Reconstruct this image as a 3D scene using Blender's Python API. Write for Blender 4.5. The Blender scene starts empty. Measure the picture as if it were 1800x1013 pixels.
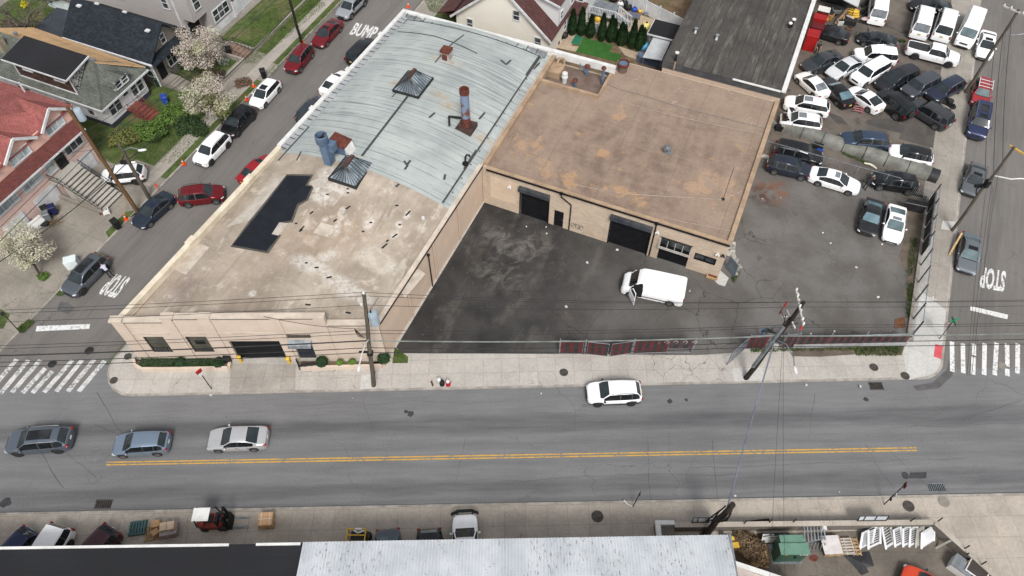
import bpy,math,random
from mathutils import Vector,Matrix,noise as mnoise
R=math.radians
PI=math.pi
rnd=random.Random(7)
scene=bpy.context.scene
COL=scene.collection
CAMH,TILT,ROLL,FPX,PCX,PCY=54.0,R(54.05),R(.28),1308.0,900.0,506.5
FW=Vector((0,math.cos(TILT),-math.sin(TILT)))
UP0=Vector((0,math.sin(TILT),math.cos(TILT)))
RT0=Vector((1,0,0))
RT=RT0*math.cos(ROLL)+UP0*math.sin(ROLL)
UP=UP0*math.cos(ROLL)-RT0*math.sin(ROLL)
CAMP=Vector((0,0,CAMH))
def P(x,y,z=0.0):
 "survey: the ground-plan point that the photo shows at pixel x,y, for a known height z"
 d=FW+RT*((x-PCX)/FPX)-UP*((y-PCY)/FPX)
 return CAMP+d*((z-CAMH)/d.z)
GA=R(23.15)
GE=Vector((math.cos(GA),-math.sin(GA),0));GD=Vector((math.sin(GA),math.cos(GA),0))
GROT=-GA
def G(e,d,z=0.0):
 "street grid: e across the side streets, d along them"
 return GE*e+GD*d+Vector((0,0,z))
def gof(x,y,z=0.0):
 p=P(x,y,z);return(p.dot(GE),p.dot(GD))
class MB:
 def __init__(s):s.v=[];s.f=[];s.m=[]
 def add(s,vs,fs,m=0):
  o=len(s.v);s.v+=[tuple(v)for v in vs]
  for f in fs:s.f.append(tuple(i+o for i in f));s.m.append(m)
  return s
 def poly(s,pts,m=0):return s.add(pts,[tuple(range(len(pts)))],m)
 def hexa(s,b,t,m=0):
  n=len(b)
  fs=[tuple(range(n))[::-1],tuple(range(n,2*n))]
  fs+=[(i,(i+1)%n,n+(i+1)%n,n+i)for i in range(n)]
  return s.add(list(b)+list(t),fs,m)
 def prism(s,pts,z0,z1,m=0):
  pts=[Vector((p[0],p[1],0))for p in pts]
  a=sum(pts[i].x*pts[(i+1)%len(pts)].y-pts[(i+1)%len(pts)].x*pts[i].y for i in range(len(pts)))
  if a<0:pts=pts[::-1]
  return s.hexa([(p.x,p.y,z0)for p in pts],[(p.x,p.y,z1)for p in pts],m)
 def gbox(s,e0,e1,d0,d1,z0,z1,m=0):
  return s.prism([G(e0,d0),G(e1,d0),G(e1,d1),G(e0,d1)],z0,z1,m)
 def box(s,c,sz,rz=0.0,m=0,ry=0.0,rx=0.0):
  M=Matrix.Translation(c)@Matrix.Rotation(rz,4,'Z')@Matrix.Rotation(ry,4,'Y')@Matrix.Rotation(rx,4,'X')
  x,y,z=sz[0]/2,sz[1]/2,sz[2]/2
  b=[M@Vector(p)for p in((-x,-y,-z),(x,-y,-z),(x,y,-z),(-x,y,-z))]
  t=[M@Vector(p)for p in((-x,-y,z),(x,-y,z),(x,y,z),(-x,y,z))]
  return s.hexa(b,t,m)
 def bar(s,a,b,w,h=None,m=0):
  "square bar from a to b, w wide (level) and h deep"
  a,b=Vector(a),Vector(b);h=h or w;d=(b-a)
  if d.length<1e-6:return s
  d.normalize();sd=d.cross(Vector((0,0,1)))
  if sd.length<1e-3:sd=Vector((1,0,0))
  sd.normalize();u=sd.cross(d)
  q=[(-1,-1),(1,-1),(1,1),(-1,1)]
  return s.hexa([a+sd*(i*w/2)+u*(j*h/2)for i,j in q],[b+sd*(i*w/2)+u*(j*h/2)for i,j in q],m)
 def cyl(s,a,b,r0,r1=None,n=12,m=0):
  r1=r0 if r1 is None else r1
  return s.tube([a,b],[r0,r1],n,m)
 def tube(s,pts,r,n=6,m=0,caps=True):
  pts=[Vector(p)for p in pts];k=len(pts)
  rs=r if isinstance(r,(list,tuple))else[r]*k
  vs=[];fs=[];pu=None
  for i,p in enumerate(pts):
   d=(pts[min(i+1,k-1)]-pts[max(i-1,0)]).normalized()
   if pu is None:pu=d.orthogonal().normalized()
   u=(pu-d*pu.dot(d));u=u.normalized()if u.length>1e-6 else d.orthogonal().normalized();pu=u
   w=d.cross(u)
   for j in range(n):
    t=2*PI*j/n;vs.append(p+(u*math.cos(t)+w*math.sin(t))*rs[i])
  for i in range(k-1):
   for j in range(n):
    fs.append((i*n+j,i*n+(j+1)%n,(i+1)*n+(j+1)%n,(i+1)*n+j))
  if caps:fs+=[tuple(range(n))[::-1],tuple(range((k-1)*n,k*n))]
  return s.add(vs,fs,m)
 def lathe(s,c,prof,n=16,m=0,axis='Z',rz=0.0):
  "prof: list of (radius, height)"
  M=Matrix.Translation(c)@Matrix.Rotation(rz,4,'Z')
  if axis=='Y':M=M@Matrix.Rotation(-PI/2,4,'X')
  vs=[];fs=[]
  for r_,h in prof:
   for j in range(n):
    t=2*PI*j/n;vs.append(M@Vector((r_*math.cos(t),r_*math.sin(t),h)))
  for i in range(len(prof)-1):
   for j in range(n):fs.append((i*n+j,i*n+(j+1)%n,(i+1)*n+(j+1)%n,(i+1)*n+j))
  fs+=[tuple(range(n))[::-1],tuple(range((len(prof)-1)*n,len(prof)*n))]
  return s.add(vs,fs,m)
 def ell(s,c,r,n=12,k=7,m=0,rz=0.0,jit=0.0,lo=-1.0):
  prof=[]
  M=Matrix.Translation(c)@Matrix.Rotation(rz,4,'Z')
  vs=[];fs=[]
  for i in range(k):
   t=-PI/2+PI*i/(k-1)
   for j in range(n):
    a=2*PI*j/n;g=1+jit*(rnd.random()-.5)
    vs.append(M@Vector((r[0]*math.cos(t)*math.cos(a)*g,r[1]*math.cos(t)*math.sin(a)*g,r[2]*max(lo,math.sin(t))*g)))
  for i in range(k-1):
   for j in range(n):fs.append((i*n+j,i*n+(j+1)%n,(i+1)*n+(j+1)%n,(i+1)*n+j))
  return s.add(vs,fs,m)
 def build(s,name,mats,parent=None,local=False,smooth=None,bevel=0):
  me=bpy.data.meshes.new(name)
  vs=s.v
  if parent is not None and not local:
   L=wloc(parent);vs=[(v[0]-L.x,v[1]-L.y,v[2]-L.z)for v in vs]
  me.from_pydata(vs,[],s.f)
  mats=mats if isinstance(mats,(list,tuple))else[mats]
  for m in mats:me.materials.append(m)
  if len(mats)>1:me.polygons.foreach_set('material_index',s.m)
  me.update()
  if smooth is not None:
   me.polygons.foreach_set('use_smooth',[True]*len(me.polygons))
   if smooth<180:me.set_sharp_from_angle(angle=R(smooth))
  o=bpy.data.objects.new(name,me);COL.objects.link(o)
  if parent is not None:o.parent=parent
  if bevel:
   b=o.modifiers.new('bevel','BEVEL');b.width=bevel;b.segments=1;b.limit_method='ANGLE'
  return o
def wloc(o):
 L=Vector(o.location)
 while o.parent is not None:o=o.parent;L=L+Vector(o.location)
 return L
def tag(o,label,cat,group=None,kind=None):
 if label:o['label']=label
 if cat:o['category']=cat
 if group:o['group']=group
 if kind:o['kind']=kind
 return o
def thing(name,label,cat,loc=(0,0,0),rz=0.0,group=None):
 o=bpy.data.objects.new(name,None);o.empty_display_size=.3;COL.objects.link(o)
 o.location=loc;o.rotation_euler=(0,0,rz)
 return tag(o,label,cat,group)
def struct(o):o['kind']='structure';return o
def dup(root,loc=None,rz=None,label=None,group=None):
 c=root.copy();COL.objects.link(c)
 if loc is not None:c.location=loc
 if rz is not None:c.rotation_euler=(0,0,rz)
 if label:c['label']=label
 if group:c['group']=group
 def rec(o,p):
  for ch in list(o.children):
   k=ch.copy();COL.objects.link(k);k.parent=p;rec(ch,k)
 rec(root,c)
 return c
def catenary(a,b,sag,n=14):
 a,b=Vector(a),Vector(b)
 return[a.lerp(b,i/n)-Vector((0,0,sag*4*(i/n)*(1-i/n)))for i in range(n+1)]
def text_mesh(body,bold=.03):
 cu=bpy.data.curves.new('lettering','FONT');cu.body=body;cu.offset=bold;cu.resolution_u=3
 ob=bpy.data.objects.new('lettering',cu);COL.objects.link(ob)
 bpy.context.view_layer.update()
 dg=bpy.context.evaluated_depsgraph_get()
 me=bpy.data.meshes.new_from_object(ob.evaluated_get(dg))
 vs=[v.co.copy()for v in me.vertices];fs=[tuple(p.vertices)for p in me.polygons]
 bpy.data.objects.remove(ob);bpy.data.meshes.remove(me);bpy.data.curves.remove(cu)
 x0=min(v.x for v in vs);x1=max(v.x for v in vs);y0=min(v.y for v in vs);y1=max(v.y for v in vs)
 return[((v.x-x0)/(x1-x0),(v.y-y0)/(y1-y0))for v in vs],fs
def put_text(mb,body,o,xe,ye,bold=.03,m=0,lift=(0,0,0)):
 "lay text so that its box has corner o, baseline end xe and top-left ye (three 3-D points)"
 o,xe,ye=Vector(o),Vector(xe),Vector(ye)
 vs,fs=text_mesh(body,bold)
 mb.add([o+(xe-o)*u+(ye-o)*v+Vector(lift)for u,v in vs],fs,m)
def S(r,g,b,k=1.0):
 f=lambda c:((c/255+.055)/1.055)**2.4 if c>10 else c/255/12.92
 return(f(r)*k,f(g)*k,f(b)*k,1)
KX=1/1.28
def C(r,g,b):return S(r,g,b,KX)
class NT:
 def __init__(s,name):
  s.mat=bpy.data.materials.new(name);s.mat.use_nodes=True
  s.t=s.mat.node_tree;s.N=s.t.nodes;s.L=s.t.links
  s.b=s.N['Principled BSDF'];s._pos=None
 def n(s,typ,**kw):
  x=s.N.new(typ)
  for k,v in kw.items():setattr(x,k,v)
  return x
 def lk(s,a,b):s.L.new(a,b)
 def pos(s,rot=0.0,sc=(1,1,1),world=True):
  if world:src=s.n('ShaderNodeNewGeometry').outputs['Position']
  else:src=s.n('ShaderNodeTexCoord').outputs['Object']
  for k,v in(('Rotation',(0,0,rot)),('Scale',sc)):
   if k=='Scale' and tuple(v)==(1,1,1):continue
   m=s.n('ShaderNodeMapping');m.inputs[k].default_value=v;s.lk(src,m.inputs['Vector']);src=m.outputs['Vector']
  return src
 def noise(s,vec,scale,det=4,rough=.6,dist=0.0,lac=2.0):
  x=s.n('ShaderNodeTexNoise');x.inputs['Scale'].default_value=scale;x.inputs['Detail'].default_value=det
  x.inputs['Roughness'].default_value=rough;x.inputs['Distortion'].default_value=dist
  s.lk(vec,x.inputs['Vector']);return x.outputs['Fac']
 def ramp(s,fac,lo,hi,a=0.0,b=1.0,smooth=True):
  x=s.n('ShaderNodeMapRange');x.interpolation_type='SMOOTHSTEP' if smooth else 'LINEAR'
  for i,v in zip(('From Min','From Max','To Min','To Max'),(lo,hi,a,b)):x.inputs[i].default_value=v
  s.lk(fac,x.inputs['Value']);return x.outputs['Result']
 def mth(s,op,a,b=None,clamp=False):
  x=s.n('ShaderNodeMath',operation=op);x.use_clamp=clamp
  for i,v in enumerate((a,b)):
   if v is None:continue
   if isinstance(v,(int,float)):x.inputs[i].default_value=v
   else:s.lk(v,x.inputs[i])
  return x.outputs[0]
 def mix(s,fac,a,b,mode='MIX'):
  x=s.n('ShaderNodeMix',data_type='RGBA',blend_type=mode)
  for k,v in((0,fac),(6,a),(7,b)):
   if isinstance(v,(int,float)):x.inputs[k].default_value=v
   elif isinstance(v,tuple):x.inputs[k].default_value=v
   else:s.lk(v,x.inputs[k])
  return x.outputs[2]
 def sep(s,vec):
  x=s.n('ShaderNodeSeparateXYZ');s.lk(vec,x.inputs[0]);return x.outputs
 def voro(s,vec,scale,feat='DISTANCE_TO_EDGE',out='Distance'):
  x=s.n('ShaderNodeTexVoronoi');x.feature=feat;x.inputs['Scale'].default_value=scale
  s.lk(vec,x.inputs['Vector']);return x.outputs[out]
 def warp(s,vec,scale,amt):
  x=s.n('ShaderNodeTexNoise');x.inputs['Scale'].default_value=scale;x.inputs['Detail'].default_value=5;s.lk(vec,x.inputs['Vector'])
  a=s.n('ShaderNodeVectorMath',operation='SCALE');a.inputs['Scale'].default_value=amt;s.lk(x.outputs['Color'],a.inputs[0])
  b=s.n('ShaderNodeVectorMath',operation='ADD');s.lk(vec,b.inputs[0]);s.lk(a.outputs[0],b.inputs[1]);return b.outputs[0]
 def cracks(s,vec,scale,width,mask_scale=.12,lo=.5,hi=.62):
  d=s.voro(s.warp(vec,1.1,.9),scale)
  c=s.ramp(d,width*.3,width,1,0)
  return s.mth('MULTIPLY',c,s.ramp(s.noise(vec,mask_scale,3),lo,hi))
 def near(s,x,y,r,z=0.0,k=.2,sx=1.0,rot=0.0):
  "soft round mask about the surveyed point x,y"
  p=P(x,y,z);q=Matrix.Rotation(rot,3,'Z')@Vector((p.x*1.0,p.y*1.0,0));v=s.pos(rot,(1,1,0))
  a=s.n('ShaderNodeVectorMath',operation='SUBTRACT');s.lk(v,a.inputs[0]);a.inputs[1].default_value=(q.x,q.y,0)
  b=s.n('ShaderNodeVectorMath',operation='MULTIPLY');s.lk(a.outputs[0],b.inputs[0]);b.inputs[1].default_value=(sx,1,0)
  d=s.n('ShaderNodeVectorMath',operation='LENGTH');s.lk(b.outputs[0],d.inputs[0]);return s.ramp(d.outputs['Value'],r*k,r,1,0)
 def bump(s,h,strength=.3,dist=.02):
  x=s.n('ShaderNodeBump');x.inputs['Strength'].default_value=strength;x.inputs['Distance'].default_value=dist
  s.lk(h,x.inputs['Height']);s.lk(x.outputs[0],s.b.inputs['Normal'])
 def done(s,col=None,rough=.85,metal=0.0,spec=.4,coat=0.0):
  if col is not None:
   if isinstance(col,tuple):s.b.inputs['Base Color'].default_value=col
   else:s.lk(col,s.b.inputs['Base Color'])
  if isinstance(rough,(int,float)):s.b.inputs['Roughness'].default_value=rough
  else:s.lk(rough,s.b.inputs['Roughness'])
  s.b.inputs['Metallic'].default_value=metal;s.b.inputs['Specular IOR Level'].default_value=spec
  if coat:s.b.inputs['Coat Weight'].default_value=coat;s.b.inputs['Coat Roughness'].default_value=.06
  return s.mat
MC={}
def mat(name,c1,c2=None,scale=1.5,rough=.8,metal=0.0,fine=0.0,spec=.4,coat=0.0,lo=.35,hi=.65,bumpy=0.0,fscale=14):
 "plain worn surface: two tones mixed by noise plus fine grain"
 if name in MC:return MC[name]
 t=NT(name);v=t.pos(world=False)
 c2=c2 or tuple(x*.82 for x in c1[:3])+(1,)
 col=t.mix(t.ramp(t.noise(v,scale,6),lo,hi),c1,c2)
 if fine:
  g=t.ramp(t.noise(v,fscale,3),.25,.75,1-fine,1+fine)
  col=t.mix(1.0,col,g,'MULTIPLY')
 if bumpy:t.bump(t.noise(v,fscale,4),bumpy,.02)
 MC[name]=t.done(col,rough,metal,spec,coat);return MC[name]
def m_road(name,base,dark,bands=None,rot=0.0):
 t=NT(name);v=t.pos()
 big=t.ramp(t.noise(v,.09,4),.35,.65)
 col=t.mix(big,base,tuple(x*.86 for x in base[:3])+(1,))
 if bands:
  vr=t.pos(rot);xyz=t.sep(vr)
  wob=t.mth('MULTIPLY',t.mth('SUBTRACT',t.noise(t.pos(rot,(.08,.5,1)),1.0,4),.5),1.6)
  y=t.mth('ADD',xyz[1],wob)
  for yc,w,k in bands:
   b=t.ramp(t.mth('ABSOLUTE',t.mth('SUBTRACT',y,yc)),w*.25,w,k,0)
   b=t.mth('MULTIPLY',b,t.ramp(t.noise(t.pos(rot,(.12,.9,1)),1.3,4),.25,.7,.45,1))
   col=t.mix(b,col,dark)
 gr=t.ramp(t.noise(v,9,3,.8),.25,.75,.86,1.13)
 col=t.mix(1.0,col,gr,'MULTIPLY')
 streak=t.ramp(t.noise(t.pos(rot,(.25,3.2,1)),1.0,4),.3,.7,.93,1.06)
 col=t.mix(1.0,col,streak,'MULTIPLY')
 cr=t.cracks(v,.16,.004,.05,.45,.6)
 cr2=t.cracks(v,.5,.008,.07,.6,.72)
 col=t.mix(t.mth('MULTIPLY',cr,.4),col,(.02,.02,.02,1))
 col=t.mix(t.mth('MULTIPLY',cr2,.35),col,(.02,.02,.02,1))
 spots=t.ramp(t.noise(v,1.7,2,.5),.74,.8)
 col=t.mix(t.mth('MULTIPLY',spots,.45),col,(.03,.03,.031,1))
 t.bump(t.noise(v,30,3),.15,.01)
 return t.done(col,.86,0,.3)
M_ROAD=m_road('worn_asphalt',C(128,128,129),C(86,86,88),[(25.9,1.1,.8),(24.1,.7,.25),(20.75,.8,.65),(22.6,.5,.2),(19.7,.25,.3)],-R(1.55))
M_SIDE=m_road('side_street_asphalt',C(126,122,118),C(98,96,94),[(45.6,.8,.3),(49.4,.8,.35),(-24.0,.9,.4),(-27.6,.9,.4)],GA-PI/2)
def m_concrete(name,base,joint=(1.5,1.5),rot=0.0,off=(0,0),crack=.5,dirt=.5,jw=.012):
 t=NT(name);v=t.pos();vr=t.pos(rot)
 br=t.n('ShaderNodeTexBrick');br.offset=0;br.inputs['Scale'].default_value=1
 br.inputs['Brick Width'].default_value=joint[0];br.inputs['Row Height'].default_value=joint[1]
 br.inputs['Mortar Size'].default_value=jw;br.inputs['Mortar Smooth'].default_value=.3;br.inputs['Bias'].default_value=0
 br.inputs['Color1'].default_value=(.94,.94,.94,1);br.inputs['Color2'].default_value=(1.04,1.04,1.04,1);br.inputs['Mortar'].default_value=(.55,.55,.55,1)
 ad=t.n('ShaderNodeVectorMath',operation='ADD');ad.inputs[1].default_value=(off[0],off[1],0);t.lk(vr,ad.inputs[0]);t.lk(ad.outputs[0],br.inputs['Vector'])
 col=t.mix(t.ramp(t.noise(v,.35,5),.3,.7),base,tuple(x*(1-.3*dirt)for x in base[:3])+(1,))
 col=t.mix(1.0,col,br.outputs['Color'],'MULTIPLY')
 col=t.mix(1.0,col,t.ramp(t.noise(v,5,5,.75),.25,.75,.86,1.1),'MULTIPLY')
 st=t.ramp(t.noise(v,.8,5,.65),.62,.75)
 col=t.mix(t.mth('MULTIPLY',st,.35*dirt),col,(.12,.11,.1,1))
 if crack:
  col=t.mix(t.mth('MULTIPLY',t.cracks(v,.55,.012,.1,.52,.6),crack),col,(.05,.05,.045,1))
 t.bump(t.noise(v,25,3),.1,.01)
 return t.done(col,.9,0,.25)
M_WALK=m_concrete('pavement_concrete',C(198,192,184),(1.5,1.32),-R(1.6),(0,-.1),.8)
M_WALK_S=m_concrete('warm_pavement_concrete',C(194,184,171),(1.55,1.5),-R(1.5),(0,.3),.5,.7)
M_WALK_G=m_concrete('side_pavement_concrete',C(174,167,157),(1.5,3.0),GA,(0,0),.5,.7)
M_DRIVE=m_concrete('driveway_concrete',C(163,156,145),(3.2,3.2),GA,(0,0),.5,.9)
M_NEWC=m_concrete('new_concrete',C(208,206,201),(1.5,1.5),GA,(0,0),0,.15,.006)
M_KERB=mat('kerb_stone',C(182,176,167),C(150,144,136),1.1,.9,fine=.12)
def m_yard():
 t=NT('yard_asphalt');v=t.pos();g=t.pos(GA);xyz=t.sep(g)
 wob=t.mth('MULTIPLY',t.mth('SUBTRACT',t.noise(v,.25,5),.5),9.0)
 e=t.mth('ADD',xyz[0],wob)
 new=t.ramp(e,-17,4.0,1,0)
 col=t.mix(t.ramp(t.noise(v,.2,5),.35,.65),C(120,117,114),C(100,96,92))
 blk=t.mix(t.ramp(t.noise(v,.35,5),.3,.7),C(48,47,47),C(72,70,68))
 col=t.mix(new,col,blk)
 wear=t.ramp(t.noise(t.pos(GA,(1,.45,1)),.45,6,.65),.53,.72)
 col=t.mix(t.mth('MULTIPLY',t.mth('MULTIPLY',wear,.24),new),col,C(150,143,134))
 tan=t.ramp(t.noise(v,.16,5,.7,.6),.6,.72)
 col=t.mix(t.mth('MULTIPLY',tan,.35),col,C(120,102,84))
 def near(x,y,r):
  p=P(x,y);d=t.n('ShaderNodeVectorMath',operation='DISTANCE');d.inputs[1].default_value=(p.x,p.y,ZPL);t.lk(v,d.inputs[0]);return t.ramp(d.outputs['Value'],r*.25,r,1,0)
 ZPL=.14
 sc=t.ramp(t.noise(t.pos(GA+.3,(1.0,.75,1)),.7,8,.72,.8),.44,.68)
 for(x,y,r,k)in((905,425,4.0,.38),(880,478,3.5,.34),(950,455,4,.2),(830,410,3,.2)):
  col=t.mix(t.mth('MULTIPLY',t.mth('MULTIPLY',near(x,y,r),sc),k),col,C(160,154,146))
 rsn=t.ramp(t.noise(v,.9,6,.7),.4,.6)
 col=t.mix(t.mth('MULTIPLY',t.mth('MULTIPLY',near(1356,338,2.6),rsn),.75),col,C(138,88,62))
 col=t.mix(t.mth('MULTIPLY',t.mth('MULTIPLY',near(1340,345,2.0),rsn),.7),col,C(58,48,44))
 oil=t.ramp(t.noise(v,.9,4),.64,.78)
 col=t.mix(t.mth('MULTIPLY',oil,.5),col,(.025,.024,.023,1))
 col=t.mix(1.0,col,t.ramp(t.noise(v,8,4,.8),.25,.75,.84,1.14),'MULTIPLY')
 col=t.mix(t.mth('MULTIPLY',t.cracks(v,.22,.007,.08,.42,.55),.7),col,(.02,.02,.018,1))
 col=t.mix(t.mth('MULTIPLY',t.cracks(v,.9,.012,.11,.58,.68),.6),col,(.025,.023,.02,1))
 grit=t.ramp(t.noise(v,6,2),.735,.76)
 col=t.mix(t.mth('MULTIPLY',grit,.6),col,C(190,185,178))
 t.bump(t.noise(v,25,4),.25,.012)
 return t.done(col,.87,0,.3)
M_YARD=m_yard()
def m_lot():
 t=NT('tow_lot_asphalt');v=t.pos()
 col=t.mix(t.ramp(t.noise(v,.25,6),.35,.65),C(122,113,104),C(96,90,84))
 col=t.mix(t.ramp(t.noise(v,.55,5),.58,.74),col,C(66,62,59))
 col=t.mix(1.0,col,t.ramp(t.noise(v,8,4,.8),.25,.75,.84,1.14),'MULTIPLY')
 col=t.mix(t.mth('MULTIPLY',t.cracks(v,.3,.008,.1,.45,.58),.6),col,(.03,.028,.025,1))
 return t.done(col,.87,0,.3)
M_LOT=m_lot()
def m_soil(name,a,b,c):
 t=NT(name);v=t.pos()
 col=t.mix(t.ramp(t.noise(v,.9,6),.35,.65),a,b)
 col=t.mix(t.mth('MULTIPLY',t.ramp(t.noise(v,.3,5),.5,.7),.8),col,c)
 col=t.mix(1.0,col,t.ramp(t.noise(v,14,4,.8),.25,.75,.7,1.25),'MULTIPLY')
 t.bump(t.noise(v,12,5,.8),.6,.05)
 return t.done(col,.95,0,.15)
M_GRASS=m_soil('lawn',S(84,98,54),S(62,76,42),S(118,106,82))
M_DIRT=m_soil('bare_soil',S(120,104,84),S(96,80,62),S(78,92,52))
M_DUST=m_soil('dusty_soil',C(124,112,100),C(100,90,80),C(112,104,94))
M_TURF=m_soil('artificial_turf',S(58,100,46),S(50,90,40),S(66,106,52))
M_TURF2=mat('teal_turf',S(40,110,84),S(36,100,76),2,.95,fine=.2)
M_TAN=m_concrete('tan_paving',C(196,176,152),(.6,.6),GA,(0,0),0,.4)
def m_paint(name,col,wear=.52,under=C(118,119,121)):
 t=NT(name);v=t.pos()
 w=t.ramp(t.noise(v,4.5,6,.75),wear,wear+.08)
 w2=t.mth('MULTIPLY',t.ramp(t.noise(v,.9,4),.3,.7),w)
 c=t.mix(w2,col,under)
 c=t.mix(1.0,c,t.ramp(t.noise(v,12,3),.25,.75,.9,1.06),'MULTIPLY')
 return t.done(c,.7,0,.4)
M_WHITE_P=m_paint('white_road_paint',C(238,238,236),.5)
M_WHITE_F=m_paint('faded_white_road_paint',C(226,226,224),.44)
M_YELLOW_P=m_paint('yellow_road_paint',C(222,172,66),.45,C(132,126,112))
M_PATCH=mat('fresh_asphalt_patch',C(58,59,62),C(70,71,73),2,.9,fine=.15)
M_PATCH2=mat('old_asphalt_patch',C(104,103,102),C(90,89,88),1.2,.9,fine=.15)
M_TACT=mat('red_tactile_paving',C(222,96,104),C(205,84,92),3,.8,fine=.1)
M_IRON=mat('cast_iron',C(94,88,82),C(70,66,62),3,.7,.3,fine=.2)
M_IRON_D=mat('dark_iron',C(44,44,46),C(62,60,58),3,.6,.3)
M_BLACK=mat('black_plastic',(.010,.010,.011,1),(.018,.018,.018,1),3,.6,spec=.25)
M_BLACKP=mat('black_paint',(.006,.007,.009,1),(.010,.010,.012,1),1.5,.6,spec=.2)
M_RUBBER=mat('tyre_rubber',(.016,.016,.016,1),(.03,.029,.028,1),6,.85)
M_GALV=mat('galvanised_steel',C(168,174,180),C(140,146,152),4,.45,.6,fine=.1)
M_STEEL=mat('painted_grey_steel',C(150,156,160),C(120,126,130),2,.5,.3)
M_WPAINT=mat('white_paint',C(236,236,234),C(220,219,215),1.3,.5)
M_WVINYL=mat('white_vinyl',C(232,233,234),C(208,210,212),1.0,.45)
M_RUST=mat('rust',C(122,66,52),C(88,48,40),3,.85,.1,fine=.2)
M_REDP=mat('red_paint',C(190,34,36),C(160,26,30),1.5,.5)
M_ORANGE=mat('orange_plastic',C(255,96,40),C(236,78,30),3,.5)
M_YELLOW=mat('yellow_paint',C(238,196,70),C(220,176,52),2,.5)
M_BLUE=mat('blue_plastic',C(44,84,190),C(34,66,160),2,.5)
M_GREENP=mat('green_paint',C(54,92,74),C(44,80,62),1.2,.45)
M_CARD=mat('cardboard',C(206,166,124),C(186,146,104),2,.85,fine=.06)
M_WOODP=mat('pallet_wood',C(190,160,122),C(150,122,90),5,.85,fine=.2)
M_TEALP=mat('weathered_teal_wood',C(88,118,118),C(70,98,100),5,.85,fine=.2)
def m_polewood(name,a,b):
 t=NT(name);v=t.pos(0,(7,7,.5),False)
 c=t.mix(t.ramp(t.noise(v,1.6,6,.7),.3,.7),a,b)
 t.bump(t.noise(v,2,4),.4,.02)
 return t.done(c,.9,0,.2)
M_POLE=m_polewood('weathered_pole_wood',C(116,108,96),C(74,68,60))
M_POLE_B=m_polewood('brown_pole_wood',C(126,98,68),C(90,68,46))
M_POLE_D=m_polewood('dark_pole_wood',C(66,58,52),C(38,34,32))
M_WIRE=mat('cable',(.02,.02,.021,1),(.035,.035,.036,1),1,.6)
M_WIRE_L=mat('grey_cable',C(150,156,150),C(118,124,120),1,.6)
def m_bands(name,base,dark,period,axis,rot=0.0,width=.04,bumps=0.0,mott=.2,world=True,mscale=.6,fine=.1,rough=.75,metal=0.0):
 "surface with parallel joints every `period` metres along an axis"
 t=NT(name);g=t.pos(rot,(1,1,1),world);x=t.sep(g)[axis]
 f=t.mth('FRACT',t.mth('DIVIDE',x,period))
 ln=t.ramp(f,width,width*1.6,1,0,False)
 c=t.mix(t.ramp(t.noise(g,mscale,5),.3,.7),base,tuple(k*(1-mott)for k in base[:3])+(1,))
 c=t.mix(ln,c,dark)
 c=t.mix(1.0,c,t.ramp(t.noise(g,9,4,.7),.25,.75,1-fine,1+fine),'MULTIPLY')
 if bumps:t.bump(f,bumps,.05)
 return t.done(c,rough,metal,.35)
def m_wall(name,base,stain,brick=None,rot=0.0):
 "masonry: optional block courses, weather streaks that run downward"
 t=NT(name);v=t.pos(rot,(1,1,1))
 c=t.mix(t.ramp(t.noise(v,.5,5),.3,.7),base,tuple(k*.9 for k in base[:3])+(1,))
 st=t.ramp(t.noise(t.pos(rot,(1.6,1.6,.14)),1.0,5,.6),.5,.75)
 c=t.mix(t.mth('MULTIPLY',st,.45),c,stain)
 if brick:
  x=t.sep(v)
  cb=t.n('ShaderNodeCombineXYZ');t.lk(t.mth('ADD',x[0],x[1]),cb.inputs[0]);t.lk(x[2],cb.inputs[1])
  br=t.n('ShaderNodeTexBrick');br.inputs['Scale'].default_value=1;br.inputs['Brick Width'].default_value=brick[0];br.inputs['Row Height'].default_value=brick[1]
  br.inputs['Mortar Size'].default_value=.012;br.inputs['Color1'].default_value=(.9,.9,.9,1);br.inputs['Color2'].default_value=(1.05,1.05,1.05,1);br.inputs['Mortar'].default_value=(.72,.72,.72,1)
  t.lk(cb.outputs[0],br.inputs['Vector']);c=t.mix(1.0,c,br.outputs['Color'],'MULTIPLY')
 c=t.mix(1.0,c,t.ramp(t.noise(v,10,4,.7),.25,.75,.93,1.06),'MULTIPLY')
 return t.done(c,.85,0,.3)
M_FACADE=m_wall('painted_stucco',C(226,208,191),C(204,184,167))
M_FACADE2=m_wall('tan_painted_block',C(218,198,176),C(188,166,144),(.4,.2),GA)
M_SIDEWALL=m_wall('peach_stucco',C(230,206,184),C(212,182,158))
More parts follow.
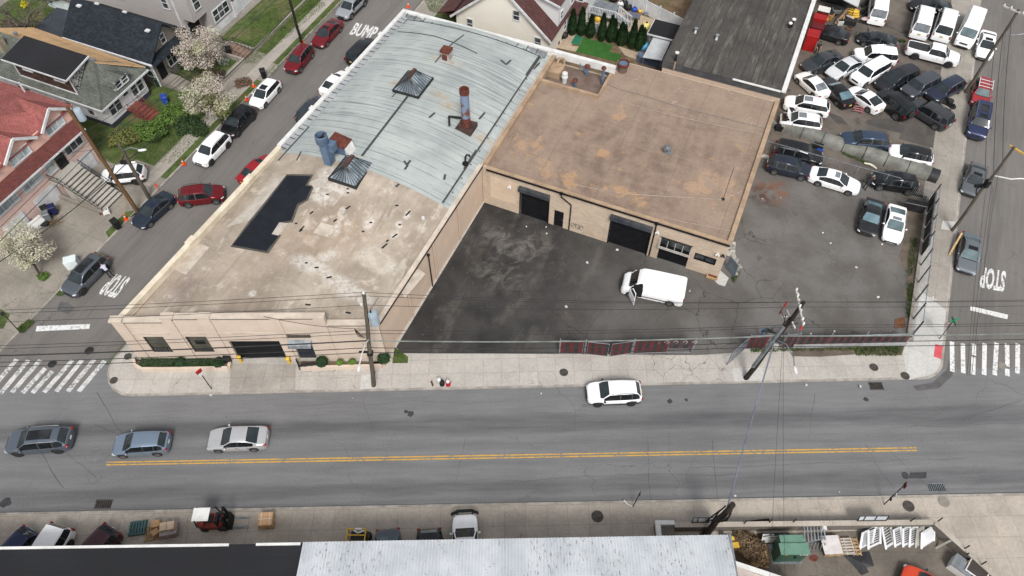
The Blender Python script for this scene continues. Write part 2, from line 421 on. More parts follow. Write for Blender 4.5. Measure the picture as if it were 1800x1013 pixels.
def m_beige_roof():
 t=NT('beige_coated_roof');v=t.pos();g=t.pos(GA)
 c=t.mix(t.ramp(t.noise(v,.22,6,.65),.3,.7),C(190,177,161),C(152,139,124))
 c=t.mix(t.mth('MULTIPLY',t.ramp(t.noise(v,.6,6,.7),.52,.68),.7),c,C(222,210,194))
 st=t.ramp(t.noise(t.pos(GA,(2.2,.16,1)),1.0,5,.7),.5,.72)
 c=t.mix(t.mth('MULTIPLY',st,.6),c,C(140,128,114))
 wash=t.ramp(t.noise(t.pos(GA,(1.2,.35,1)),.55,6,.7,.5),.56,.7)
 c=t.mix(t.mth('MULTIPLY',wash,.55),c,C(220,212,200))
 dk=t.ramp(t.noise(g,.16,5,.6),.52,.66)
 c=t.mix(t.mth('MULTIPLY',dk,.4),c,C(138,124,110))
 for(x,y,r,sx,rt,k,cc)in((330,505,3.0,1.6,GA,.5,C(138,122,118)),(300,470,2.6,1.6,GA,.4,C(150,140,130)),(470,300,3.0,.8,GA,.35,C(158,146,132)),(520,430,3.5,1,GA,.35,C(166,140,116)),(600,420,4.0,1,GA,.3,C(170,146,122)),(430,470,3.5,1,GA,.25,C(168,148,128)),(560,530,4,.7,GA,.25,C(216,204,188)),(640,340,3,1,GA,.35,C(214,200,182))):
  c=t.mix(t.mth('MULTIPLY',t.mth('MULTIPLY',t.near(x,y,r,5,.15,sx,rt),t.ramp(t.noise(v,.8,6,.7),.3,.6)),k*1.3),c,cc)
 ws=None;wn=t.ramp(t.noise(v,2.6,7,.75),.34,.6)
 for(x,y,r,sx)in((588,330,1.3,.7),(598,345,1.2,.5),(585,341,1.0,.5),(570,361,.9,.5),(558,348,.8,1),(651,403,.9,1.6),(590,412,.9,1.4),(604,383,.6,1.4),(717,388,.75,1.8),(704,403,.5,1),(695,418,.65,1.4),(578,488,.7,1),(545,466,1.2,.5),(562,474,.9,.6),(569,455,.7,.8),(582,451,.6,1),(573,395,.5,1.2),(613,402,.4,1),(655,455,1.5,.9),(672,466,1.3,.7),(600,500,1.0,.4),(620,515,1.0,.4),(445,518,.45,1),(640,527,.8,.6)):
  k=t.near(x,y,r,5.05,.35,sx,GA);ws=k if ws is None else t.mth('MAXIMUM',ws,k)
 c=t.mix(t.mth('MULTIPLY',t.mth('MULTIPLY',ws,wn),.75),c,C(226,220,212))
 pl=t.ramp(t.noise(t.pos(GA,(.2,1.6,1)),1.0,4),.58,.72)
 c=t.mix(t.mth('MULTIPLY',pl,.35),c,C(150,136,122))
 c=t.mix(1.0,c,t.ramp(t.noise(v,7,5,.8),.25,.75,.88,1.1),'MULTIPLY')
 t.bump(t.noise(v,5,5),.3,.03)
 return t.done(c,.8,0,.3)
M_BEIGE=m_beige_roof()
def m_vault():
 t=NT('silver_coated_roof_felt');g=t.pos(GA);x=t.sep(g)
 d=t.mth('ADD',x[1],t.mth('MULTIPLY',t.noise(t.pos(GA,(.25,.25,1)),1.0,3),.05))
 f=t.mth('FRACT',t.mth('DIVIDE',d,.92))
 ln=t.mth('MULTIPLY',t.ramp(f,.035,.06,1,0,False),t.ramp(t.noise(t.pos(GA,(.35,1.2,1)),1.0,4),.42,.56,.05,.9))
 c=t.mix(t.ramp(t.noise(g,.3,5),.3,.7),C(194,200,196),C(168,176,174))
 st=t.ramp(t.noise(t.pos(GA,(.06,4.2,.3)),1.0,5,.6),.5,.7)
 big=t.ramp(t.noise(g,.13,3),.4,.66,.1,1)
 c=t.mix(t.mth('MULTIPLY',t.mth('MULTIPLY',st,big),.95),c,C(112,117,120))
 st2=t.ramp(t.noise(t.pos(GA,(.12,9,.3)),1.0,5,.7),.52,.75)
 c=t.mix(t.mth('MULTIPLY',st2,.35),c,C(132,136,138))
 for(x,y,r,sx,k)in((850,150,5.5,.6,.6),(900,130,4,.5,.5),(790,250,5,.5,.3),(560,230,4,.6,.3)):
  c=t.mix(t.mth('MULTIPLY',t.mth('MULTIPLY',t.near(x,y,r,6.2,.1,sx,GA),t.ramp(t.noise(t.pos(GA,(.08,4.2,.3)),1.0,6,.7),.38,.62)),k),c,C(122,127,130))
 for(x,y,r)in((700,152,.9),(775,172,.9),(790,190,1.0),(850,232,.9),(800,118,.7),(765,108,.6),(640,318,.8)):
  c=t.mix(t.mth('MULTIPLY',t.mth('MULTIPLY',t.near(x,y,r,6.4,.1,.6,GA),t.ramp(t.noise(g,1.8,5),.35,.6)),.6),c,C(182,148,104))
 c=t.mix(ln,c,C(76,78,80))
 rs=t.ramp(t.noise(g,.8,5,.7),.7,.76)
 c=t.mix(t.mth('MULTIPLY',rs,.35),c,C(186,166,134))
 c=t.mix(1.0,c,t.ramp(t.noise(g,9,4,.7),.25,.75,.94,1.05),'MULTIPLY')
 t.bump(f,.12,.02)
 return t.done(c,.6,0,.45)
M_VAULT=m_vault()
def m_brown_roof():
 t=NT('brown_coated_roof');v=t.pos();g=t.pos(GA)
 c=t.mix(t.ramp(t.noise(t.pos(GA,(1,.55,1)),.8,6,.65),.35,.65),C(154,133,117),C(128,109,96))
 c=t.mix(t.mth('MULTIPLY',t.ramp(t.noise(g,1.4,7,.75),.44,.7),.4),c,C(124,104,93))
 xy=t.sep(g)
 zone=t.mth('ADD',t.ramp(xy[1],55,45,-.03,.095),t.mth('MULTIPLY',t.ramp(t.noise(g,.12,3),.4,.6),.02))
 zz=None
 for(x,y,r)in((930,262,2.6),(965,290,3.2),(1010,318,2.6),(1085,335,2.6),(1120,352,2.4),(1225,330,3.4),(1265,318,2.2),(1090,205,1.6),(1060,270,1.8),(1290,352,2.0)):
  k=t.near(x,y,r,4.93,.1);zz=k if zz is None else t.mth('MAXIMUM',zz,k)
 oc=t.ramp(t.mth('ADD',t.noise(g,.75,8,.7,.4),t.mth('MULTIPLY',zz,.17)),.6,.7)
 c=t.mix(t.mth('MULTIPLY',oc,.62),c,C(198,156,112))
 du=t.ramp(t.noise(g,.1,4,.5),.4,.62)
 c=t.mix(t.mth('MULTIPLY',du,.4),c,C(176,154,136))
 wh=t.ramp(t.mth('ADD',t.noise(g,.7,7,.75),t.ramp(xy[1],55,63,0,.1)),.68,.76)
 c=t.mix(t.mth('MULTIPLY',wh,.7),c,C(214,200,188))
 sm=t.mth('FRACT',t.mth('DIVIDE',xy[0],5.6))
 c=t.mix(t.mth('MULTIPLY',t.ramp(sm,.008,.016,1,0,False),.5),c,C(110,90,78))
 bd=t.ramp(t.noise(t.pos(GA,(.45,1.7,1)),1.1,6,.7),.35,.7)
 c=t.mix(t.mth('MULTIPLY',bd,.34),c,C(172,152,134))
 c=t.mix(1.0,c,t.ramp(t.noise(v,7,5,.8),.25,.75,.86,1.12),'MULTIPLY')
 t.bump(t.noise(v,4,5),.25,.03)
 return t.done(c,.8,0,.3)
M_BROWN=m_brown_roof()
M_BROWN_D=mat('dark_brown_roof',C(126,108,98),C(108,90,80),.8,.8,fine=.12)
M_TANCOP=mat('tan_coping',C(186,160,132),C(160,136,112),.9,.8,fine=.1)
def m_grey_roof():
 t=NT('grey_rolled_roofing');g=t.pos(GA)
 c=t.mix(t.ramp(t.noise(g,.4,6),.3,.7),C(86,82,78),C(70,67,64))
 st=t.ramp(t.noise(t.pos(GA,(2.4,.3,1)),1.0,7,.78),.48,.68)
 c=t.mix(t.mth('MULTIPLY',st,.55),c,C(138,134,128))
 f=t.mth('FRACT',t.mth('DIVIDE',t.sep(g)[0],1.0))
 c=t.mix(t.mth('MULTIPLY',t.ramp(f,.06,.1,1,0,False),.7),c,C(52,50,48))
 t.bump(f,.4,.05)
 c=t.mix(1.0,c,t.ramp(t.noise(g,8,4,.8),.25,.75,.88,1.1),'MULTIPLY')
 return t.done(c,.85,0,.3)
M_GREYR=m_grey_roof()
def m_metal_roof():
 t=NT('white_corrugated_steel');v=t.pos();x=t.sep(v)
 c=t.mix(t.ramp(t.noise(v,.5,5),.3,.7),C(222,226,230),C(200,205,210))
 gr=t.ramp(t.mth('ABSOLUTE',t.mth('SUBTRACT',t.mth('FRACT',t.mth('DIVIDE',x[0],.21)),.5)),.3,.5)
 c=t.mix(t.mth('MULTIPLY',gr,.25),c,C(160,166,172))
 rs=t.mth('MULTIPLY',t.ramp(t.noise(t.pos(0,(6.5,1.6,1)),1.5,6,.75),.56,.64),t.ramp(t.noise(t.pos(0,(.9,.3,1)),.6,3),.4,.6))
 c=t.mix(rs,c,C(104,88,80))
 sp=t.mth('MULTIPLY',t.ramp(t.noise(v,4.5,3),.67,.71),.7)
 c=t.mix(sp,c,C(120,106,98))
 return t.done(c,.5,.1,.5)
M_METALR=m_metal_roof()
M_BLACKR=m_bands('black_roof_felt',C(38,39,43),C(26,27,30),1.0,1,0,.02,0,.25,True,.3,.12,.9)
def m_shingle(name,a,b,rot=0.0,world=True):
 t=NT(name);g=t.pos(rot,(1,1,1),world)
 x=t.sep(g);cb=t.n('ShaderNodeCombineXYZ');t.lk(x[0],cb.inputs[0]);t.lk(t.mth('ADD',x[1],t.mth('MULTIPLY',x[2],.35)),cb.inputs[1])
 br=t.n('ShaderNodeTexBrick');br.inputs['Scale'].default_value=1;br.inputs['Brick Width'].default_value=.34;br.inputs['Row Height'].default_value=.16
 br.inputs['Mortar Size'].default_value=.012;br.inputs['Color1'].default_value=a;br.inputs['Color2'].default_value=b;br.inputs['Mortar'].default_value=tuple(k*.5 for k in b[:3])+(1,)
 t.lk(cb.outputs[0],br.inputs['Vector'])
 c=t.mix(1.0,br.outputs['Color'],t.ramp(t.noise(g,.7,6,.7),.3,.7,.8,1.18),'MULTIPLY')
 c=t.mix(1.0,c,t.ramp(t.noise(g,9,4),.25,.75,.86,1.14),'MULTIPLY')
 t.bump(br.outputs['Fac'],-.2,.02)
 return t.done(c,.9,0,.2)
M_SH_RED=m_shingle('red_shingles',C(170,104,98),C(150,90,86),GA)
M_SH_GREY=m_shingle('grey_green_shingles',C(116,120,112),C(96,100,94),GA)
M_SH_DARK=m_shingle('charcoal_shingles',C(50,58,66),C(36,41,47),GA)
M_SH_MAR=m_shingle('maroon_shingles',C(104,72,70),C(88,60,58),GA)
M_SH_BRK=m_shingle('brown_wall_shingles',C(96,74,66),C(70,54,48),GA)
M_PLY=m_bands('bare_plywood_sheathing',C(214,176,132),C(168,124,80),1.2,0,GA,.02,0,.2,True,1.2,.1)
M_SID_GREY=m_bands('grey_clapboard',C(198,192,190),C(164,158,156),.16,2,0,.1,.2,.06,True,.5,.04)
M_SID_WHITE=m_bands('white_clapboard',C(236,236,236),C(206,207,210),.16,2,0,.1,.2,.05,True,.5,.03)
M_SID_CREAM=m_bands('cream_clapboard',C(255,250,238),C(236,230,216),.14,2,0,.1,.2,.05,True,.5,.03)
M_SID_TAUPE=m_bands('taupe_clapboard',C(150,143,134),C(118,112,104),.16,2,0,.1,.2,.06,True,.5,.04)
M_PINKB=m_wall('pink_brick',C(246,214,204),C(228,190,178),(.22,.075),GA)
M_PINKS=mat('pink_stucco',C(240,196,180),C(228,182,166),.7,.85)
def m_glass(name,a=(.02,.022,.025,1),rough=.08,tint=(.1,.12,.13,1)):
 t=NT(name);v=t.pos(world=False)
 c=t.mix(t.ramp(t.noise(v,.9,2),.4,.62),a,tint)
 return t.done(c,rough,0,.4)
M_WIN=m_glass('window_glass',(.025,.03,.032,1),.06,(.09,.1,.1,1))
M_WIN_L=m_glass('curtained_window_glass',C(196,204,206),.15,C(150,162,166))
M_WIN_O=m_glass('dusty_olive_window_glass',C(84,84,72),.25,C(64,66,58))
M_CARGL=m_glass('car_glass',(.008,.010,.012,1),.05,(.02,.024,.027,1))
M_CARGL2=m_glass('sky_toned_car_glass',C(88,106,110),.08,C(104,124,128))  # pale blue-grey colour imitates sky reflected in some car windows
M_CARGL3=m_glass('teal_car_glass',C(106,136,146),.08,C(92,118,128))
ZP=.13
def sheet(name,pts,z,m,kind='structure'):
 mb=MB();q=[Vector((p[0],p[1],z))for p in pts]
 a=sum(q[i].x*q[(i+1)%len(q)].y-q[(i+1)%len(q)].x*q[i].y for i in range(len(q)))
 mb.poly(q if a>0 else q[::-1]);o=mb.build(name,m)
 if kind:o['kind']=kind
 return o
sheet('ground',[(-420,-300),(420,-300),(420,620),(-420,620)],-.06,mat('far_ground',S(110,112,100),S(84,92,66),.02,.95))
YN=lambda x:29.05+.0298*x
YS=lambda x:19.43+.0248*x
sheet('road',[(-200,YS(-200)-1),(200,YS(200)-1),(200,YN(200)+3),(-200,YN(-200)+3)],0,M_ROAD)
def strip(e0,e1,d0,d1):return[G(e0,d0),G(e1,d0),G(e1,d1),G(e0,d1)]
def at_e(e,y0,k):
 ce,se=math.cos(GA),math.sin(GA);y=None
 x=(e+se*y0)/(ce-se*k);return Vector((x,y0+k*x,0))
NK=lambda e:at_e(e,29.05,.0298)
a,b=NK(-52.2),NK(-43.0)
o=MB();q=[a-Vector((1.2,-.0,0)),b+Vector((1.2,0,0)),G(-43.0,12.9),G(-43.0,200),G(-52.2,200)]
sheet('side_street',[a+Vector((0,.9,0)),b+Vector((0,.9,0)),G(-43.0,200),G(-52.2,200)],.004,M_SIDE)
a,b=NK(20.6),NK(34)
sheet('side_street',[a+Vector((0,.9,0)),b+Vector((0,.9,0)),G(34,260),G(20.6,260)],.004,M_SIDE)
def arc(c,r,a0,a1,n=9):return[Vector((c[0]+r*math.cos(R(a0+(a1-a0)*i/n)),c[1]+r*math.sin(R(a0+(a1-a0)*i/n)),0))for i in range(n+1)]
def fillet(p,prv,nxt,r,n=8):
 u=(prv-p).normalized();v=(nxt-p).normalized()
 ang=u.angle(v);L=r/math.tan(ang/2);c=p+(u+v).normalized()*(r/math.sin(ang/2))
 s,e=p+u*L-c,p+v*L-c;out=[]
 for i in range(n+1):
  t=i/n;w=s.lerp(e,t);out.append(c+w.normalized()*r)
 return out
def slab(name,pts,m,kerb=True):
 "raised pavement slab with a kerb stone round its road edge"
 mb=MB();mb.prism(pts,-.05,ZP);o=struct(mb.build(name,m));return o
def kerb_line(pts,w=.16):
 mb=MB();n=len(pts);L=[];Rr=[]
 for i,p in enumerate(pts):
  d=(pts[min(i+1,n-1)]-pts[max(i-1,0)]).normalized();s=Vector((-d.y,d.x,0))
  L.append(p+s*w);Rr.append(p-s*.012)
 for i in range(n-1):
  mb.hexa([(q.x,q.y,-.04)for q in(Rr[i],Rr[i+1],L[i+1],L[i])],[(q.x,q.y,ZP+.004)for q in(Rr[i],Rr[i+1],L[i+1],L[i])])
 return struct(mb.build('kerb',M_KERB))
cL,cR=NK(-43.0),NK(20.72)
fl=fillet(cL,G(-43.0,60),cR,2.6);fr=fillet(cR,cL,G(20.72,80),2.4)
edge=[G(-43.0,200)]+fl+fr+[G(20.72,260)]
slab('pavement',edge,M_WALK);kerb_line(edge)
sheet('side_pavement',[G(17.2,46.5),G(20.5,46.5),G(20.5,260),G(17.2,260)],ZP+.006,M_WALK_G)
nc=[G(18.0,50.3)]+[G(20.5,48.9)]+[p+(Vector((-.17,.17,0)))for p in fr[::-1]]+[P(1598,668,ZP),P(1583,612,ZP),P(1598,570,ZP)]
sheet('corner_pavement',[Vector((p.x,p.y,0))for p in nc],ZP+.010,M_NEWC)
sheet('tactile_paving',[P(1644,605,ZP),P(1657,608,ZP),P(1654.5,632,ZP),P(1641,627,ZP)],ZP+.016,M_TACT)
sheet('side_pavement',[G(-42.8,17.5),G(-40.3,17.5),G(-40.3,200),G(-42.8,200)],ZP+.006,M_WALK_G)
sheet('driveway',[P(405,640,ZP),P(520,640,ZP),P(519,690,ZP),P(403,692,ZP)],ZP+.006,m_concrete('sooty_concrete',C(184,177,168),(1.5,1.32),-R(1.6),(0,-.1),.3,1.0))
yd=[P(697,612),P(705,622),P(986,624),P(1222,626),P(1290,622),P(1330,606),P(1592,606),P(1600,560),P(1641,350),P(1332,277),P(1262,470),P(855,352)]
sheet('asphalt_yard',yd,ZP+.012,M_YARD)
sheet('verge',[P(694,613),P(703,618),P(718,629),P(717,640),P(690,640)],ZP+.016,M_GRASS)
sheet('tow_lot',[G(1.2,61.9),G(17.3,61.9),G(17.3,140),G(1.2,140)],ZP+.012,M_LOT)
sheet('weed_strip',[P(1392,612),P(1590,607),P(1584,626),P(1500,625),P(1440,629),P(1392,628)],ZP+.02,M_DUST)
sheet('soil_strip',[G(17.2,48),G(17.7,46),G(17.7,62),G(15.6,62),G(15.9,60),G(15.4,57.5),G(16.2,55.5),G(16.0,53.5),G(17.0,51.5),G(16.8,49.8)],ZP+.018,M_DUST)
sheet('crossing_asphalt',[G(14.2,69.8),G(17.6,69.8),G(17.6,74),G(14.2,74)],ZP+.018,mat('dark_lot_asphalt',C(84,80,76),C(98,93,88),.6,.9,fine=.1))
for pts in([(1524,213),(1560,210),(1592,225),(1587,237),(1556,230),(1520,219)],[(1446,195),(1478,208),(1490,222),(1470,219)],[(1627,240),(1637,240),(1640,190),(1630,190)]):
 sheet('asphalt_repair',[P(*p)for p in pts],ZP+.024,mat('lot_patch',C(76,73,71),C(88,84,80),1.0,.9,fine=.1))
sheet('back_garden',[G(-24.4,62.3),G(-11.2,62.3),G(-11.2,130),G(-24.4,130)],ZP+.008,M_DIRT)
sheet('lawn',[G(-40.2,62.4),G(-24.4,62.4),G(-24.4,140),G(-40.2,140)],ZP+.008,M_GRASS)
sheet('patio',[P(1020,40),P(1105,22),P(1180,45),P(1135,88),P(1090,66),P(1060,62)],ZP+.016,M_TAN)
sheet('patio',[P(985,58),P(1013,65),P(1004,82),P(1018,84),P(1012,93),P(970,84)],ZP+.016,M_TAN)
sheet('patio',[P(1086,83),P(1125,96),P(1122,108),P(1098,99)],ZP+.017,M_TAN)
sheet('artificial_turf',[P(1026,68),P(1077,81),P(1072,93),P(1092,98),P(1089,112),P(1012,93)],ZP+.024,M_TURF)
sheet('artificial_turf',[P(1012,63),P(1025,68),P(1017,82),P(1003,78)],ZP+.022,M_TURF2)
cW=NK(-52.2)
fw_=fillet(cW,NK(-120),G(-52.2,80),2.2)
edge=[NK(-150)]+fw_+[G(-52.2,200)]
slab('pavement',edge+[G(-150,200)],M_DRIVE);kerb_line(edge)
sheet('lawn',[G(-57.0,34.1),G(-90,34.1),G(-90,53),G(-57.0,53)],ZP+.008,M_GRASS)
sheet('lawn',[G(-57.0,35.5),G(-54.7,35.5),G(-54.7,45.8),G(-57.0,46.2)],ZP+.009,M_GRASS)
sheet('lawn',[G(-61,55.3),G(-56.2,55.3),G(-56.2,120),G(-61,120)],ZP+.34,M_GRASS)
sheet('lawn',[G(-56.0,55.3),G(-54.6,55.3),G(-54.6,120),G(-56.0,120)],ZP+.008,M_GRASS)
sheet('lawn',[G(-90,53),G(-66,53),G(-66,130),G(-90,130)],ZP+.008,M_GRASS)
sheet('side_pavement',[G(-54.5,33),G(-53.1,33),G(-53.1,120),G(-54.5,120)],ZP+.012,m_concrete('pale_slabs',C(186,178,168),(9,1.6),GA,(0,0),.3,.5))
sheet('grass_strip',[G(-53.05,34.5),G(-52.35,34.5),G(-52.35,51),G(-53.05,51)],ZP+.012,M_GRASS)
sheet('grass_strip',[G(-53.05,54.2),G(-52.35,54.2),G(-52.35,120),G(-53.05,120)],ZP+.012,M_GRASS)
sheet('grass_strip',[G(-53.1,26.6),G(-52.4,26.2),G(-52.4,29.9),G(-53.1,29.4)],ZP+.012,M_GRASS)
for q in([(30,578),(50,562),(61,566),(40,586)],[(0,544),(18,553),(6,578),(-14,580)],[(97,519),(112,502),(120,508),(108,521)],[(62,484),(80,480),(86,490),(72,494)]):
 sheet('grass_patch',[P(*p,ZP)for p in q],ZP+.014,M_GRASS)
edge=[Vector((150,YS(150),0)),Vector((-150,YS(-150),0))]
slab('pavement',edge+[Vector((-150,-60,0)),Vector((150,-60,0))],M_WALK_S);kerb_line(edge)
sheet('yard_concrete',[P(1180,945),P(1640,930),P(1740,1013),P(1790,1060),P(1280,1080)],ZP+.008,m_concrete('oily_yard_concrete',C(128,120,110),(4,4),0,(0,0),.6,1.2))
sheet('rubbish_soil',[P(1275,943),P(1345,938),P(1360,985),P(1345,1003),P(1285,985)],ZP+.016,m_soil('leaf_litter',S(104,88,70),S(80,68,54),S(66,58,48)))
def q4(mb,pts,z):mb.poly([Vector((p[0],p[1],z))for p in pts][::-1]if False else[Vector((p[0],p[1],z))for p in pts])
def bar_px(a,b,w,z=.009):
 a,b=P(*a),P(*b);d=(b-a).normalized();s=Vector((-d.y,d.x,0))*w/2
 return[(p.x,p.y,z)for p in(a-s,b-s,b+s,a+s)]
zo=lambda x,y:(x/3.989,480+y/3.989)
zr=lambda x,y:(1350+x/3.989,480+y/3.989)
mb=MB()
for a,b in[((118,605),(-40,790)),((200,612),(0,850)),((284,610),(84,838)),((318,668),(158,842)),((368,688),(228,842)),((508,612),(310,838)),((576,612),(395,832)),((660,608),(476,832)),((736,616),(552,832))]:
 mb.poly(bar_px(zo(*a),zo(*b),.42))
struct(mb.build('crosswalk_marking',M_WHITE_F))
mb=MB()
for a,b in[((1290,482),(1292,692)),((1366,495),(1369,702)),((1443,497),(1443,578)),((1440,590),(1438,713)),((1519,495),(1515,715)),((1603,490),(1589,717)),((1675,498),(1679,655)),((1677,672),(1678,722)),((1751,495),(1749,706)),((1838,500),(1836,708)),((1920,502),(1918,710))]:
 mb.poly(bar_px(zr(*a),zr(*b),.36))
struct(mb.build('crosswalk_marking',M_WHITE_P))
mb=MB();mb.poly([P(*zo(*p),.009)for p in((248,410),(625,392),(632,358),(258,372))])
mb.poly([P(*zr(*p),.009)for p in((1418,262),(1678,325),(1684,293),(1420,232))]);struct(mb.build('stop_line',M_WHITE_P))
mb=MB()
for a,b in(((187,813),(1611,787.3)),((187,817.5),(1612,792))):
 mb.poly(bar_px(a,b,.105))
struct(mb.build('centre_line',M_YELLOW_P))
mb=MB()
put_text(mb,'STOP',P(231,488,.01),P(201,480,.01),P(202,525,.01),.035)
put_text(mb,'STOP',P(1769,477,.01),P(1726,469,.01),P(1765,514,.01),.035)
put_text(mb,'BUMP',P(613,61,.01),P(655,70,.01),P(626,40,.01),.03)
struct(mb.build('road_lettering',M_WHITE_P))
mb=MB()
for pts in([(1599,831),(1629,830),(1628,841),(1598,841)],):
 mb.poly([P(*p,.008)for p in pts])
c=P(1591,836);mb.poly([(c.x+.28*math.cos(t),c.y+.3*math.sin(t),.0082)for t in[i*PI/6 for i in range(12)]])
for cx_,cy_,r_ in((722,728,.3),(714,724,.16),(1178,706,.24),(1522,702,.2),(1206,703,.14),(10,884,.38)):
 c=P(cx_,cy_);k=[r_*(.7+.6*rnd.random())for i in range(12)]
 mb.poly([(c.x+k[i]*math.cos(i*PI/6),c.y+k[i]*math.sin(i*PI/6),.008)for i in range(12)])
struct(mb.build('road_repair',M_PATCH))
mb=MB()
for pts in([(106,530),(120,533),(132,542),(120,553),(100,545)],[(1604,679),(1640,672),(1664,650),(1668,630),(1673,636),(1675,660),(1650,683),(1612,687)]):
 mb.poly([P(*p,.007)for p in pts])
struct(mb.build('road_repair',M_PATCH2))
mb=MB();r_=random.Random(11)
def tar(px0,px1,w,z,jit=.25,mb=None):
 a,b=P(*px0),P(*px1);n=max(4,int((b-a).length/.7));d=(b-a).normalized();s=Vector((-d.y,d.x,0));off=0.0;pts=[]
 for i in range(n+1):off+=r_.uniform(-jit,jit)*.5;off*=.9;pts.append(a.lerp(b,i/n)+s*off)
 for p,q in zip(pts,pts[1:]):
  dd=(q-p).normalized();t=Vector((-dd.y,dd.x,0))*w*r_.uniform(.2,.42);mb.poly([Vector((v.x,v.y,z))for v in(p-t,q-t,q+t,p+t)])
for k,(a,b,w)in enumerate((((45,755),(110,860),.05),((110,790),(175,835),.04),((170,690),(215,770),.05),((165,745),(250,790),.04),((640,700),(655,760),.03),((820,770),(800,860),.03),((1135,770),(1140,880),.04),((1255,775),(1265,880),.04),((1430,690),(1420,770),.03),((1560,790),(1640,868),.03),((1690,740),(1790,700),.035),((1520,780),(1575,860),.03),((880,846),(1300,840),.025),((480,715),(900,706),.025),((1210,820),(1700,812),.025),((1600,750),(1800,745),.025))):tar(a,b,w,.0075+k*.0001,.25,mb)
struct(mb.build('tar_seal',mat('crack_sealant',C(66,66,68),C(78,78,80),2,.9)))
mb=MB();tar((330,600),(200,640),.04,.0125,.2,mb);tar((215,430),(330,330),.04,.0126,.15,mb);tar((150,560),(225,470),.03,.0127,.2,mb);tar((560,60),(640,0),.03,.0128,.15,mb);tar((1720,560),(1745,330),.03,.0129,.2,mb);tar((1690,300),(1790,330),.03,.013,.2,mb);tar((1740,250),(1770,60),.03,.0131,.2,mb)
struct(mb.build('tar_seal',mat('crack_sealant',S(1,1,1))))
mb=MB()
for cx_,cy_ in((1640,525.5),):
 c=P(cx_,cy_,ZP)
 for s in(0,PI/2):mb.box((c.x,c.y,ZP+.022),(.62,.07,.004),GROT+s)
struct(mb.build('sprayed_cross',M_WHITE_P))
E0,E1,DB=-40.55,-22.0,62.1
FA,FB=Vector((-30.9,31.45,0)),Vector((-10.4,31.66,0))
def onG(p):return(p.dot(GE),p.dot(GD))
def fx(x,out=0.0,z=0.0):
 return Vector((x,FA.y+(FB.y-FA.y)*(x-FA.x)/(FB.x-FA.x)-out,z))
LW=thing('warehouse','long beige corner warehouse with curved silver roof and flat front','warehouse',G((E0+E1)/2,40,0))
EL=lambda d:E0+max(0.0,(d-31.0))/31.0*.75
def vroof(e,d):
 "roof height: flat coated front, barrel vault behind"
 k=max(0.0,min(1.0,(d-29)/10.0));k=k*k*(3-2*k)
 u=(e+31.2)/9.0
 b=max(0.0,min(1.0,(62.0-d)/6.0));b=.45+.55*b*b*(3-2*b)
 return 4.95+(.15+1.75*b*max(0,1-u*u))*k+.25*max(0,1-u*u)*(1-k)
def patch(cells_e,cells_d,m,name,parent,lift=0.0,zf=vroof,skip=None,smooth=40):
 mb=MB();ne,nd=len(cells_e),len(cells_d);vs=[G(e,d,zf(e,d)+lift)for d in cells_d for e in cells_e]
 fs=[]
 for j in range(nd-1):
  for i in range(ne-1):
   if skip and skip((cells_e[i]+cells_e[i+1])/2,(cells_d[j]+cells_d[j+1])/2):continue
   fs.append((j*ne+i,j*ne+i+1,(j+1)*ne+i+1,(j+1)*ne+i))
 mb.add(vs,fs);return mb.build(name,m,parent,smooth=smooth)
lin=lambda a,b,n:[a+(b-a)*i/(n-1)for i in range(n)]
VS=38.2
mb=MB();vs=[]
for d in lin(VS,DB-.2,26):vs+=[G(e,d,vroof(e,d))for e in lin(EL(d)+.2,E1-.2,30)]
mb.add(vs,[(j*30+i,j*30+i+1,j*30+31+i,j*30+30+i)for j in range(25)for i in range(29)]);mb.build('vaulted_roof',M_VAULT,LW,smooth=40)
mb=MB();ne=26;vs=[];nd=22
for j in range(nd):
 for i in range(ne):
  e=E0+.2+(E1-.4-E0)*i/(ne-1)
  p0=FA.lerp(FB,i/(ne-1));d0=p0.dot(GD)+.15
  d=d0+(VS-d0)*j/(nd-1);vs.append(G(e,d,vroof(e,d)))
mb.add(vs,[(j*ne+i,j*ne+i+1,(j+1)*ne+i+1,(j+1)*ne+i)for j in range(nd-1)for i in range(ne-1)])
mb.build('flat_roof',M_BEIGE,LW,smooth=40)
mb=MB();fl_,fr_=FA,FB
mb.prism([fl_,G(EL(DB),DB),G(EL(DB)+.3,DB),fl_+Vector((.33,.0,0))],ZP-.1,5.0);mb.build('side_wall',M_SIDEWALL,LW)
mb=MB();mb.prism([fr_+Vector((-.33,.3,0)),fr_+Vector((0,.3,0)),G(E1,DB),G(E1-.3,DB)],ZP-.1,4.95)
for d in(29.5,34.2,39.0):mb.gbox(E1+.0,E1+.06,d,d+.14,ZP,4.9)
mb.build('side_wall',M_SIDEWALL,LW)
mb=MB();mb.gbox(EL(DB)+.31,E1-.31,DB-.3,DB,ZP-.1,5.2);mb.build('rear_wall',M_SIDEWALL,LW)
mb=MB();fm=M_FACADE
def fwall(x0,x1,z0,z1,out0=-.3,out1=0.0):mb.prism([fx(x0,out0),fx(x1,out0),fx(x1,out1),fx(x0,out1)],z0,z1)
OP=[(-29.35,-27.75,1.35,3.75),(-26.0,-24.35,1.35,3.75),(-22.75,-18.7,ZP-.1,3.05),(-17.65,-16.2,ZP-.1,2.75)]
zs=lambda x:6.0 if x<-26.6 else(6.5 if x<-14.5 else 5.45)
x=FA.x
for(a,b_,z0,z1)in OP:
 fwall(x,a,ZP-.1,5.4);fwall(a,b_,z1,5.4)
 if z0>.5:fwall(a,b_,ZP-.1,z0)
 x=b_
fwall(x,FB.x,ZP-.1,5.4)
fwall(FA.x,-25.9,5.4,5.95);fwall(-25.9,-14.4,5.4,6.4)
mb.build('front_wall',fm,LW)
mb=MB()
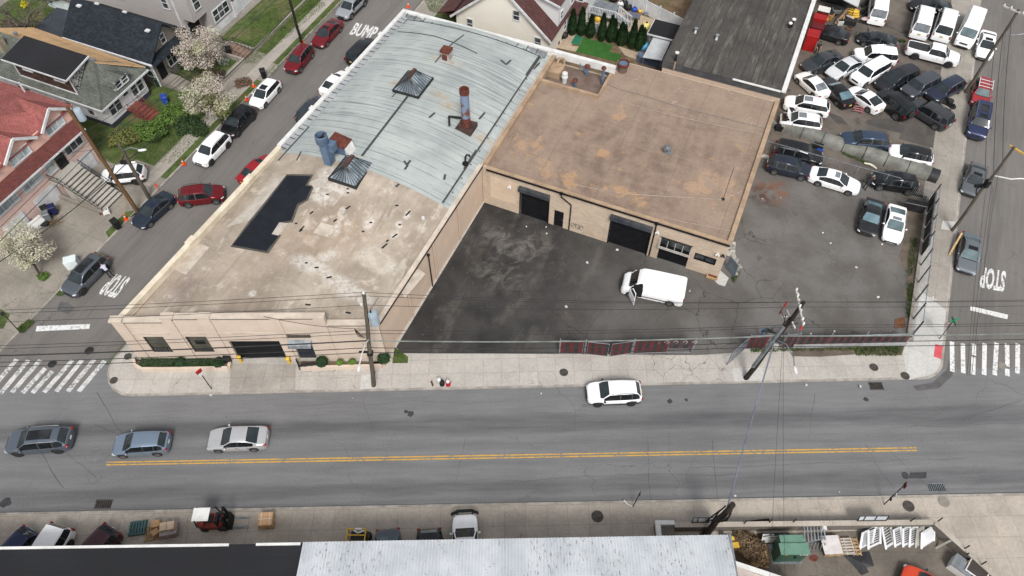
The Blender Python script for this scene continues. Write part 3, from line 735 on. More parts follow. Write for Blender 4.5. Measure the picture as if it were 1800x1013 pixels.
for a,b_,z1 in((-30.9,-30.0,6.0),(-26.0-.95,-26.0-.15,6.5),(-24.05,-23.2,6.5),(-18.55,-17.9,6.4),(-15.2,-14.4,6.4),(-12.6,-12.0,5.3)):
 mb=MB();mb.prism([fx(a,.0),fx(b_,.0),fx(b_,.09),fx(a,.09)],ZP,z1);mb.build('pilaster',fm,LW)
mb=MB();M_COP=mat('stucco_coping',C(220,206,190),C(198,184,168),.9,.8)
def cop(x0,x1,z,t=.1,o=.12):mb.prism([fx(x0,-.42),fx(x1,-.42),fx(x1,o),fx(x0,o)],z,z+t)
cop(-31.0,-30.0,6.02,.16,.2);cop(-29.99,-26.96,5.96);cop(-26.95,-25.95,6.46,.12,.16);cop(-25.94,-24.06,6.41);cop(-24.05,-23.15,6.46,.12,.16);cop(-23.14,-14.4,6.41);cop(-14.39,-10.4,5.42)
mb.build('coping',M_COP,LW)
mb=MB()
for x0,x1,z in((-29.9,-27.0,5.9),(-25.9,-24.1,6.35),(-23.1,-18.6,6.35),(-17.8,-15.3,6.35),(-14.3,-10.4,5.37)):mb.prism([fx(x0,-.0),fx(x1,-.0),fx(x1,.135),fx(x0,.135)],z,z+.05)
mb.build('gutter',M_IRON_D,LW)
mb=MB();mb.prism([fx(-30.0,0),fx(-14.4,0),fx(-14.4,.05),fx(-30.0,.05)],4.15,4.3);mb.build('string_course',M_COP,LW)
def fwin(x0,x1,z0,z1,glass,bars=()):
 m_=MB();m_.prism([fx(x0,-.16),fx(x1,-.16),fx(x1,-.12),fx(x0,-.12)],z0,z1);f=m_.build('window',glass,LW)
 m_=MB()
 for a,b_,c_0,d_ in((x0,x1,z0,z0+.07),(x0,x1,z1-.07,z1),(x0,x0+.06,z0+.07,z1-.07),(x1-.06,x1,z0+.07,z1-.07)):m_.prism([fx(a,-.12),fx(b_,-.12),fx(b_,-.05),fx(a,-.05)],c_0,d_)
 for k in bars:m_.prism([fx(x0+.06,-.12),fx(x1-.06,-.12),fx(x1-.06,-.07),fx(x0+.06,-.07)],z0+(z1-z0)*k,z0+(z1-z0)*k+.05)
 m_.build('frame',M_IRON_D,f);return f
f1=fwin(OP[0][0],OP[0][1],1.35,3.75,M_WIN_O,(.22,))
m_=MB()
for k in range(1,6):m_=MB();m_.prism([fx(OP[0][0]+1.6*k/6-.02,-.12),fx(OP[0][0]+1.6*k/6+.02,-.12),fx(OP[0][0]+1.6*k/6+.02,-.06),fx(OP[0][0]+1.6*k/6-.02,-.06)],1.43,1.88);m_.build('glazing_bar',M_STEEL,f1)
f2=fwin(OP[1][0],OP[1][1],1.35,3.75,M_WIN_O,(.12,))
m_=MB();m_.prism([fx(-25.55,-.119),fx(-24.75,-.119),fx(-24.75,-.1),fx(-25.55,-.1)],2.45,3.0);m_.build('broken_pane',M_BLACKP,f2)
mb=MB();mb.prism([fx(-22.75,-.25),fx(-18.7,-.25),fx(-18.7,-.2),fx(-22.75,-.2)],ZP,3.05)
for k in range(12):mb.prism([fx(-22.75,-.2),fx(-18.7,-.2),fx(-18.7,-.185),fx(-22.75,-.185)],ZP+.24*k+.04,ZP+.24*k+.07)
mb.build('garage_door',M_BLACKP,LW)
mb=MB();mb.prism([fx(-17.65,-.22),fx(-16.2,-.22),fx(-16.2,-.17),fx(-17.65,-.17)],ZP,2.75);d_=mb.build('door',mat('slate_blue_paint',C(46,52,66),C(38,44,56),2,.5),LW)
mb=MB();mb.hexa([fx(-17.95,.0,2.95),fx(-16.1,.0,2.95),fx(-16.1,.55,2.75),fx(-17.95,.55,2.75)],[fx(-17.95,.0,3.25),fx(-16.1,.0,3.25),fx(-16.1,.45,2.98),fx(-17.95,.45,2.98)]);mb.build('awning',M_STEEL,LW)
mb=MB();mb.prism([fx(-17.9,0),fx(-16.0,0),fx(-16.0,.04),fx(-17.9,.04)],3.55,4.05);lv=mb.build('louvre',mat('louvre_grey',C(150,138,126),C(130,118,106),3,.6),LW)
mb=MB()
for k in range(14):mb.prism([fx(-17.8+.13*k,.04),fx(-17.74+.13*k,.04),fx(-17.74+.13*k,.06),fx(-17.8+.13*k,.06)],3.62,4.0)
mb.build('louvre_slots',M_BLACKP,lv)
mb=MB()
def gcop(e0,d0,e1,d1,w,z0,z1):
 a,b_=G(e0,d0),G(e1,d1);d=(b_-a).normalized();s=Vector((-d.y,d.x,0))*w/2
 mb.prism([a-s,b_-s,b_+s,a+s],z0,z1)
pw_d=38.6
gcop(EL(pw_d)+.2,pw_d+.01,EL(DB)+.2,DB+.2,.42,4.95,5.72);gcop(EL(DB)+.42,DB+.0,E1+6.9,DB+.0,.45,4.95,5.70)
for d in(44,50.5,57):mb.gbox(EL(d)-.1,EL(d)+.5,d,d+.5,5.72,5.84)
mb.build('white_parapet',M_WPAINT,LW)
mb=MB();a=FA+Vector((.1,.25,0));b_=G(EL(pw_d)+.2,pw_d);dd=(b_-a).normalized();s=Vector((-dd.y,dd.x,0))*.25
mb.prism([a-s,b_-s,b_+s,a+s],5.0,5.55);mb.box(a+dd*9+Vector((0,0,5.62)),(.6,.9,.14),math.atan2(dd.y,dd.x)-PI/2);mb.box(a+dd*17+Vector((0,0,5.62)),(.6,.9,.14),math.atan2(dd.y,dd.x)-PI/2)
mb.build('beige_parapet',mat('cream_parapet',C(238,226,204),C(214,200,176),.8,.8),LW)
mb=MB();a=FB+Vector((-.15,.35,0));b_=G(E1-.15,DB-.3);dd=(b_-a).normalized();s=Vector((-dd.y,dd.x,0))*.2
mid=G(E1-.15,44.3)
mb.prism([a-s,mid-s,mid+s,a+s],4.98,5.18);mb.build('east_coping',M_COP,LW)
mb=MB();s2=Vector((dd.y,-dd.x,0))
a2,b2=FB+Vector((-.15,.35,0))+s2*.21,mid+s2*.21;mb.prism([a2,b2,b2+s2*.07,a2+s2*.07],5.02,5.12)
mb.build('gutter',M_IRON_D,LW)
M_FELT=mat('grey_flashing_felt',C(112,114,116),C(84,86,88),1.2,.7)
M_BITU=mat('bitumen_seam',C(62,63,65),C(80,81,83),2,.7)
mb=MB()
n=16
for i in range(n):
 d=pw_d+(DB-pw_d-.5)*i/n
 mb.bar(G(EL(d)+.42,d,5.6),G(EL(d)+1.0,d+.1,vroof(EL(d)+1,d)+.02),.09,.03)
for i in range(15):
 e=E0+1.5+(E1-E0-2)*i/15
 mb.bar(G(e,DB-.25,5.6),G(e,DB-.95,vroof(e,DB-1)+.03),.08,.03)
mb.bar(G(EL(DB)+1.05,DB-1,vroof(E0+1.8,DB-1)+.03),G(EL(pw_d)+1.05,pw_d,vroof(E0+1.2,39)+.03),.14,.02)
pts=[G(e,DB-1.0,vroof(e,DB-1)+.015)for e in lin(E0+1,E1-.6,14)]
for p,q in zip(pts,pts[1:]):mb.bar(p,q,.12,.02)
mb.build('flashing_ribs',M_BITU,LW)
mb=MB()
for dd_,e0,e1,w in((DB-1.0,0,0,0),):pass
def strip_on(pts,w,lift=.03,zf=vroof):
 mb=MB()
 for(e,d),(e2,d2)in zip(pts,pts[1:]):
  k=max(1,int(math.hypot(e2-e,d2-d)/1.2))
  for i in range(k):
   u0,u1=i/k,(i+1)/k
   ea,da,eb,db=e+(e2-e)*u0,d+(d2-d)*u0,e+(e2-e)*u1,d+(d2-d)*u1
   mb.bar(G(ea,da,zf(ea,da)+lift),G(eb,db,zf(eb,db)+lift),w,.02)
 mb.build('bitumen_seam',M_BITU,LW)
def px_on(*pp):return[gof(x,y,6.3)for x,y in pp]
strip_on(px_on((735,132),(690,178)),.1);strip_on([(-31.6,39.5),(-31.7,51.5)],.22);strip_on([(-31.6,54),(-31.4,60.2)],.12)
strip_on([(E1-1.1,VS+.2),(E1-1.0,DB-1.2)],.16)
strip_on(px_on((485,270),(540,212)),.14);strip_on(px_on((520,278),(528,262)),.12)
strip_on([(-38.5,58.5),(-34,58.4),(-31.5,57.9),(-28.5,57.3)],.12)
for q in([(711,288),(717,295),(712,302)],[(722,286),(716,294)],[(782,300),(780,309)],[(702,326),(696,331)],[(765,204),(755,213)],[(852,192),(842,204)],[(880,104),(890,110),(898,100)]):
 strip_on(px_on(*q),.2,.03)
mb=MB();vs=[]
for i,d in enumerate(lin(pw_d,DB-.25,14)):vs+=[G(EL(d)+.42,d,5.5),G(EL(d)+1.06,d,vroof(EL(d)+1.06,d)+.022)]
mb.add(vs,[(2*i,2*i+1,2*i+3,2*i+2)for i in range(13)]);vs=[];xs_=lin(EL(DB)+.5,E1-.5,14)
mb.build('west_gutter_lining',m_bands('pale_west_felt',C(178,182,184),C(66,68,70),1.45,1,GA,.05,0,.25),LW)
mb=MB()
for e in xs_:vs+=[G(e,DB-.24,5.5),G(e,DB-1.0,vroof(e,DB-1)+.022)]
mb.add(vs,[(2*i,2*i+1,2*i+3,2*i+2)for i in range(13)]);mb.build('rear_gutter_lining',mat('silver_felt',C(150,154,156),C(112,116,118),.9,.6),LW)
mb=MB();vs=[]
for i,d in enumerate(lin(VS,DB-.5,14)):vs+=[G(E1-.95,d,vroof(E1-1,d)+.03),G(E1-.42,d,5.05)]
mb.add(vs,[(2*i,2*i+1,2*i+3,2*i+2)for i in range(13)]);mb.build('gutter_lining',m_bands('pale_gutter_felt',C(176,180,180),C(60,62,64),1.9,1,GA,.05),LW)
for d0,d1 in((42.9,45.6),(57.5,61.2)):
 mb=MB();mb.add([G(E1-1.25,d0,vroof(E1-1.2,d0)+.05),G(E1-.4,d0,5.08),G(E1-.4,d1,5.08),G(E1-1.25,d1,vroof(E1-1.2,d1)+.05)],[(0,1,2,3)])
 mb.build('tar_patch',M_BITU,LW)
def decal(name,polys,m,lift,parent=LW,zf=vroof,z=5.1,sub=1):
 import bmesh
 for pp in polys:
  q=[gof(a[0],a[1],z)for a in pp]
  bm=bmesh.new();bm.faces.new([bm.verts.new((e,d,0))for e,d in q])
  for ax in(0,1):
   lo,hi=min(p[ax]for p in q),max(p[ax]for p in q);k=lo+.5
   while k<hi:
    no=(1,0,0)if ax==0 else(0,1,0);co=(k,0,0)if ax==0 else(0,k,0)
    bmesh.ops.bisect_plane(bm,geom=bm.verts[:]+bm.edges[:]+bm.faces[:],plane_co=co,plane_no=no);k+=.5
  bm.normal_update();bm.verts.index_update();mb=MB()
  flip=bm.faces[:]and bm.faces[:][0].normal.z<0
  mb.add([G(v.co.x,v.co.y,zf(v.co.x,v.co.y)+lift)for v in bm.verts],[tuple(v.index for v in(reversed(f.verts)if flip else f.verts))for f in bm.faces])
  bm.free();mb.build(name,m,parent)
M_TAR=mat('black_roof_coating',C(34,39,46),C(28,31,37),.8,.8,fine=.12,spec=.2)
M_TARE=mat('grey_brushed_edge',C(92,88,82),C(76,72,68),1.5,.8)
z4=lambda o,s:(lambda x,y:(o[0]+x/s,o[1]+y/s))
zq=z4((440,240),3.989)
core=[zq(*p)for p in((268,312),(448,342),(404,400),(455,412),(405,480),(340,505),(290,610),(205,612),(150,690),(205,706),(120,815),(-50,770),(0,605))]
cx_=sum(p[0]for p in core)/len(core);cy_=sum(p[1]for p in core)/len(core)
core=[(508,319),(551,326),(541,340),(553,343),(541,362),(525,367),(513,392),(491,394),(478,413),(491,416),(469,443),(409,431),(440,392)]
edge_=[(506,316),(556,324),(546,339),(557,342),(545,363),(528,370),(516,395),(494,397),(483,411),(495,415),(472,447),(405,434),(437,390)]
decal('coating_edge',[edge_],M_TARE,.02);decal('black_coating',[core],M_TAR,.028)
M_PALE=mat('pale_roof_primer',C(196,188,176),C(176,168,156),1.2,.8,fine=.08)
M_WHITER=m_paint('white_roof_sealant',C(222,214,204),.42,C(196,182,164))
decal('primer_patch',[[(485,321),(507,317),(437,389),(398,398)]],M_PALE,.03)
decal('primer_patch',[[(492,394),(508,396),(490,416),(478,413)],[(548,336),(570,330),(580,345),(556,345)]],M_PALE,.03)
wr_=[zq(*p)for p in()]
def blob(x,y,a,b,n=9,rot=0.0,jit=.35):
 out=[]
 for i in range(n):
  t=2*PI*i/n;k=1+jit*(rnd.random()-.5)
  u,v=a*math.cos(t)*k,b*math.sin(t)*k
  out.append((x+u*math.cos(rot)-v*math.sin(rot),y+u*math.sin(rot)+v*math.cos(rot)))
 return out
for x,y,l,a in((616,378,5,-.8),(616,351,2,0),(616,357,2,0),(592,396,4,-.9),(551,382,4,-.9),(533,405,5,-1),(522,397,2,0),(530,409,3,-.8),(654,401,2,0),(719,385,6,-1.0),(700,375,2.5,0),(695,420,5,-.8),(677,436,6,-.9),(682,428,2.5,-.8),(640,414,2,0),(539,464,2,0),(557,472,3,0),(579,489,4,-.3),(580,357,2,0),(704,403,2,0),(612,550,4,.2),(542,537,4,.1)):
 e,d=gof(x,y,5.1);mb=MB();mb.box(G(e,d,vroof(e,d)+.03),(l*.11,.14,.02),-a);mb.build('tar_spot',M_TAR,LW)
decal('roof_patch',[[(566,398),(588,404),(578,421),(552,413)],[(655,437),(690,462),(673,482),(632,461)],[(700,505),(735,470),(748,480),(712,522)],[(300,470),(345,425),(368,434),(326,482)]],mat('faint_roof_patch',C(208,198,184),C(184,170,154),1.0,.8,fine=.08),.02)
def rz_on(x,y,z=6.3):
 e,d=gof(x,y,z);return e,d
def skylight(e,d,a,b,h):
 z=min(vroof(e-a,d-b),vroof(e+a,d+b),vroof(e,d))-.1
 mb=MB();mb.gbox(e-a-.12,e+a+.12,d-b-.12,d+b+.12,z,z+.42);k=mb.build('skylight',M_IRON_D,LW)
 z+=.42;mb=MB();r_=b*.42
 bs=[G(e-a,d-b,z),G(e+a,d-b,z),G(e+a,d+b,z),G(e-a,d+b,z)]
 t0,t1=G(e,d-r_,z+h),G(e,d+r_,z+h)
 mb.add(bs+[t0,t1],[(0,1,4),(1,2,5,4),(2,3,5),(3,0,4,5)]);mb.build('glazing',m_glass('wired_glass',C(104,116,124),.2,C(150,162,170)),k)
 mb=MB()
 for i in range(10):
  u=i/9
  yy=d-b+2*b*u;tt=G(e,max(d-r_,min(d+r_,yy)),z+h+.02)
  mb.bar(G(e-a,yy,z+.02),tt,.05,.05);mb.bar(G(e+a,yy,z+.02),tt,.05,.05)
 for i in range(1,8):
  xx=e-a+2*a*i/8
  mb.bar(G(xx,d-b,z+.02),t0+Vector((0,0,.02)),.05,.05);mb.bar(G(xx,d+b,z+.02),t1+Vector((0,0,.02)),.05,.05)
 mb.build('glazing_bars',mat('grey_glazing_bar',C(62,62,64),C(50,50,52),2,.6),k)
 mb=MB();mb.gbox(e-.17,e+.17,d-r_-.08,d+r_+.08,z+h-.05,z+h+.14);mb.build('ridge_cap',mat('brown_cap',C(92,62,56),C(72,50,46),2,.8),k)
skylight(-31.95,50.0,1.3,1.5,1.15);skylight(-31.6,37.6,1.3,1.5,1.15)
M_FLAKE=mat('flaking_blue_paint',C(128,146,172),C(120,76,60),1.3,.7,lo=.5,hi=.6)
e,d=gof(820,226,5.9);z=vroof(e,d)
mb=MB();mb.gbox(e-.8,e+.8,d-.8,d+.8,z-.3,z+.25);st=mb.build('chimney',mat('dark_rust',C(84,62,54),C(60,44,40),2,.85),LW)
mb=MB();p=G(e,d,z);mb.cyl(p,p+Vector((0,0,1.3)),.42,.42,16);mb.build('stack_base',M_RUST,st,smooth=40)
mb=MB();mb.cyl(p+Vector((0,0,1.3)),p+Vector((0,0,4.0)),.40,.40,16);mb.build('stack_pipe',M_FLAKE,st,smooth=40)
mb=MB();q=p+Vector((0,0,4.0));mb.lathe(q,[(.42,0),(.46,.03),(.46,.5),(.36,.5),(.34,.1)],16);mb.build('stack_rim',M_RUST,st,smooth=40)
mb=MB();mb.bar(G(e-1.9,d+.2,z+.5),G(e-.5,d+.5,z+.55),.2,.14);mb.bar(G(e-1.9,d+.2,z+.5),G(e-1.3,d-.9,z+.5),.2,.14);mb.build('bracket',M_IRON_D,st)
M_BLUEG=mat('blue_grey_duct_paint',C(104,126,152),C(90,110,134),1.2,.6)
e,d=gof(584,302,5.5);z=vroof(e,d);p=G(e,d,z)
mb=MB();mb.box(p+Vector((0,0,1.2)),(.75,.75,2.4),GROT);st=mb.build('duct_stack',M_BLUEG,LW)
mb=MB();mb.lathe(p+Vector((-.15,0,2.4)),[(.5,0),(.56,.1),(.56,.85),(.48,.9),(.45,.2)],18);mb.build('round_cap',M_BLUEG,st,smooth=40)
mb=MB();mb.box(p+Vector((-.15,0,3.12)),(.08,1.0,.05),GROT);mb.cyl(p+Vector((-.15,0,2.7)),p+Vector((-.15,0,2.75)),.46);mb.build('damper',M_IRON_D,st)
mb=MB();mb.box(p+Vector((.5,.05,1.9)),(.7,.7,.8),GROT);mb.box(p+Vector((.5,.05,2.33)),(.74,.74,.06),GROT);mb.build('side_duct',M_BLUEG,st)
e,d=gof(607,276,5.9);z=vroof(e,d)
mb=MB()
bs=[G(e-.9,d-.6,z),G(e+.6,d-.6,z),G(e+.6,d+.6,z),G(e-.9,d+.6,z)]
ts=[G(e-.9,d-.6,z+1.2),G(e+.6,d-.6,z+.9),G(e+.6,d+.6,z+.9),G(e-.9,d+.6,z+1.2)]
mb.hexa(bs,ts);hv=mb.build('hooded_vent',M_BLUEG,LW)
mb=MB();mb.hexa([G(e-1.05,d-.7,z+1.2),G(e+.65,d-.7,z+.93),G(e+.65,d+.7,z+.93),G(e-1.05,d+.7,z+1.2)],[G(e-1.05,d-.7,z+1.28),G(e+.65,d-.7,z+1.0),G(e+.65,d+.7,z+1.0),G(e-1.05,d+.7,z+1.28)]);mb.build('rusty_lid',M_RUST,hv)
mb=MB();mb.hexa([G(e+.61,d-.55,z+.1),G(e+1.0,d-.5,z+.1),G(e+1.0,d+.5,z+.1),G(e+.61,d+.55,z+.1)],[G(e+.61,d-.6,z+.85),G(e+.68,d-.6,z+.85),G(e+.68,d+.6,z+.85),G(e+.61,d+.6,z+.85)]);mb.build('white_chute',M_WPAINT,hv)
e,d=gof(786,108,6.5);z=vroof(e,d)
mb=MB();mb.gbox(e-.4,e+.4,d-.4,d+.4,z-.2,z+.9);rv=mb.build('roof_vent',mat('pale_vent_metal',C(198,200,200),C(160,140,128),2,.6),LW)
mb=MB();mb.prism([G(e-.5,d-.5),G(e+.5,d-.5),G(e+.5,d+.5),G(e-.5,d+.5)],z+.9,z+1.15);mb.gbox(e-.3,e+.25,d-.47,d-.4,z+.1,z+.7);mb.build('rusty_lid',M_RUST,rv)
e,d=gof(818,290,5.4);z=vroof(e,d)
mb=MB();p=G(e,d,z);mb.cyl(p,p+Vector((0,0,.1)),.3);mb.tube([p,p+Vector((.05,0,.9)),p+Vector((.2,0,1.15)),p+Vector((.42,0,1.1)),p+Vector((.45,0,.9))],.09,8);mb.build('gooseneck_pipe',M_BLACK,LW,smooth=60)
for nx,ny in((783,405),):
 e,d=-21.97,gof(nx,ny,4.7)[1]
mb=MB();mb.cyl(G(E1+.1,33.2,.3),G(E1+.1,33.2,4.6),.06,.06,8);mb.box(G(E1+.1,33.2,4.7),(.2,.2,.2),GROT);mb.build('downpipe',M_BLACK,LW)
e,d=gof(745,392,5.0);p=G(e,d,vroof(e,d));mb=MB();mb.cyl(p,p+Vector((0,0,.22)),.14,.14,10);mb.build('vent_pipe',M_WPAINT,LW)
D0,DM,EB=44.3,62.3,1.25
SW=thing('warehouse','tan block warehouse with brown flat roof and black shutters facing the asphalt yard','warehouse',G(-10,53,0))
SO=[(-18.1,-15.3,ZP-.1,3.75,'sh'),(-14.7,-13.75,ZP-.1,2.3,'dr'),(-9.2,-5.55,ZP-.1,3.85,'sh'),(-4.5,-1.75,ZP-.1,3.2,'gr'),(-1.3,.62,1.75,2.6,'wn')]
mb=MB();x=E1+.0
for(a,b_,z0,z1,k)in SO:
 mb.gbox(x,a,D0,D0+.3,ZP-.1,4.95);mb.gbox(a,b_,D0,D0+.3,z1,4.95)
 if z0>.5:mb.gbox(a,b_,D0,D0+.3,ZP-.1,z0)
 x=b_
mb.gbox(x,EB,D0,D0+.3,ZP-.1,4.95);mb.build('front_wall',M_FACADE2,SW)
mb=MB();mb.gbox(EB-.3,EB,D0+.3,DM+2,ZP-.1,5.0);mb.build('side_wall',M_FACADE2,SW)
mb=MB();mb.gbox(-15.5,EB-.3,DM+1.7,DM+2,ZP-.1,4.9);mb.gbox(E1,-15.5,DM-.35,DM-.0,ZP-.1,4.2);mb.build('rear_wall',M_FACADE2,SW)
rfz=lambda e,d:4.92+.04*math.sin(e*.5)-(.75 if(e<-15.6 and d>58.0)else 0)
patch(lin(E1+.05,EB-.05,25),lin(D0+.05,57.9,12),M_BROWN,'roof',SW,0,lambda e,d:4.92)
patch(lin(-15.4,EB-.05,14),lin(57.9,DM+1.9,8),M_BROWN,'roof',SW,0,lambda e,d:4.92)
patch(lin(E1+.05,-15.4,5),lin(57.9,DM-.3,5),M_BROWN_D,'sunken_roof',SW,0,lambda e,d:4.25)
mb=MB();mb.gbox(E1+.05,E1+.45,D0+.3,DM-.25,4.6,5.32);mb.gbox(E1+.45,-15.4,57.6,57.95,4.2,5.2);mb.gbox(-15.6,-15.3,57.96,DM-.3,4.2,5.0);mb.build('parapet',M_TANCOP,SW)
mb=MB();mb.gbox(E1+.46,EB,D0-.12,D0+.22,4.96,5.1);mb.build('front_coping',M_TANCOP,SW)
mb=MB();mb.gbox(EB-.3,EB+.12,D0+.23,DM+2,5.01,5.15);mb.build('side_coping',M_TANCOP,SW)
mb=MB();mb.gbox(E1+.5,EB+.02,D0-.22,D0-.12,4.84,4.98);mb.build('gutter',M_BLACKP,SW)
for e_ in(-13.1,-5.2):
 mb=MB();p=[G(e_-1.0 if e_<-10 else e_,D0-.16,4.8),G(e_-1.0 if e_<-10 else e_,D0-.12,4.4),G(e_,D0-.08,3.7 if e_<-10 else 4.2),G(e_,D0-.08,.3)]
 mb.tube(p,.06,6);mb.box(p[0]+Vector((0,0,.1)),(.26,.2,.3),GROT);mb.build('downpipe',M_BLACKP,SW,smooth=60)
for(a,b_,z0,z1,k)in SO:
 if k=='sh':
  mb=MB();mb.gbox(a,b_,D0+.12,D0+.17,ZP,z1)
  for i in range(int((z1-.3)/.22)):mb.gbox(a,b_,D0+.10,D0+.12,ZP+.22*i+.05,ZP+.22*i+.10)
  sh=mb.build('roller_shutter',M_BLACKP,SW)
  mb=MB();mb.gbox(a-.12,b_+.12,D0-.42,D0-.02,z1-.12,z1+.32);mb.build('shutter_box',mat('shutter_box_metal',C(70,74,82),C(96,100,106),1.2,.4,.4),sh)
  for ee in(a-.1,b_-.02):mb=MB();mb.gbox(ee,ee+.12,D0-.06,D0-.005,ZP,z1-.13);mb.build('guide_rail',M_BLACKP,sh)
 elif k=='dr':
  mb=MB();mb.gbox(a,b_,D0+.1,D0+.15,ZP,z1);dr_=mb.build('door',M_BLACKP,SW);mb=MB();mb.box(G(b_-.12,D0+.07,1.15),(.06,.05,.12),GROT);mb.build('handle',M_GALV,dr_)
 elif k=='gr':
  mb=MB();mb.gbox(a,b_,D0+.16,D0+.2,ZP,2.2);mb.build('garage_door',M_BLACKP,SW)
  mb=MB();mb.gbox(a,b_,D0+.16,D0+.2,2.21,z1);mb.build('transom_window',M_WIN,SW)
  mb=MB()
  for i in range(5):mb.gbox(a+(b_-a)*i/4-.025,a+(b_-a)*i/4+.025,D0-.38,D0-.31,2.2,z1+.1)
  mb.gbox(a-.1,b_+.1,D0-.4,D0-.31,2.1,2.17);mb.gbox(a-.1,b_+.1,D0-.4,D0-.31,2.28,2.33)
  mb.build('open_door_frame',mat('dull_white_frame',C(206,202,196),C(182,178,172),2,.6),SW)
  mb=MB();mb.gbox(a-.1,b_+.1,D0-.05,D0-.01,z1+.02,z1+.1);mb.build('lintel_strip',M_IRON_D,SW)
 else:
  mb=MB();mb.gbox(a,b_,D0+.14,D0+.18,z0,z1);w_=mb.build('window',M_WIN,SW)
  mb=MB();mb.gbox(a,b_,D0-.03,D0+.1,z0,z0+.1);mb.gbox(a,b_,D0-.03,D0+.1,z1-.08,z1);mb.gbox(a,a+.08,D0-.03,D0+.1,z0+.1,z1-.08);mb.gbox(b_-.08,b_,D0-.03,D0+.1,z0+.1,z1-.08);mb.gbox((a+b_)/2-.04,(a+b_)/2+.04,D0-.0,D0+.1,z0+.1,z1-.08);mb.build('frame',M_BLACKP,w_)
mb=MB();mb.gbox(-21.2,-18.5,D0-.012,D0,1.3,4.1);mb.build('paint_patch',mat('fresh_tan_paint',C(226,204,180),C(216,192,168),1,.8),SW)
mb=MB()
for i,(e_,r_)in enumerate(((-12.75,.2),(-12.3,.22),(-11.95,.2))):
 mb.tube([G(e_+r_*math.cos(t),D0-.015,1.0+r_*1.5*math.sin(t))for t in[k*.6 for k in range(10)]],.03,4)
mb.tube([G(-12.9,D0-.015,.8),G(-12.5,D0-.015,1.35),G(-12.2,D0-.015,.75),G(-11.8,D0-.015,1.3)],.03,4)
mb.build('graffiti_scrawl',mat('grey_spray_paint',C(120,112,104),C(104,98,92),3,.8),SW)
for e_,z_ in((-19.2,3.55),(-4.95,3.75),(.55,3.4),(1.0,3.45)):
 mb=MB();mb.box(G(e_,D0-.1,z_),(.22,.18,.14),GROT);mb.ell(G(e_-.12,D0-.2,z_-.05),(.09,.09,.1),8,5);mb.ell(G(e_+.12,D0-.2,z_-.05),(.09,.09,.1),8,5);mb.build('floodlight',M_WPAINT if e_<.6 else M_IRON_D,SW)
def rooft(x,y,z):
 e,d=gof(x,y,z);return G(e,d,z)
p=rooft(1174,268,4.93)
mb=MB();mb.box(p+Vector((0,0,.08)),(.6,.6,.16),GROT);tb=mb.build('turbine_vent',M_STEEL,SW);mb=MB();mb.tube([p+Vector((0,0,.1)),p+Vector((0,0,.4)),p+Vector((-.15,-.1,.68)),p+Vector((-.42,-.25,.75))],[.26,.27,.28,.25],10);mb.build('elbow_hood',M_GALV,tb,smooth=60)
for x,y,h,r_,cap in((1031,132,1.0,.17,1),(1058,148,1.9,.14,1),(1010,155,.9,.15,1)):
 p=rooft(x,y,4.26);mb=MB();mb.cyl(p,p+Vector((0,0,h)),r_,r_,10);k=mb.build('vent_pipe',M_BLUEG,SW,smooth=40)
 mb=MB();mb.lathe(p+Vector((0,0,h-.02)),[(r_*.8,0),(r_*1.9,.05),(r_*1.7,.2),(.02,.34)],12);mb.build('rusty_cap',M_RUST,k,smooth=50)
p=rooft(992,145,4.26);mb=MB();mb.lathe(p,[(.25,0),(.25,.5),(.33,.55),(.33,.8),(.22,.85),(.22,1.0),(.3,1.02),(.28,1.2),(.05,1.28)],14);mb.build('white_vent',M_WPAINT,SW,smooth=40)
p=rooft(974,128,4.26);mb=MB();mb.box(p+Vector((0,0,.35)),(1.8,1.7,.7),GROT);k=mb.build('roof_hatch',M_TANCOP,SW);mb=MB();mb.box(p+Vector((0,0,.73)),(1.0,.25,.1),GROT+.9);mb.tube([p+Vector((.3,.6,.7)),p+Vector((.5,.9,1.1)),p+Vector((1,1.0,1.0)),p+Vector((1.1,.9,.2))],.13,8);mb.build('handle',M_TANCOP,k)
p=rooft(1094,125,4.93);mb=MB();mb.cyl(p,p+Vector((0,0,.7)),.48,.48,16);dk=mb.build('round_duct',M_BROWN_D,SW,smooth=40)
mb=MB();mb.lathe(p+Vector((0,0,.7)),[(.5,0),(.6,.05),(.62,.35),(.52,.38),(.5,.1)],16);mb.build('rusty_rim',M_RUST,dk,smooth=40);mb=MB();mb.cyl(p+Vector((0,0,.85)),p+Vector((0,0,.9)),.5,.5,16);mb.build('duct_lid',M_BLUEG,dk)
p=rooft(1184,122,4.93);mb=MB();mb.cyl(p,p+Vector((.06,.1,.85)),.08,.08,8);mb.build('vent_pipe',M_TANCOP,SW)
p=rooft(1066,130,4.26);mb=MB();mb.box(p+Vector((.1,0,.3)),(.5,.5,.6),GROT);mb.box(p+Vector((.0,.1,.9)),(.7,.4,.3),GROT);mb.build('fan_box',M_STEEL,SW)
mb=MB();mb.tube([rooft(*q,4.97)for q in((1024,160),(1060,168),(1110,184),(1150,195),(1210,209),(1250,218),(1340,236))],.018,4);mb.build('roof_cable',mat('dusty_white_cable',C(206,196,186),C(176,164,152),2,.7),SW)
mb=MB();mb.tube([rooft(*q,4.97)for q in((1068,148),(1085,156),(1130,168),(1200,190),(1345,226))],.02,4);mb.build('roof_cable',M_STEEL,SW)
mb=MB();mb.tube([rooft(*q,4.97)for q in((1015,326),(1100,341),(1180,346),(1270,351),(1305,336))],.018,4);mb.build('roof_cable',mat('dusty_white_cable',C(206,196,186),C(176,164,152),2,.7),SW)
mb=MB();mb.tube([rooft(*q,4.97)for q in((1160,380),(1200,390),(1285,406))],.018,4);mb.build('roof_cable',mat('dusty_white_cable',C(206,196,186),C(176,164,152),2,.7),SW)
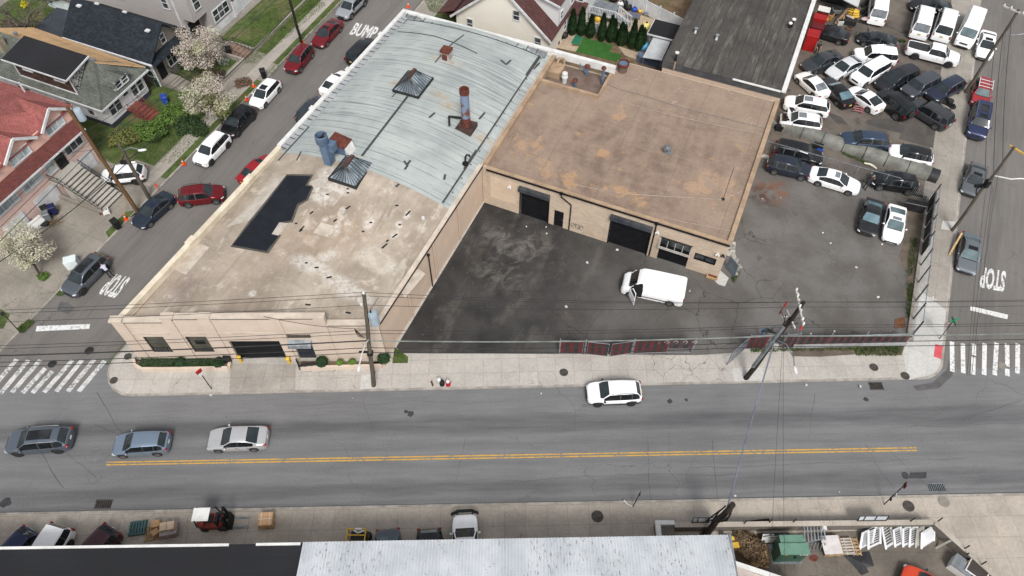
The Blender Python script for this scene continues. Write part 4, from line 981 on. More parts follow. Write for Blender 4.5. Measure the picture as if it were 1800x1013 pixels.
p=rooft(1271,351,4.93);mb=MB();mb.cyl(p,p+Vector((.2,.5,3.6)),.025,.02,6);mb.cyl(p,p+Vector((0,0,.1)),.15);mb.build('aerial_mast',M_IRON_D,SW)
mb=MB();mb.tube([rooft(1016,100,5.5),rooft(1022,118,4.9),rooft(1030,128,4.7)],.06,6);mb.build('conduit',M_BLUEG,SW)
GW=thing('building','long building with streaked dark grey roof and white east edge beside the tow lot','building',G(-5,75,0))
GE0,GE1,GD0,GD1=-11.05,1.45,65.2,112
mb=MB();mb.gbox(GE0+.1,GE1-.1,GD0+.1,GD1,ZP-.1,4.75);mb.build('wall',M_SIDEWALL,GW)
patch(lin(GE0,GE1,4),lin(GD0,GD1,4),M_GREYR,'roof',GW,0,lambda e,d:5.5+.0*e,smooth=None)
mb=MB();mb.gbox(GE0,GE1-.02,GD0,GD1,4.76,5.45);mb.build('fascia',mat('dark_fascia',C(86,86,88),C(70,70,72),1,.8),GW)
mb=MB();mb.gbox(GE1-.25,GE1+.2,GD0,GD1,5.46,5.62);mb.build('white_edge',M_WPAINT,GW)
mb=MB();mb.gbox(-3.7,1.15,GD0-.14,GD0+.06,5.5,5.6);mb.build('white_trim',M_WPAINT,GW)
for x,y,h,m1 in((1187,108,1.0,M_BLACK),(1222,58,.5,M_WPAINT),(1391,48,.9,M_BLACK),(1387,49,.5,M_BLACK),(1259,70,.5,M_WPAINT)):
 p=rooft(x,y,5.5);mb=MB();mb.cyl(p,p+Vector((0,0,h)),.13,.11,8);k=mb.build('vent_pipe',m1,GW,smooth=40);mb=MB();mb.lathe(p+Vector((0,0,h)),[(.2,0),(.22,.12),(.1,.2)],10);mb.build('cap',M_WPAINT if m1 is M_BLACK else M_STEEL,k,smooth=40)
FGB=thing('building','flat-roofed building with black felt roof and white front edge at bottom left','building',(-30,8,0))
def fgroof(px0,px1,name,m,parent,z=5.0):
 a,b_=P(*px0,z),P(*px1,z);return a,b_
a,b_=P(-260,967,5),P(531,955,5)
mb=MB();mb.prism([(a.x,a.y),(b_.x,b_.y),(b_.x,b_.y-14),(a.x,a.y-14)],4.4,5.0);mb.build('roof',M_BLACKR,FGB)
mb=MB();mb.prism([(a.x,a.y-.3),(b_.x-.1,b_.y-.3),(b_.x-.1,b_.y-14),(a.x,a.y-14)],0,4.39);mb.build('wall',M_FACADE2,FGB)
mb=MB()
for x0,x1 in((-260,402),(450,528)):
 p,q=P(x0,964.5-(x0+0)*.0145,5.05),P(x1,964.5-x1*.0145,5.05)
 mb.prism([(p.x,p.y-.05),(q.x,q.y-.05),(q.x,q.y+.11),(p.x,p.y+.11)],4.92,5.08)
mb.build('white_edge',M_WPAINT,FGB)
MTB=thing('building','shed building with rust-specked white corrugated roof at bottom centre','building',(0,8,0))
a,b_=P(533,953,5),P(1281,940,5)
mb=MB();nx=520;vs=[]
for i in range(nx+1):
 u=i/nx;p=a.lerp(b_,u);w=.035*math.cos(u*(b_-a).length/.21*2*PI)
 vs+=[(p.x+(.35*u*0),p.y,5.0+w),(p.x,p.y-7.5,5.7+w)]
mb.add(vs,[(2*i,2*i+1,2*i+3,2*i+2)for i in range(nx)]);mb.build('corrugated_roof',M_METALR,MTB,smooth=60)
mb=MB();mb.prism([(a.x+.15,a.y-.35),(b_.x-.15,b_.y-.35),(b_.x-.15,b_.y-12),(a.x+.15,a.y-12)],0,4.9);mb.build('wall',M_FACADE2,MTB)
mb=MB();p,q=a+Vector((0,-3.9,.0)),b_+Vector((0,-3.9,0));mb.bar((p.x,p.y,5.42),(q.x,q.y,5.42),.03,.02);mb.build('sheet_lap',mat('sheet_lap_grey',C(170,174,178),C(140,130,126),2,.6),MTB)  # thin grey bar across the corrugated sheets where they lap
mb=MB();mb.prism([(b_.x-.02,b_.y+.02),(b_.x+.14,b_.y+.02),(b_.x+.14,b_.y-7.5),(b_.x-.02,b_.y-7.5)],4.9,5.08);mb.build('verge_trim',M_STEEL,MTB)
p0,p1=P(1285,983,3),P(1420,1030,3)
LB=thing('building','low lean-to with white parapet edge beside the corrugated roof','building',(p0.x,p0.y-2,0))
mb=MB();mb.prism([(p0.x-.3,p0.y),(p1.x,p1.y),(p1.x,p1.y-6),(p0.x-.3,p0.y-6)],0,2.9);mb.build('wall',M_FACADE2,LB)
mb=MB();mb.prism([(p0.x-.3,p0.y-.3),(p1.x-.3,p1.y-.3),(p1.x-.3,p1.y-6),(p0.x-.3,p0.y-6)],2.91,2.98);mb.build('roof',mat('pinkish_roof',C(204,190,184),C(186,174,168),1,.8),LB)
mb=MB();dd=(p1-p0).normalized();s=Vector((dd.y,-dd.x,0))*.3;mb.prism([p0+Vector((-.3,0,0)),p1,p1+s,p0+s+Vector((-.3,0,0))],2.99,3.2);mb.build('white_edge',M_WPAINT,LB)
def win_e(par,e,d0,d1,z0,z1,glass=None,frame=None,cols=1,rows=2,name='window'):
 "window in a wall that faces +e"
 mb=MB();mb.gbox(e+.01,e+.05,d0,d1,z0,z1);w_=mb.build(name,glass or M_WIN,par)
 mb=MB();t=.09
 mb.gbox(e,e+.1,d0-t,d1+t,z1,z1+t);mb.gbox(e,e+.13,d0-t,d1+t,z0-t,z0);mb.gbox(e,e+.1,d0-t,d0,z0,z1);mb.gbox(e,e+.1,d1,d1+t,z0,z1)
 for i in range(1,cols):x=d0+(d1-d0)*i/cols;mb.gbox(e+.05,e+.1,x-.035,x+.035,z0,z1)
 for i in range(1,rows):z=z0+(z1-z0)*i/rows;mb.gbox(e+.05,e+.09,d0,d1,z-.03,z+.03)
 mb.build('frame',frame or M_WVINYL,w_);return w_
def win_d(par,d,e0,e1,z0,z1,glass=None,frame=None,cols=1,rows=2):
 "window in a wall that faces -d"
 mb=MB();mb.gbox(e0,e1,d-.05,d-.01,z0,z1);w_=mb.build('window',glass or M_WIN,par)
 mb=MB();t=.09
 mb.gbox(e0-t,e1+t,d-.1,d,z1,z1+t);mb.gbox(e0-t,e1+t,d-.13,d,z0-t,z0);mb.gbox(e0-t,e0,d-.1,d,z0,z1);mb.gbox(e1,e1+t,d-.1,d,z0,z1)
 for i in range(1,cols):x=e0+(e1-e0)*i/cols;mb.gbox(x-.035,x+.035,d-.1,d-.05,z0,z1)
 for i in range(1,rows):z=z0+(z1-z0)*i/rows;mb.gbox(e0,e1,d-.09,d-.05,z-.03,z+.03)
 mb.build('frame',frame or M_WVINYL,w_);return w_
def plate(mb,pts,t=.14):
 "roof plane: polygon of (e,d,z) given a thickness"
 q=[G(*p)for p in pts];mb.hexa([p-Vector((0,0,t))for p in q],q)
def trim_line(mb,pts,w=.14,h=.2):
 for a,b_ in zip(pts,pts[1:]):mb.bar(G(*a),G(*b_),w,h)
def stairs_e(mb,e_top,e_bot,d0,d1,z_top,z_bot,n):
 for i in range(n):
  a=e_top+(e_bot-e_top)*i/n;b_=e_top+(e_bot-e_top)*(i+1)/n
  mb.gbox(a,b_,d0,d1,z_bot-.02,z_top-(z_top-z_bot)*(i+.0)/n-.001*i)
def rail_e(par,m,e0,z0,e1,z1,d,h=.9,n=9,r=.02,name='railing'):
 mb=MB();a,b_=G(e0,d,z0),G(e1,d,z1)
 for i in range(n+1):
  p=a.lerp(b_,i/n);mb.bar(p,p+Vector((0,0,h)),r*1.3)
 mb.bar(a+Vector((0,0,h)),b_+Vector((0,0,h)),.05,.04);mb.bar(a+Vector((0,0,.12)),b_+Vector((0,0,.12)),.03)
 return mb.build(name,m,par)
H1=thing('house','pink brick house with red shingle roof, white garage doors and concrete front stairs','house',G(-66,29,0))
mb=MB();mb.gbox(-76,-60.2,20.4,33.9,ZP-.1,5.6);mb.build('lower_wall',M_PINKB,H1)
mb=MB();mb.gbox(-76,-60.25,20.4,33.9,5.61,7.1)
for d0,d1 in((30.35,33.75),(25.9,29.5),(21.2,24.8)):
 dm=(d0+d1)/2;mb.hexa([G(-60.9,d0,7.1),G(-60.2,d0,7.1),G(-60.2,d1,7.1),G(-60.9,d1,7.1)],[G(-60.9,dm-.05,8.35),G(-60.2,dm-.05,8.35),G(-60.2,dm+.05,8.35),G(-60.9,dm+.05,8.35)])
mb.build('upper_wall',M_PINKS,H1)
mb=MB();plate(mb,[(-77,19.9,6.95),(-60.1,19.9,6.95),(-64.5,27.1,9.3),(-77,27.1,9.3)]);plate(mb,[(-77,34.4,6.95),(-77,27.1,9.3),(-64.5,27.1,9.3),(-60.1,34.4,6.95)]);plate(mb,[(-60.1,19.9,6.95),(-60.1,34.4,6.95),(-64.5,27.1,9.3)])
for d0,d1 in((30.2,33.9),(25.75,29.65),(21.05,24.95)):
 dm=(d0+d1)/2;plate(mb,[(-59.85,d0,7.05),(-59.85,dm,8.5),(-63.6,dm,8.5),(-60.6,d0,7.05)]);plate(mb,[(-59.85,d1,7.05),(-60.6,d1,7.05),(-63.6,dm,8.5),(-59.85,dm,8.5)])
mb.build('roof',M_SH_RED,H1)
mb=MB()
for d0,d1 in((30.2,33.9),(25.75,29.65),(21.05,24.95)):
 dm=(d0+d1)/2;trim_line(mb,[(-59.8,d0,7.0),(-59.8,dm,8.45),(-59.8,d1,7.0)],.14,.24)
mb.build('white_trim',M_WVINYL,H1)
mb=MB();mb.hexa([G(-60.2,20.4,4.7),G(-59.5,20.4,4.62),G(-59.5,33.9,4.62),G(-60.2,33.9,4.7)],[G(-60.2,20.4,5.75),G(-59.5,20.4,4.75),G(-59.5,33.9,4.75),G(-60.2,33.9,5.75)]);mb.build('pent_roof',mat('dark_red_shingle',C(118,66,62),C(100,56,52),2,.9,fine=.15),H1)
mb=MB();mb.gbox(-59.52,-59.42,20.4,33.9,4.55,4.72);mb.build('gutter',M_WVINYL,H1)
for d0,d1 in((26.45,28.6),(30.85,32.85),(21.9,24.0)):win_e(H1,-60.25,d0,d1,6.05,6.98,M_WIN_L,None,3,1)
for d0,d1 in((25.9,28.05),(22.6,25.1)):win_e(H1,-60.2,d0,d1,3.2,4.42,M_WIN_L,None,3,1)
win_e(H1,-60.2,31.3,33.4,3.15,4.1,M_WIN,None,3,1);win_e(H1,-60.2,28.75,29.7,2.9,4.3,M_WIN_L,None,1,1)
mb=MB();mb.gbox(-60.19,-60.1,29.95,31.0,2.45,4.35);sd_=mb.build('door',M_BLACKP,H1)
for k in range(6):mb=MB();mb.gbox(-60.1,-60.06,30.0+.18*k,30.04+.18*k,2.5,4.3);mb.build('security_bar',M_IRON_D,sd_)
for d0,d1 in((31.6,33.5),(26.0,28.6),(22.3,24.6)):
 mb=MB();mb.gbox(-60.19,-60.12,d0,d1,ZP,2.0)
 for k in range(4):mb.gbox(-60.12,-60.1,d0+.05,d1-.05,ZP+.1+.48*k,ZP+.5+.48*k)
 mb.build('garage_door',M_WVINYL,H1)
mb=MB();n=11
stairs_e(mb,-58.9,-54.9,28.55,31.1,2.45,ZP,n);mb.gbox(-60.19,-58.9,28.3,31.3,2.25,2.46)
mb.build('concrete_stairs',m_concrete('stair_concrete',C(192,188,178),(5,5),0,(0,0),.2,.6),H1)
mb=MB()
for i in range(n):
 a=-58.9+4.0*(i+1)/n;z=2.45-(2.45-ZP)*(i+0)/n;mb.gbox(a-.004,a+.006,28.6,31.05,z-.2,z-.03)
mb.build('riser_strip',mat('riser_grey',C(104,98,90),C(90,84,78),2,.9),H1)  # darker strip on the front of each stair step
mb=MB();mb.prism([G(-60.1,28.2),G(-54.9,28.2),G(-54.9,28.5),G(-60.1,28.5)],ZP,.5)
mb.hexa([G(-57.6,28.35,.2),G(-54.9,28.35,.2),G(-54.9,28.54,.2),G(-57.6,28.54,.2)],[G(-57.6,28.35,1.65),G(-54.9,28.35,.28),G(-54.9,28.54,.28),G(-57.6,28.54,1.65)]);mb.build('stair_cheek',M_DRIVE,H1)
rail_e(H1,M_IRON_D,-58.9,2.4,-55.0,.2,28.45,.85,12);rail_e(H1,M_IRON_D,-58.9,2.4,-55.0,.2,31.2,.85,12);rail_e(H1,M_IRON_D,-60.1,2.45,-58.9,2.45,28.4,.85,5)
mb=MB();mb.cyl(G(-65.5,34.0,6.9),G(-65.5,34.0,8.2),.08,.08,8);mb.build('gutter_pipe',M_WVINYL,H1)
H2=thing('house','white bungalow with grey-green shingle roof, black shed dormer and bare plywood far slope','house',G(-69,41,0))
mb=MB();mb.gbox(-78,-62.1,38.25,44.15,.75,3.3);mb.build('wall',M_SID_WHITE,H2)
mb=MB();mb.gbox(-77.9,-62.15,38.3,44.1,ZP-.1,.74);mb.build('foundation',mat('dark_blue_base',C(58,64,80),C(50,54,66),1,.8),H2)
mb=MB();RZ=5.95;rd=41.15
plate(mb,[(-79,37.7,3.2),(-61.6,37.7,3.2),(-64.2,rd,RZ),(-79,rd,RZ)]);plate(mb,[(-61.6,37.7,3.2),(-61.6,44.75,3.3),(-63.9,43.4,4.6),(-64.2,rd,RZ)]);mb.build('roof',M_SH_GREY,H2)
mb=MB();plate(mb,[(-78.5,rd,RZ),(-64.2,rd,RZ),(-61.7,44.75,3.6),(-76.5,44.6,4.4)]);mb.build('far_roof_slope',M_PLY,H2)
mb=MB();trim_line(mb,[(-79,37.65,3.1),(-61.6,37.65,3.1),(-61.55,44.8,3.2)],.14,.18);mb.build('gutter',M_WVINYL,H2)
mb=MB();mb.hexa([G(-72.6,38.35,3.5),G(-65.0,38.35,3.5),G(-65.0,rd-.3,4.6),G(-72.6,rd-.3,4.6)],[G(-72.6,38.35,5.85),G(-65.0,38.35,5.85),G(-65.0,rd-.3,6.3),G(-72.6,rd-.3,6.3)]);dm=mb.build('dormer_wall',M_SH_BRK,H2)
mb=MB();plate(mb,[(-73.2,37.8,5.9),(-64.7,37.8,5.9),(-64.7,rd+.15,6.45),(-73.2,rd+.15,6.45)],.12);mb.build('dormer_roof',M_BLACKR,H2)
mb=MB();trim_line(mb,[(-73.2,37.76,5.85),(-64.66,37.76,5.85),(-64.62,rd+.15,6.42)],.08,.16);trim_line(mb,[(-72.6,38.3,5.7),(-72.6,38.3,3.7),(-64.95,38.3,3.7),(-64.95,38.3,5.7)],.1,.1);mb.build('dormer_trim',M_WVINYL,H2)
mb=MB();mb.hexa([G(-64.98,38.4,3.8),G(-64.9,38.4,3.8),G(-64.9,rd-.4,5.9),G(-64.98,rd-.4,5.9)],[G(-64.98,38.4,5.7),G(-64.9,38.4,5.7),G(-64.9,rd-.4,6.15),G(-64.98,rd-.4,6.15)]);mb.build('dormer_cheek',mat('mottled_grey_shingle',C(172,172,170),C(52,50,48),5,.9,lo=.45,hi=.55),H2)
for e0 in(-71.4,-67.2):win_d(H2,38.34,e0,e0+1.2,4.9,5.55,M_WIN_L if e0<-70 else M_WIN,None,1,1)
mb=MB();mb.hexa([G(-63.6,40.35,3.6),G(-61.85,40.35,3.6),G(-61.85,42.45,3.6),G(-63.6,42.45,3.6)],[G(-63.6,40.35,4.35),G(-61.85,40.35,4.35),G(-61.85,42.45,4.35),G(-63.6,42.45,4.35)]);mb.hexa([G(-63.6,40.35,4.35),G(-61.85,40.35,4.35),G(-61.85,42.45,4.35),G(-63.6,42.45,4.35)],[G(-63.6,41.3,4.9),G(-61.85,41.3,4.9),G(-61.85,41.5,4.9),G(-63.6,41.5,4.9)]);mb.build('front_dormer',M_SID_WHITE,H2)
mb=MB();plate(mb,[(-61.6,40.1,4.2),(-61.6,41.4,5.0),(-64.2,41.4,5.0),(-63.6,40.1,4.2)],.1);plate(mb,[(-61.6,42.7,4.2),(-63.6,42.7,4.2),(-64.2,41.4,5.0),(-61.6,41.4,5.0)],.1);mb.build('front_dormer_roof',M_SH_GREY,H2)
win_e(H2,-61.85,40.6,41.3,3.7,4.4);win_e(H2,-61.85,41.5,42.2,3.7,4.4)
for d0 in(38.75,39.6,42.15,43.05):win_e(H2,-62.1,d0,d0+.72,1.45,3.0,M_WIN,None,1,2)
mb=MB();mb.gbox(-62.09,-62.02,40.85,41.8,.9,3.0);dr_=mb.build('door',M_WVINYL,H2);mb=MB();mb.gbox(-62.02,-61.99,41.0,41.65,2.35,2.8);mb.build('door_window',M_WIN,dr_)
for e0 in(-74.2,-73.2,-67.6,-64.6):win_d(H2,38.25,e0,e0+.7,1.3,2.7)
mb=MB();stairs_e(mb,-61.4,-59.3,40.6,42.1,.95,ZP,5);mb.gbox(-62.1,-61.4,40.6,42.1,.75,.951);st_=mb.build('wooden_steps',mat('red_brown_deck_stain',C(134,74,62),C(112,60,52),3,.8,fine=.1),H2)
for dd_ in(40.55,42.15):rail_e(H2,mat('red_brown_deck_stain',S(1,1,1)),-61.6,.95,-59.3,.2,dd_,.85,6,.03)
mb=MB();mb.gbox(-75.9,-75.3,39.6,40.3,4.5,6.4);ch=mb.build('chimney',mat('buff_brick',C(170,160,140),C(140,130,112),3,.9,fine=.1),H2);mb=MB();mb.gbox(-75.8,-75.4,39.7,40.2,6.4,6.46);mb.build('flue',M_BLACK,ch)
mb=MB()
p=G(-64.4,41.3,6.05);mb.box(p,(.5,.35,.25),GROT);mb.box(G(-75,41.6,6.0),(.4,.3,.25),GROT);mb.build('roof_vent',M_STEEL,H2)
H3=thing('house','taupe clapboard house with charcoal gable roof and white trim behind the blossom trees','house',G(-68,48.3,0))
mb=MB();mb.gbox(-73,-62.0,45.75,51.2,ZP-.1,3.9);mb.hexa([G(-73,45.75,3.9),G(-62.02,45.75,3.9),G(-62.02,51.2,3.9),G(-73,51.2,3.9)],[G(-73,48.4,6.2),G(-62.02,48.4,6.2),G(-62.02,48.6,6.2),G(-73,48.6,6.2)]);mb.build('wall',M_SID_TAUPE,H3)
mb=MB();plate(mb,[(-73.4,45.2,3.75),(-61.2,45.2,3.75),(-61.2,48.5,6.6),(-73.4,48.5,6.6)]);plate(mb,[(-73.4,51.8,3.75),(-73.4,48.5,6.6),(-61.2,48.5,6.6),(-61.2,51.8,3.75)])
plate(mb,[(-61.9,45.4,3.9),(-61.0,45.4,3.4),(-61.0,51.5,3.4),(-61.9,51.5,3.9)],.1)
mb.build('roof',M_SH_DARK,H3)
mb=MB();plate(mb,[(-78.6,45.7,2.9),(-73.45,45.7,3.2),(-73.45,49.6,3.6),(-78.6,49.6,3.3)]);mb.build('rear_roof',mat('slate_grey_felt',C(64,70,80),C(54,58,66),.8,.8),H3)
mb=MB();mb.gbox(-78.3,-73.05,46.4,49.3,ZP-.1,2.75);mb.build('rear_wall',M_SID_TAUPE,H3)
mb=MB();trim_line(mb,[(-73.4,45.12,3.6),(-61.15,45.12,3.6)],.14,.18);trim_line(mb,[(-61.97,45.72,3.5),(-61.97,45.72,.2)],.14,.14);mb.build('gutter',M_WVINYL,H3)
win_e(H3,-62.0,48.15,48.75,4.15,5.15,M_WIN,None,1,2);win_e(H3,-62.0,47.9,49.1,1.3,2.9,M_WIN,None,2,2);win_d(H3,45.75,-63.1,-62.3,1.4,3.0)
for e0 in(-70.6,-66.2):win_d(H3,45.75,e0,e0+.8,1.5,3.1)
mb=MB();mb.gbox(-61.99,-61.92,46.2,47.2,.6,2.8);mb.build('door',M_BLACKP,H3)
mb=MB();stairs_e(mb,-60.9,-58.9,45.9,47.5,.75,ZP,4);mb.gbox(-62,-60.9,45.9,47.5,ZP,.751);mb.build('front_steps',M_DRIVE,H3)
rail_e(H3,M_IRON_D,-62,.75,-60.9,.75,47.6,.8,4);rail_e(H3,M_IRON_D,-60.9,.75,-58.9,.2,47.6,.8,6)
for e0,d0,z0 in((-72.0,47.9,6.2),(-62.6,47.6,5.9),(-69.8,48.5,6.68),(-66,48.5,6.68)):
 mb=MB();mb.box(G(e0,d0,z0+.06),(.5,.25 if z0>6.5 else.4,.12),GROT);mb.build('roof_vent',M_WVINYL,H3)
H4=thing('house','pale grey two-storey clapboard house with white windows at the top left','house',G(-71,57,0))
mb=MB();mb.gbox(-84,-62.3,53.6,60.0,3.2,8.5);mb.build('upper_wall',M_SID_GREY,H4)
mb=MB();mb.gbox(-84,-63.8,53.6,60.0,ZP-.1,3.19);mb.gbox(-63.8,-62.3,55.9,60.0,.9,3.19);mb.build('lower_wall',M_SID_GREY,H4)
mb=MB();mb.gbox(-63.79,-62.25,55.85,60.05,ZP-.1,.89);mb.build('base_trim',M_WVINYL,H4)
mb=MB();mb.gbox(-63.79,-63.7,53.9,55.6,ZP,2.5);mb.build('porch_door',M_BLACKP,H4)
mb=MB();plate(mb,[(-85,53,8.4),(-61.8,53,8.4),(-61.8,56.8,10.2),(-85,56.8,10.2)]);plate(mb,[(-85,60.6,8.4),(-85,56.8,10.2),(-61.8,56.8,10.2),(-61.8,60.6,8.4)]);mb.build('roof',M_SH_DARK,H4)
win_e(H4,-62.3,56.6,59.3,1.4,2.75,M_WIN,None,3,2);win_e(H4,-62.3,54.4,55.3,4.3,5.9);win_e(H4,-62.3,57.5,58.6,4.3,5.9)
for e0,z0 in((-76.5,3.9),(-72.8,3.7),(-66.0,4.2),(-70,5.2)):win_d(H4,53.6,e0,e0+.75,z0,z0+1.4)
mb=MB();mb.gbox(-64.5,-64.3,53.5,53.6,.2,8.2);mb.build('downpipe',M_WVINYL,H4)
rail_e(H4,M_IRON_D,-62.3,.2,-60.2,.2,54.9,.9,6)
mb=MB();mb.prism([P(395,78,ZP),P(440,21,ZP),P(455,28,ZP),P(430,70,ZP),P(413,77,ZP)],ZP,ZP+.04);struct(mb.build('path',m_concrete('path_concrete',C(186,176,160),(1,.8),GA,(0,0),.2,.5)))
def vfence(name,label,pts,h,m,post=1.9,cat='fence',lattice=False):
 t=thing(name,label,cat,pts[0])
 pn=MB();
 for a,b_ in zip(pts,pts[1:]):
  d=(b_-a);L=d.length;k=max(1,round(L/post))
  pn.bar(a+Vector((0,0,h*.5)),b_+Vector((0,0,h*.5)),.05,h*.92)
  pn.bar(a+Vector((0,0,h*.96)),b_+Vector((0,0,h*.96)),.09,.1)
  for i in range(k+1):
   p=a.lerp(b_,i/k);q=MB();q.bar(p,p+Vector((0,0,h+.12)),.13);q.bar(p+Vector((0,0,h+.12)),p+Vector((0,0,h+.17)),.17);q.build('post',m,t)
 pn.build('panel',m,t);return t
vfence('vinyl_fence','white solid vinyl fence beside the grey house and the sloping lawn',[P(415,30,ZP),P(470,-25,ZP)],1.8,M_WVINYL)
t=thing('retaining_wall','low kerb wall along the raised lawn of the grey house','wall',G(-56.2,56,0));mb=MB();mb.gbox(-56.2,-55.98,55.3,85,ZP,ZP+.42);mb.gbox(-59.6,-56.21,55.1,55.29,ZP,ZP+.42);mb.build('coping',M_WALK_G,t)
t=thing('garden_steps','brown garden steps climbing from the pavement to the grey house path','steps',G(-57,54.2,0));mb=MB()
for i in range(5):mb.gbox(-56.3-.5*(i+1),-56.3-.5*i,53.3,54.95,ZP-.05,ZP+.1*(i+1))
mb.build('tread',mat('brown_step_stone',C(150,124,108),C(128,104,92),2,.9,fine=.1),t)
rail_e(t,M_IRON_D,-58.8,.6,-56.3,.2,53.2,.85,5);rail_e(t,M_IRON_D,-58.8,.6,-56.3,.2,55.0,.85,5)
t=thing('retaining_wall','low garden wall with coping in front of the blossom trees','wall',G(-56,50,0));mb=MB();mb.gbox(-56.2,-55.95,46.6,53.1,ZP,ZP+.55);mb.gbox(-59,-56.21,52.85,53.09,ZP,ZP+.55);mb.build('coping',M_WALK_G,t)
H5=thing('house','cream clapboard house with maroon roof behind the silver roof','house',G(-30,70,0))
mb=MB();mb.gbox(-35.9,-24.3,67.2,79,ZP-.1,3.0);mb.hexa([G(-35.9,67.2,3.0),G(-24.3,67.2,3.0),G(-24.3,79,3.0),G(-35.9,79,3.0)],[G(-30.3,67.2,8.0),G(-29.9,67.2,8.0),G(-29.9,79,8.0),G(-30.3,79,8.0)]);mb.build('wall',M_SID_CREAM,H5)
mb=MB();plate(mb,[(-24.0,66.8,2.95),(-24.0,79.4,2.95),(-30.1,79.4,8.35),(-30.1,66.8,8.35)]);plate(mb,[(-36.4,66.8,2.95),(-30.1,66.8,8.35),(-30.1,79.4,8.35),(-36.4,79.4,2.95)]);mb.build('roof',M_SH_MAR,H5)
mb=MB();trim_line(mb,[(-36.45,66.72,2.9),(-30.1,66.72,8.25),(-23.95,66.72,2.9)],.12,.24);mb.build('rake_trim',M_WVINYL,H5)
win_d(H5,67.2,-28.7,-28.0,4.4,5.5,M_WIN,None,1,2);win_d(H5,67.2,-34.5,-33.85,1.75,2.9,M_WIN,None,1,2);win_d(H5,67.2,-26.05,-25.35,1.6,2.8,M_WIN,None,1,2)
mb=MB();mb.gbox(-27.2,-24.25,69.5,77,3.01,6.0);mb.build('dormer_wall',M_SID_WHITE,H5);mb=MB();plate(mb,[(-24.0,69.1,5.95),(-24.0,77.3,5.95),(-29.5,77.3,7.6),(-29.5,69.1,7.6)],.12);mb.build('dormer_roof',M_SH_MAR,H5)
mb=MB();trim_line(mb,[(-23.95,69.05,5.95),(-29.3,69.05,7.5)],.1,.2);mb.build('dormer_trim',M_WVINYL,H5)
win_e(H5,-24.25,70.2,70.8,3.6,4.6);win_e(H5,-24.25,71.6,72.3,1.3,2.4);win_e(H5,-24.25,73.5,74.2,3.6,4.6)
p=G(-26.5,71.5,6.9);mb=MB();mb.cyl(p-Vector((0,0,.4)),p+Vector((0,0,.7)),.06);mb.build('vent_pipe',M_BLACK,H5)
mb=MB();mb.gbox(-38.2,-36.5,68.3,72,1.9,2.1);plate(mb,[(-38.6,67.6,2.3),(-36.3,67.6,3.3),(-36.3,72.4,3.3),(-38.6,72.4,2.3)]);mb.build('side_porch_roof',M_SH_MAR,H5)
H6=thing('house','white clapboard house end with small maroon porch roof behind the evergreens','house',G(-22,77,0))
mb=MB();mb.gbox(-26.5,-22.9,75.2,86,ZP-.1,7);mb.build('wall',M_SID_WHITE,H6);mb=MB();plate(mb,[(-24.0,73.6,2.5),(-22.6,73.6,2.5),(-22.6,75.2,3.2),(-24.0,75.2,3.2)]);mb.build('porch_roof',M_SH_MAR,H6)
win_d(H6,75.2,-23.9,-23.3,3.2,4.4)
SHD=thing('shed','small grey shed with black felt roof beside the grey roofed building','shed',G(-13,75,0))
mb=MB();mb.gbox(-14.5,-12.0,73.7,76.2,ZP,2.25);mb.build('wall',M_STEEL,SHD);mb=MB();mb.gbox(-14.75,-11.8,73.45,76.45,2.26,2.42);mb.build('roof',M_BLACKR,SHD);mb=MB();trim_line(mb,[(-14.78,76.4,2.36),(-14.78,73.42,2.36),(-11.8,73.42,2.36)],.07,.18);mb.build('trim',M_WVINYL,SHD)
CAN=thing('canopy','white sheet canopy sloping from the shed to the brown roof','canopy',G(-13,71,0))
mb=MB();plate(mb,[(-14.1,69.8,1.9),(-12.0,70.1,1.9),(-12.0,73.4,2.15),(-14.0,73.4,2.15)],.05);mb.build('sheet',mat('greyish_white_sheet',C(206,208,210),C(184,188,190),.9,.6),CAN)
for e0,d0 in((-14.0,69.9),(-12.1,70.2),(-14.0,73.3),(-12.1,73.3)):mb=MB();mb.bar(G(e0,d0,ZP),G(e0,d0,1.85),.07);mb.build('leg',M_GALV,CAN)
t=thing('tarpaulin','blue-grey tarpaulin bundle below the white canopy','tarpaulin',P(1128,108,ZP));mb=MB();c0=[(1122,98),(1164,108),(1160,115),(1120,103)]
q=[P(x,y,.6)for x,y in c0];mb.hexa([(p.x,p.y,ZP)for p in q],[(p.x+rnd.uniform(-.2,.2),p.y+rnd.uniform(-.2,.2),.9+.3*rnd.random())for p in q]);mb.build('sheet',mat('blue_grey_tarp',C(104,122,148),C(70,84,106),1.6,.6),t)
vfence('vinyl_fence','white vinyl garden fence with post caps along the far side of the patio',[G(-20.5,81.5,ZP),G(-11.3,78.2,ZP)],1.9,M_WVINYL)
vfence('vinyl_fence','low white vinyl fence behind the row of evergreens',[G(-23.5,74.3,ZP),G(-14.9,74.7,ZP)],1.2,M_WVINYL)
DK=thing('deck','raised garden deck with white balustrade and steps','deck',G(-20.5,77.5,0));mb=MB();mb.gbox(-22.8,-19.5,76.4,79.5,1.0,1.12);mb.build('platform',M_STEEL,DK)
mb=MB();stairs_e(mb,-19.5,-17.8,76.6,77.6,1.1,ZP,5);mb.build('steps',M_STEEL,DK)
def rail_any(par,a,b_,h,m,n):
 mb=MB()
 for i in range(n+1):
  p=a.lerp(b_,i/n);mb.bar(p,p+Vector((0,0,h)),.05 if i%6 else.1)
 mb.bar(a+Vector((0,0,h)),b_+Vector((0,0,h)),.09,.06);mb.bar(a+Vector((0,0,.12)),b_+Vector((0,0,.12)),.05);return mb.build('balustrade',m,par)
rail_any(DK,G(-22.8,76.4,1.12),G(-19.5,76.4,1.12),.95,M_WVINYL,16);rail_any(DK,G(-19.5,76.4,1.12),G(-17.8,76.5,.2),.95,M_WVINYL,9);rail_any(DK,G(-19.5,77.7,1.12),G(-17.8,77.7,.2),.95,M_WVINYL,9)
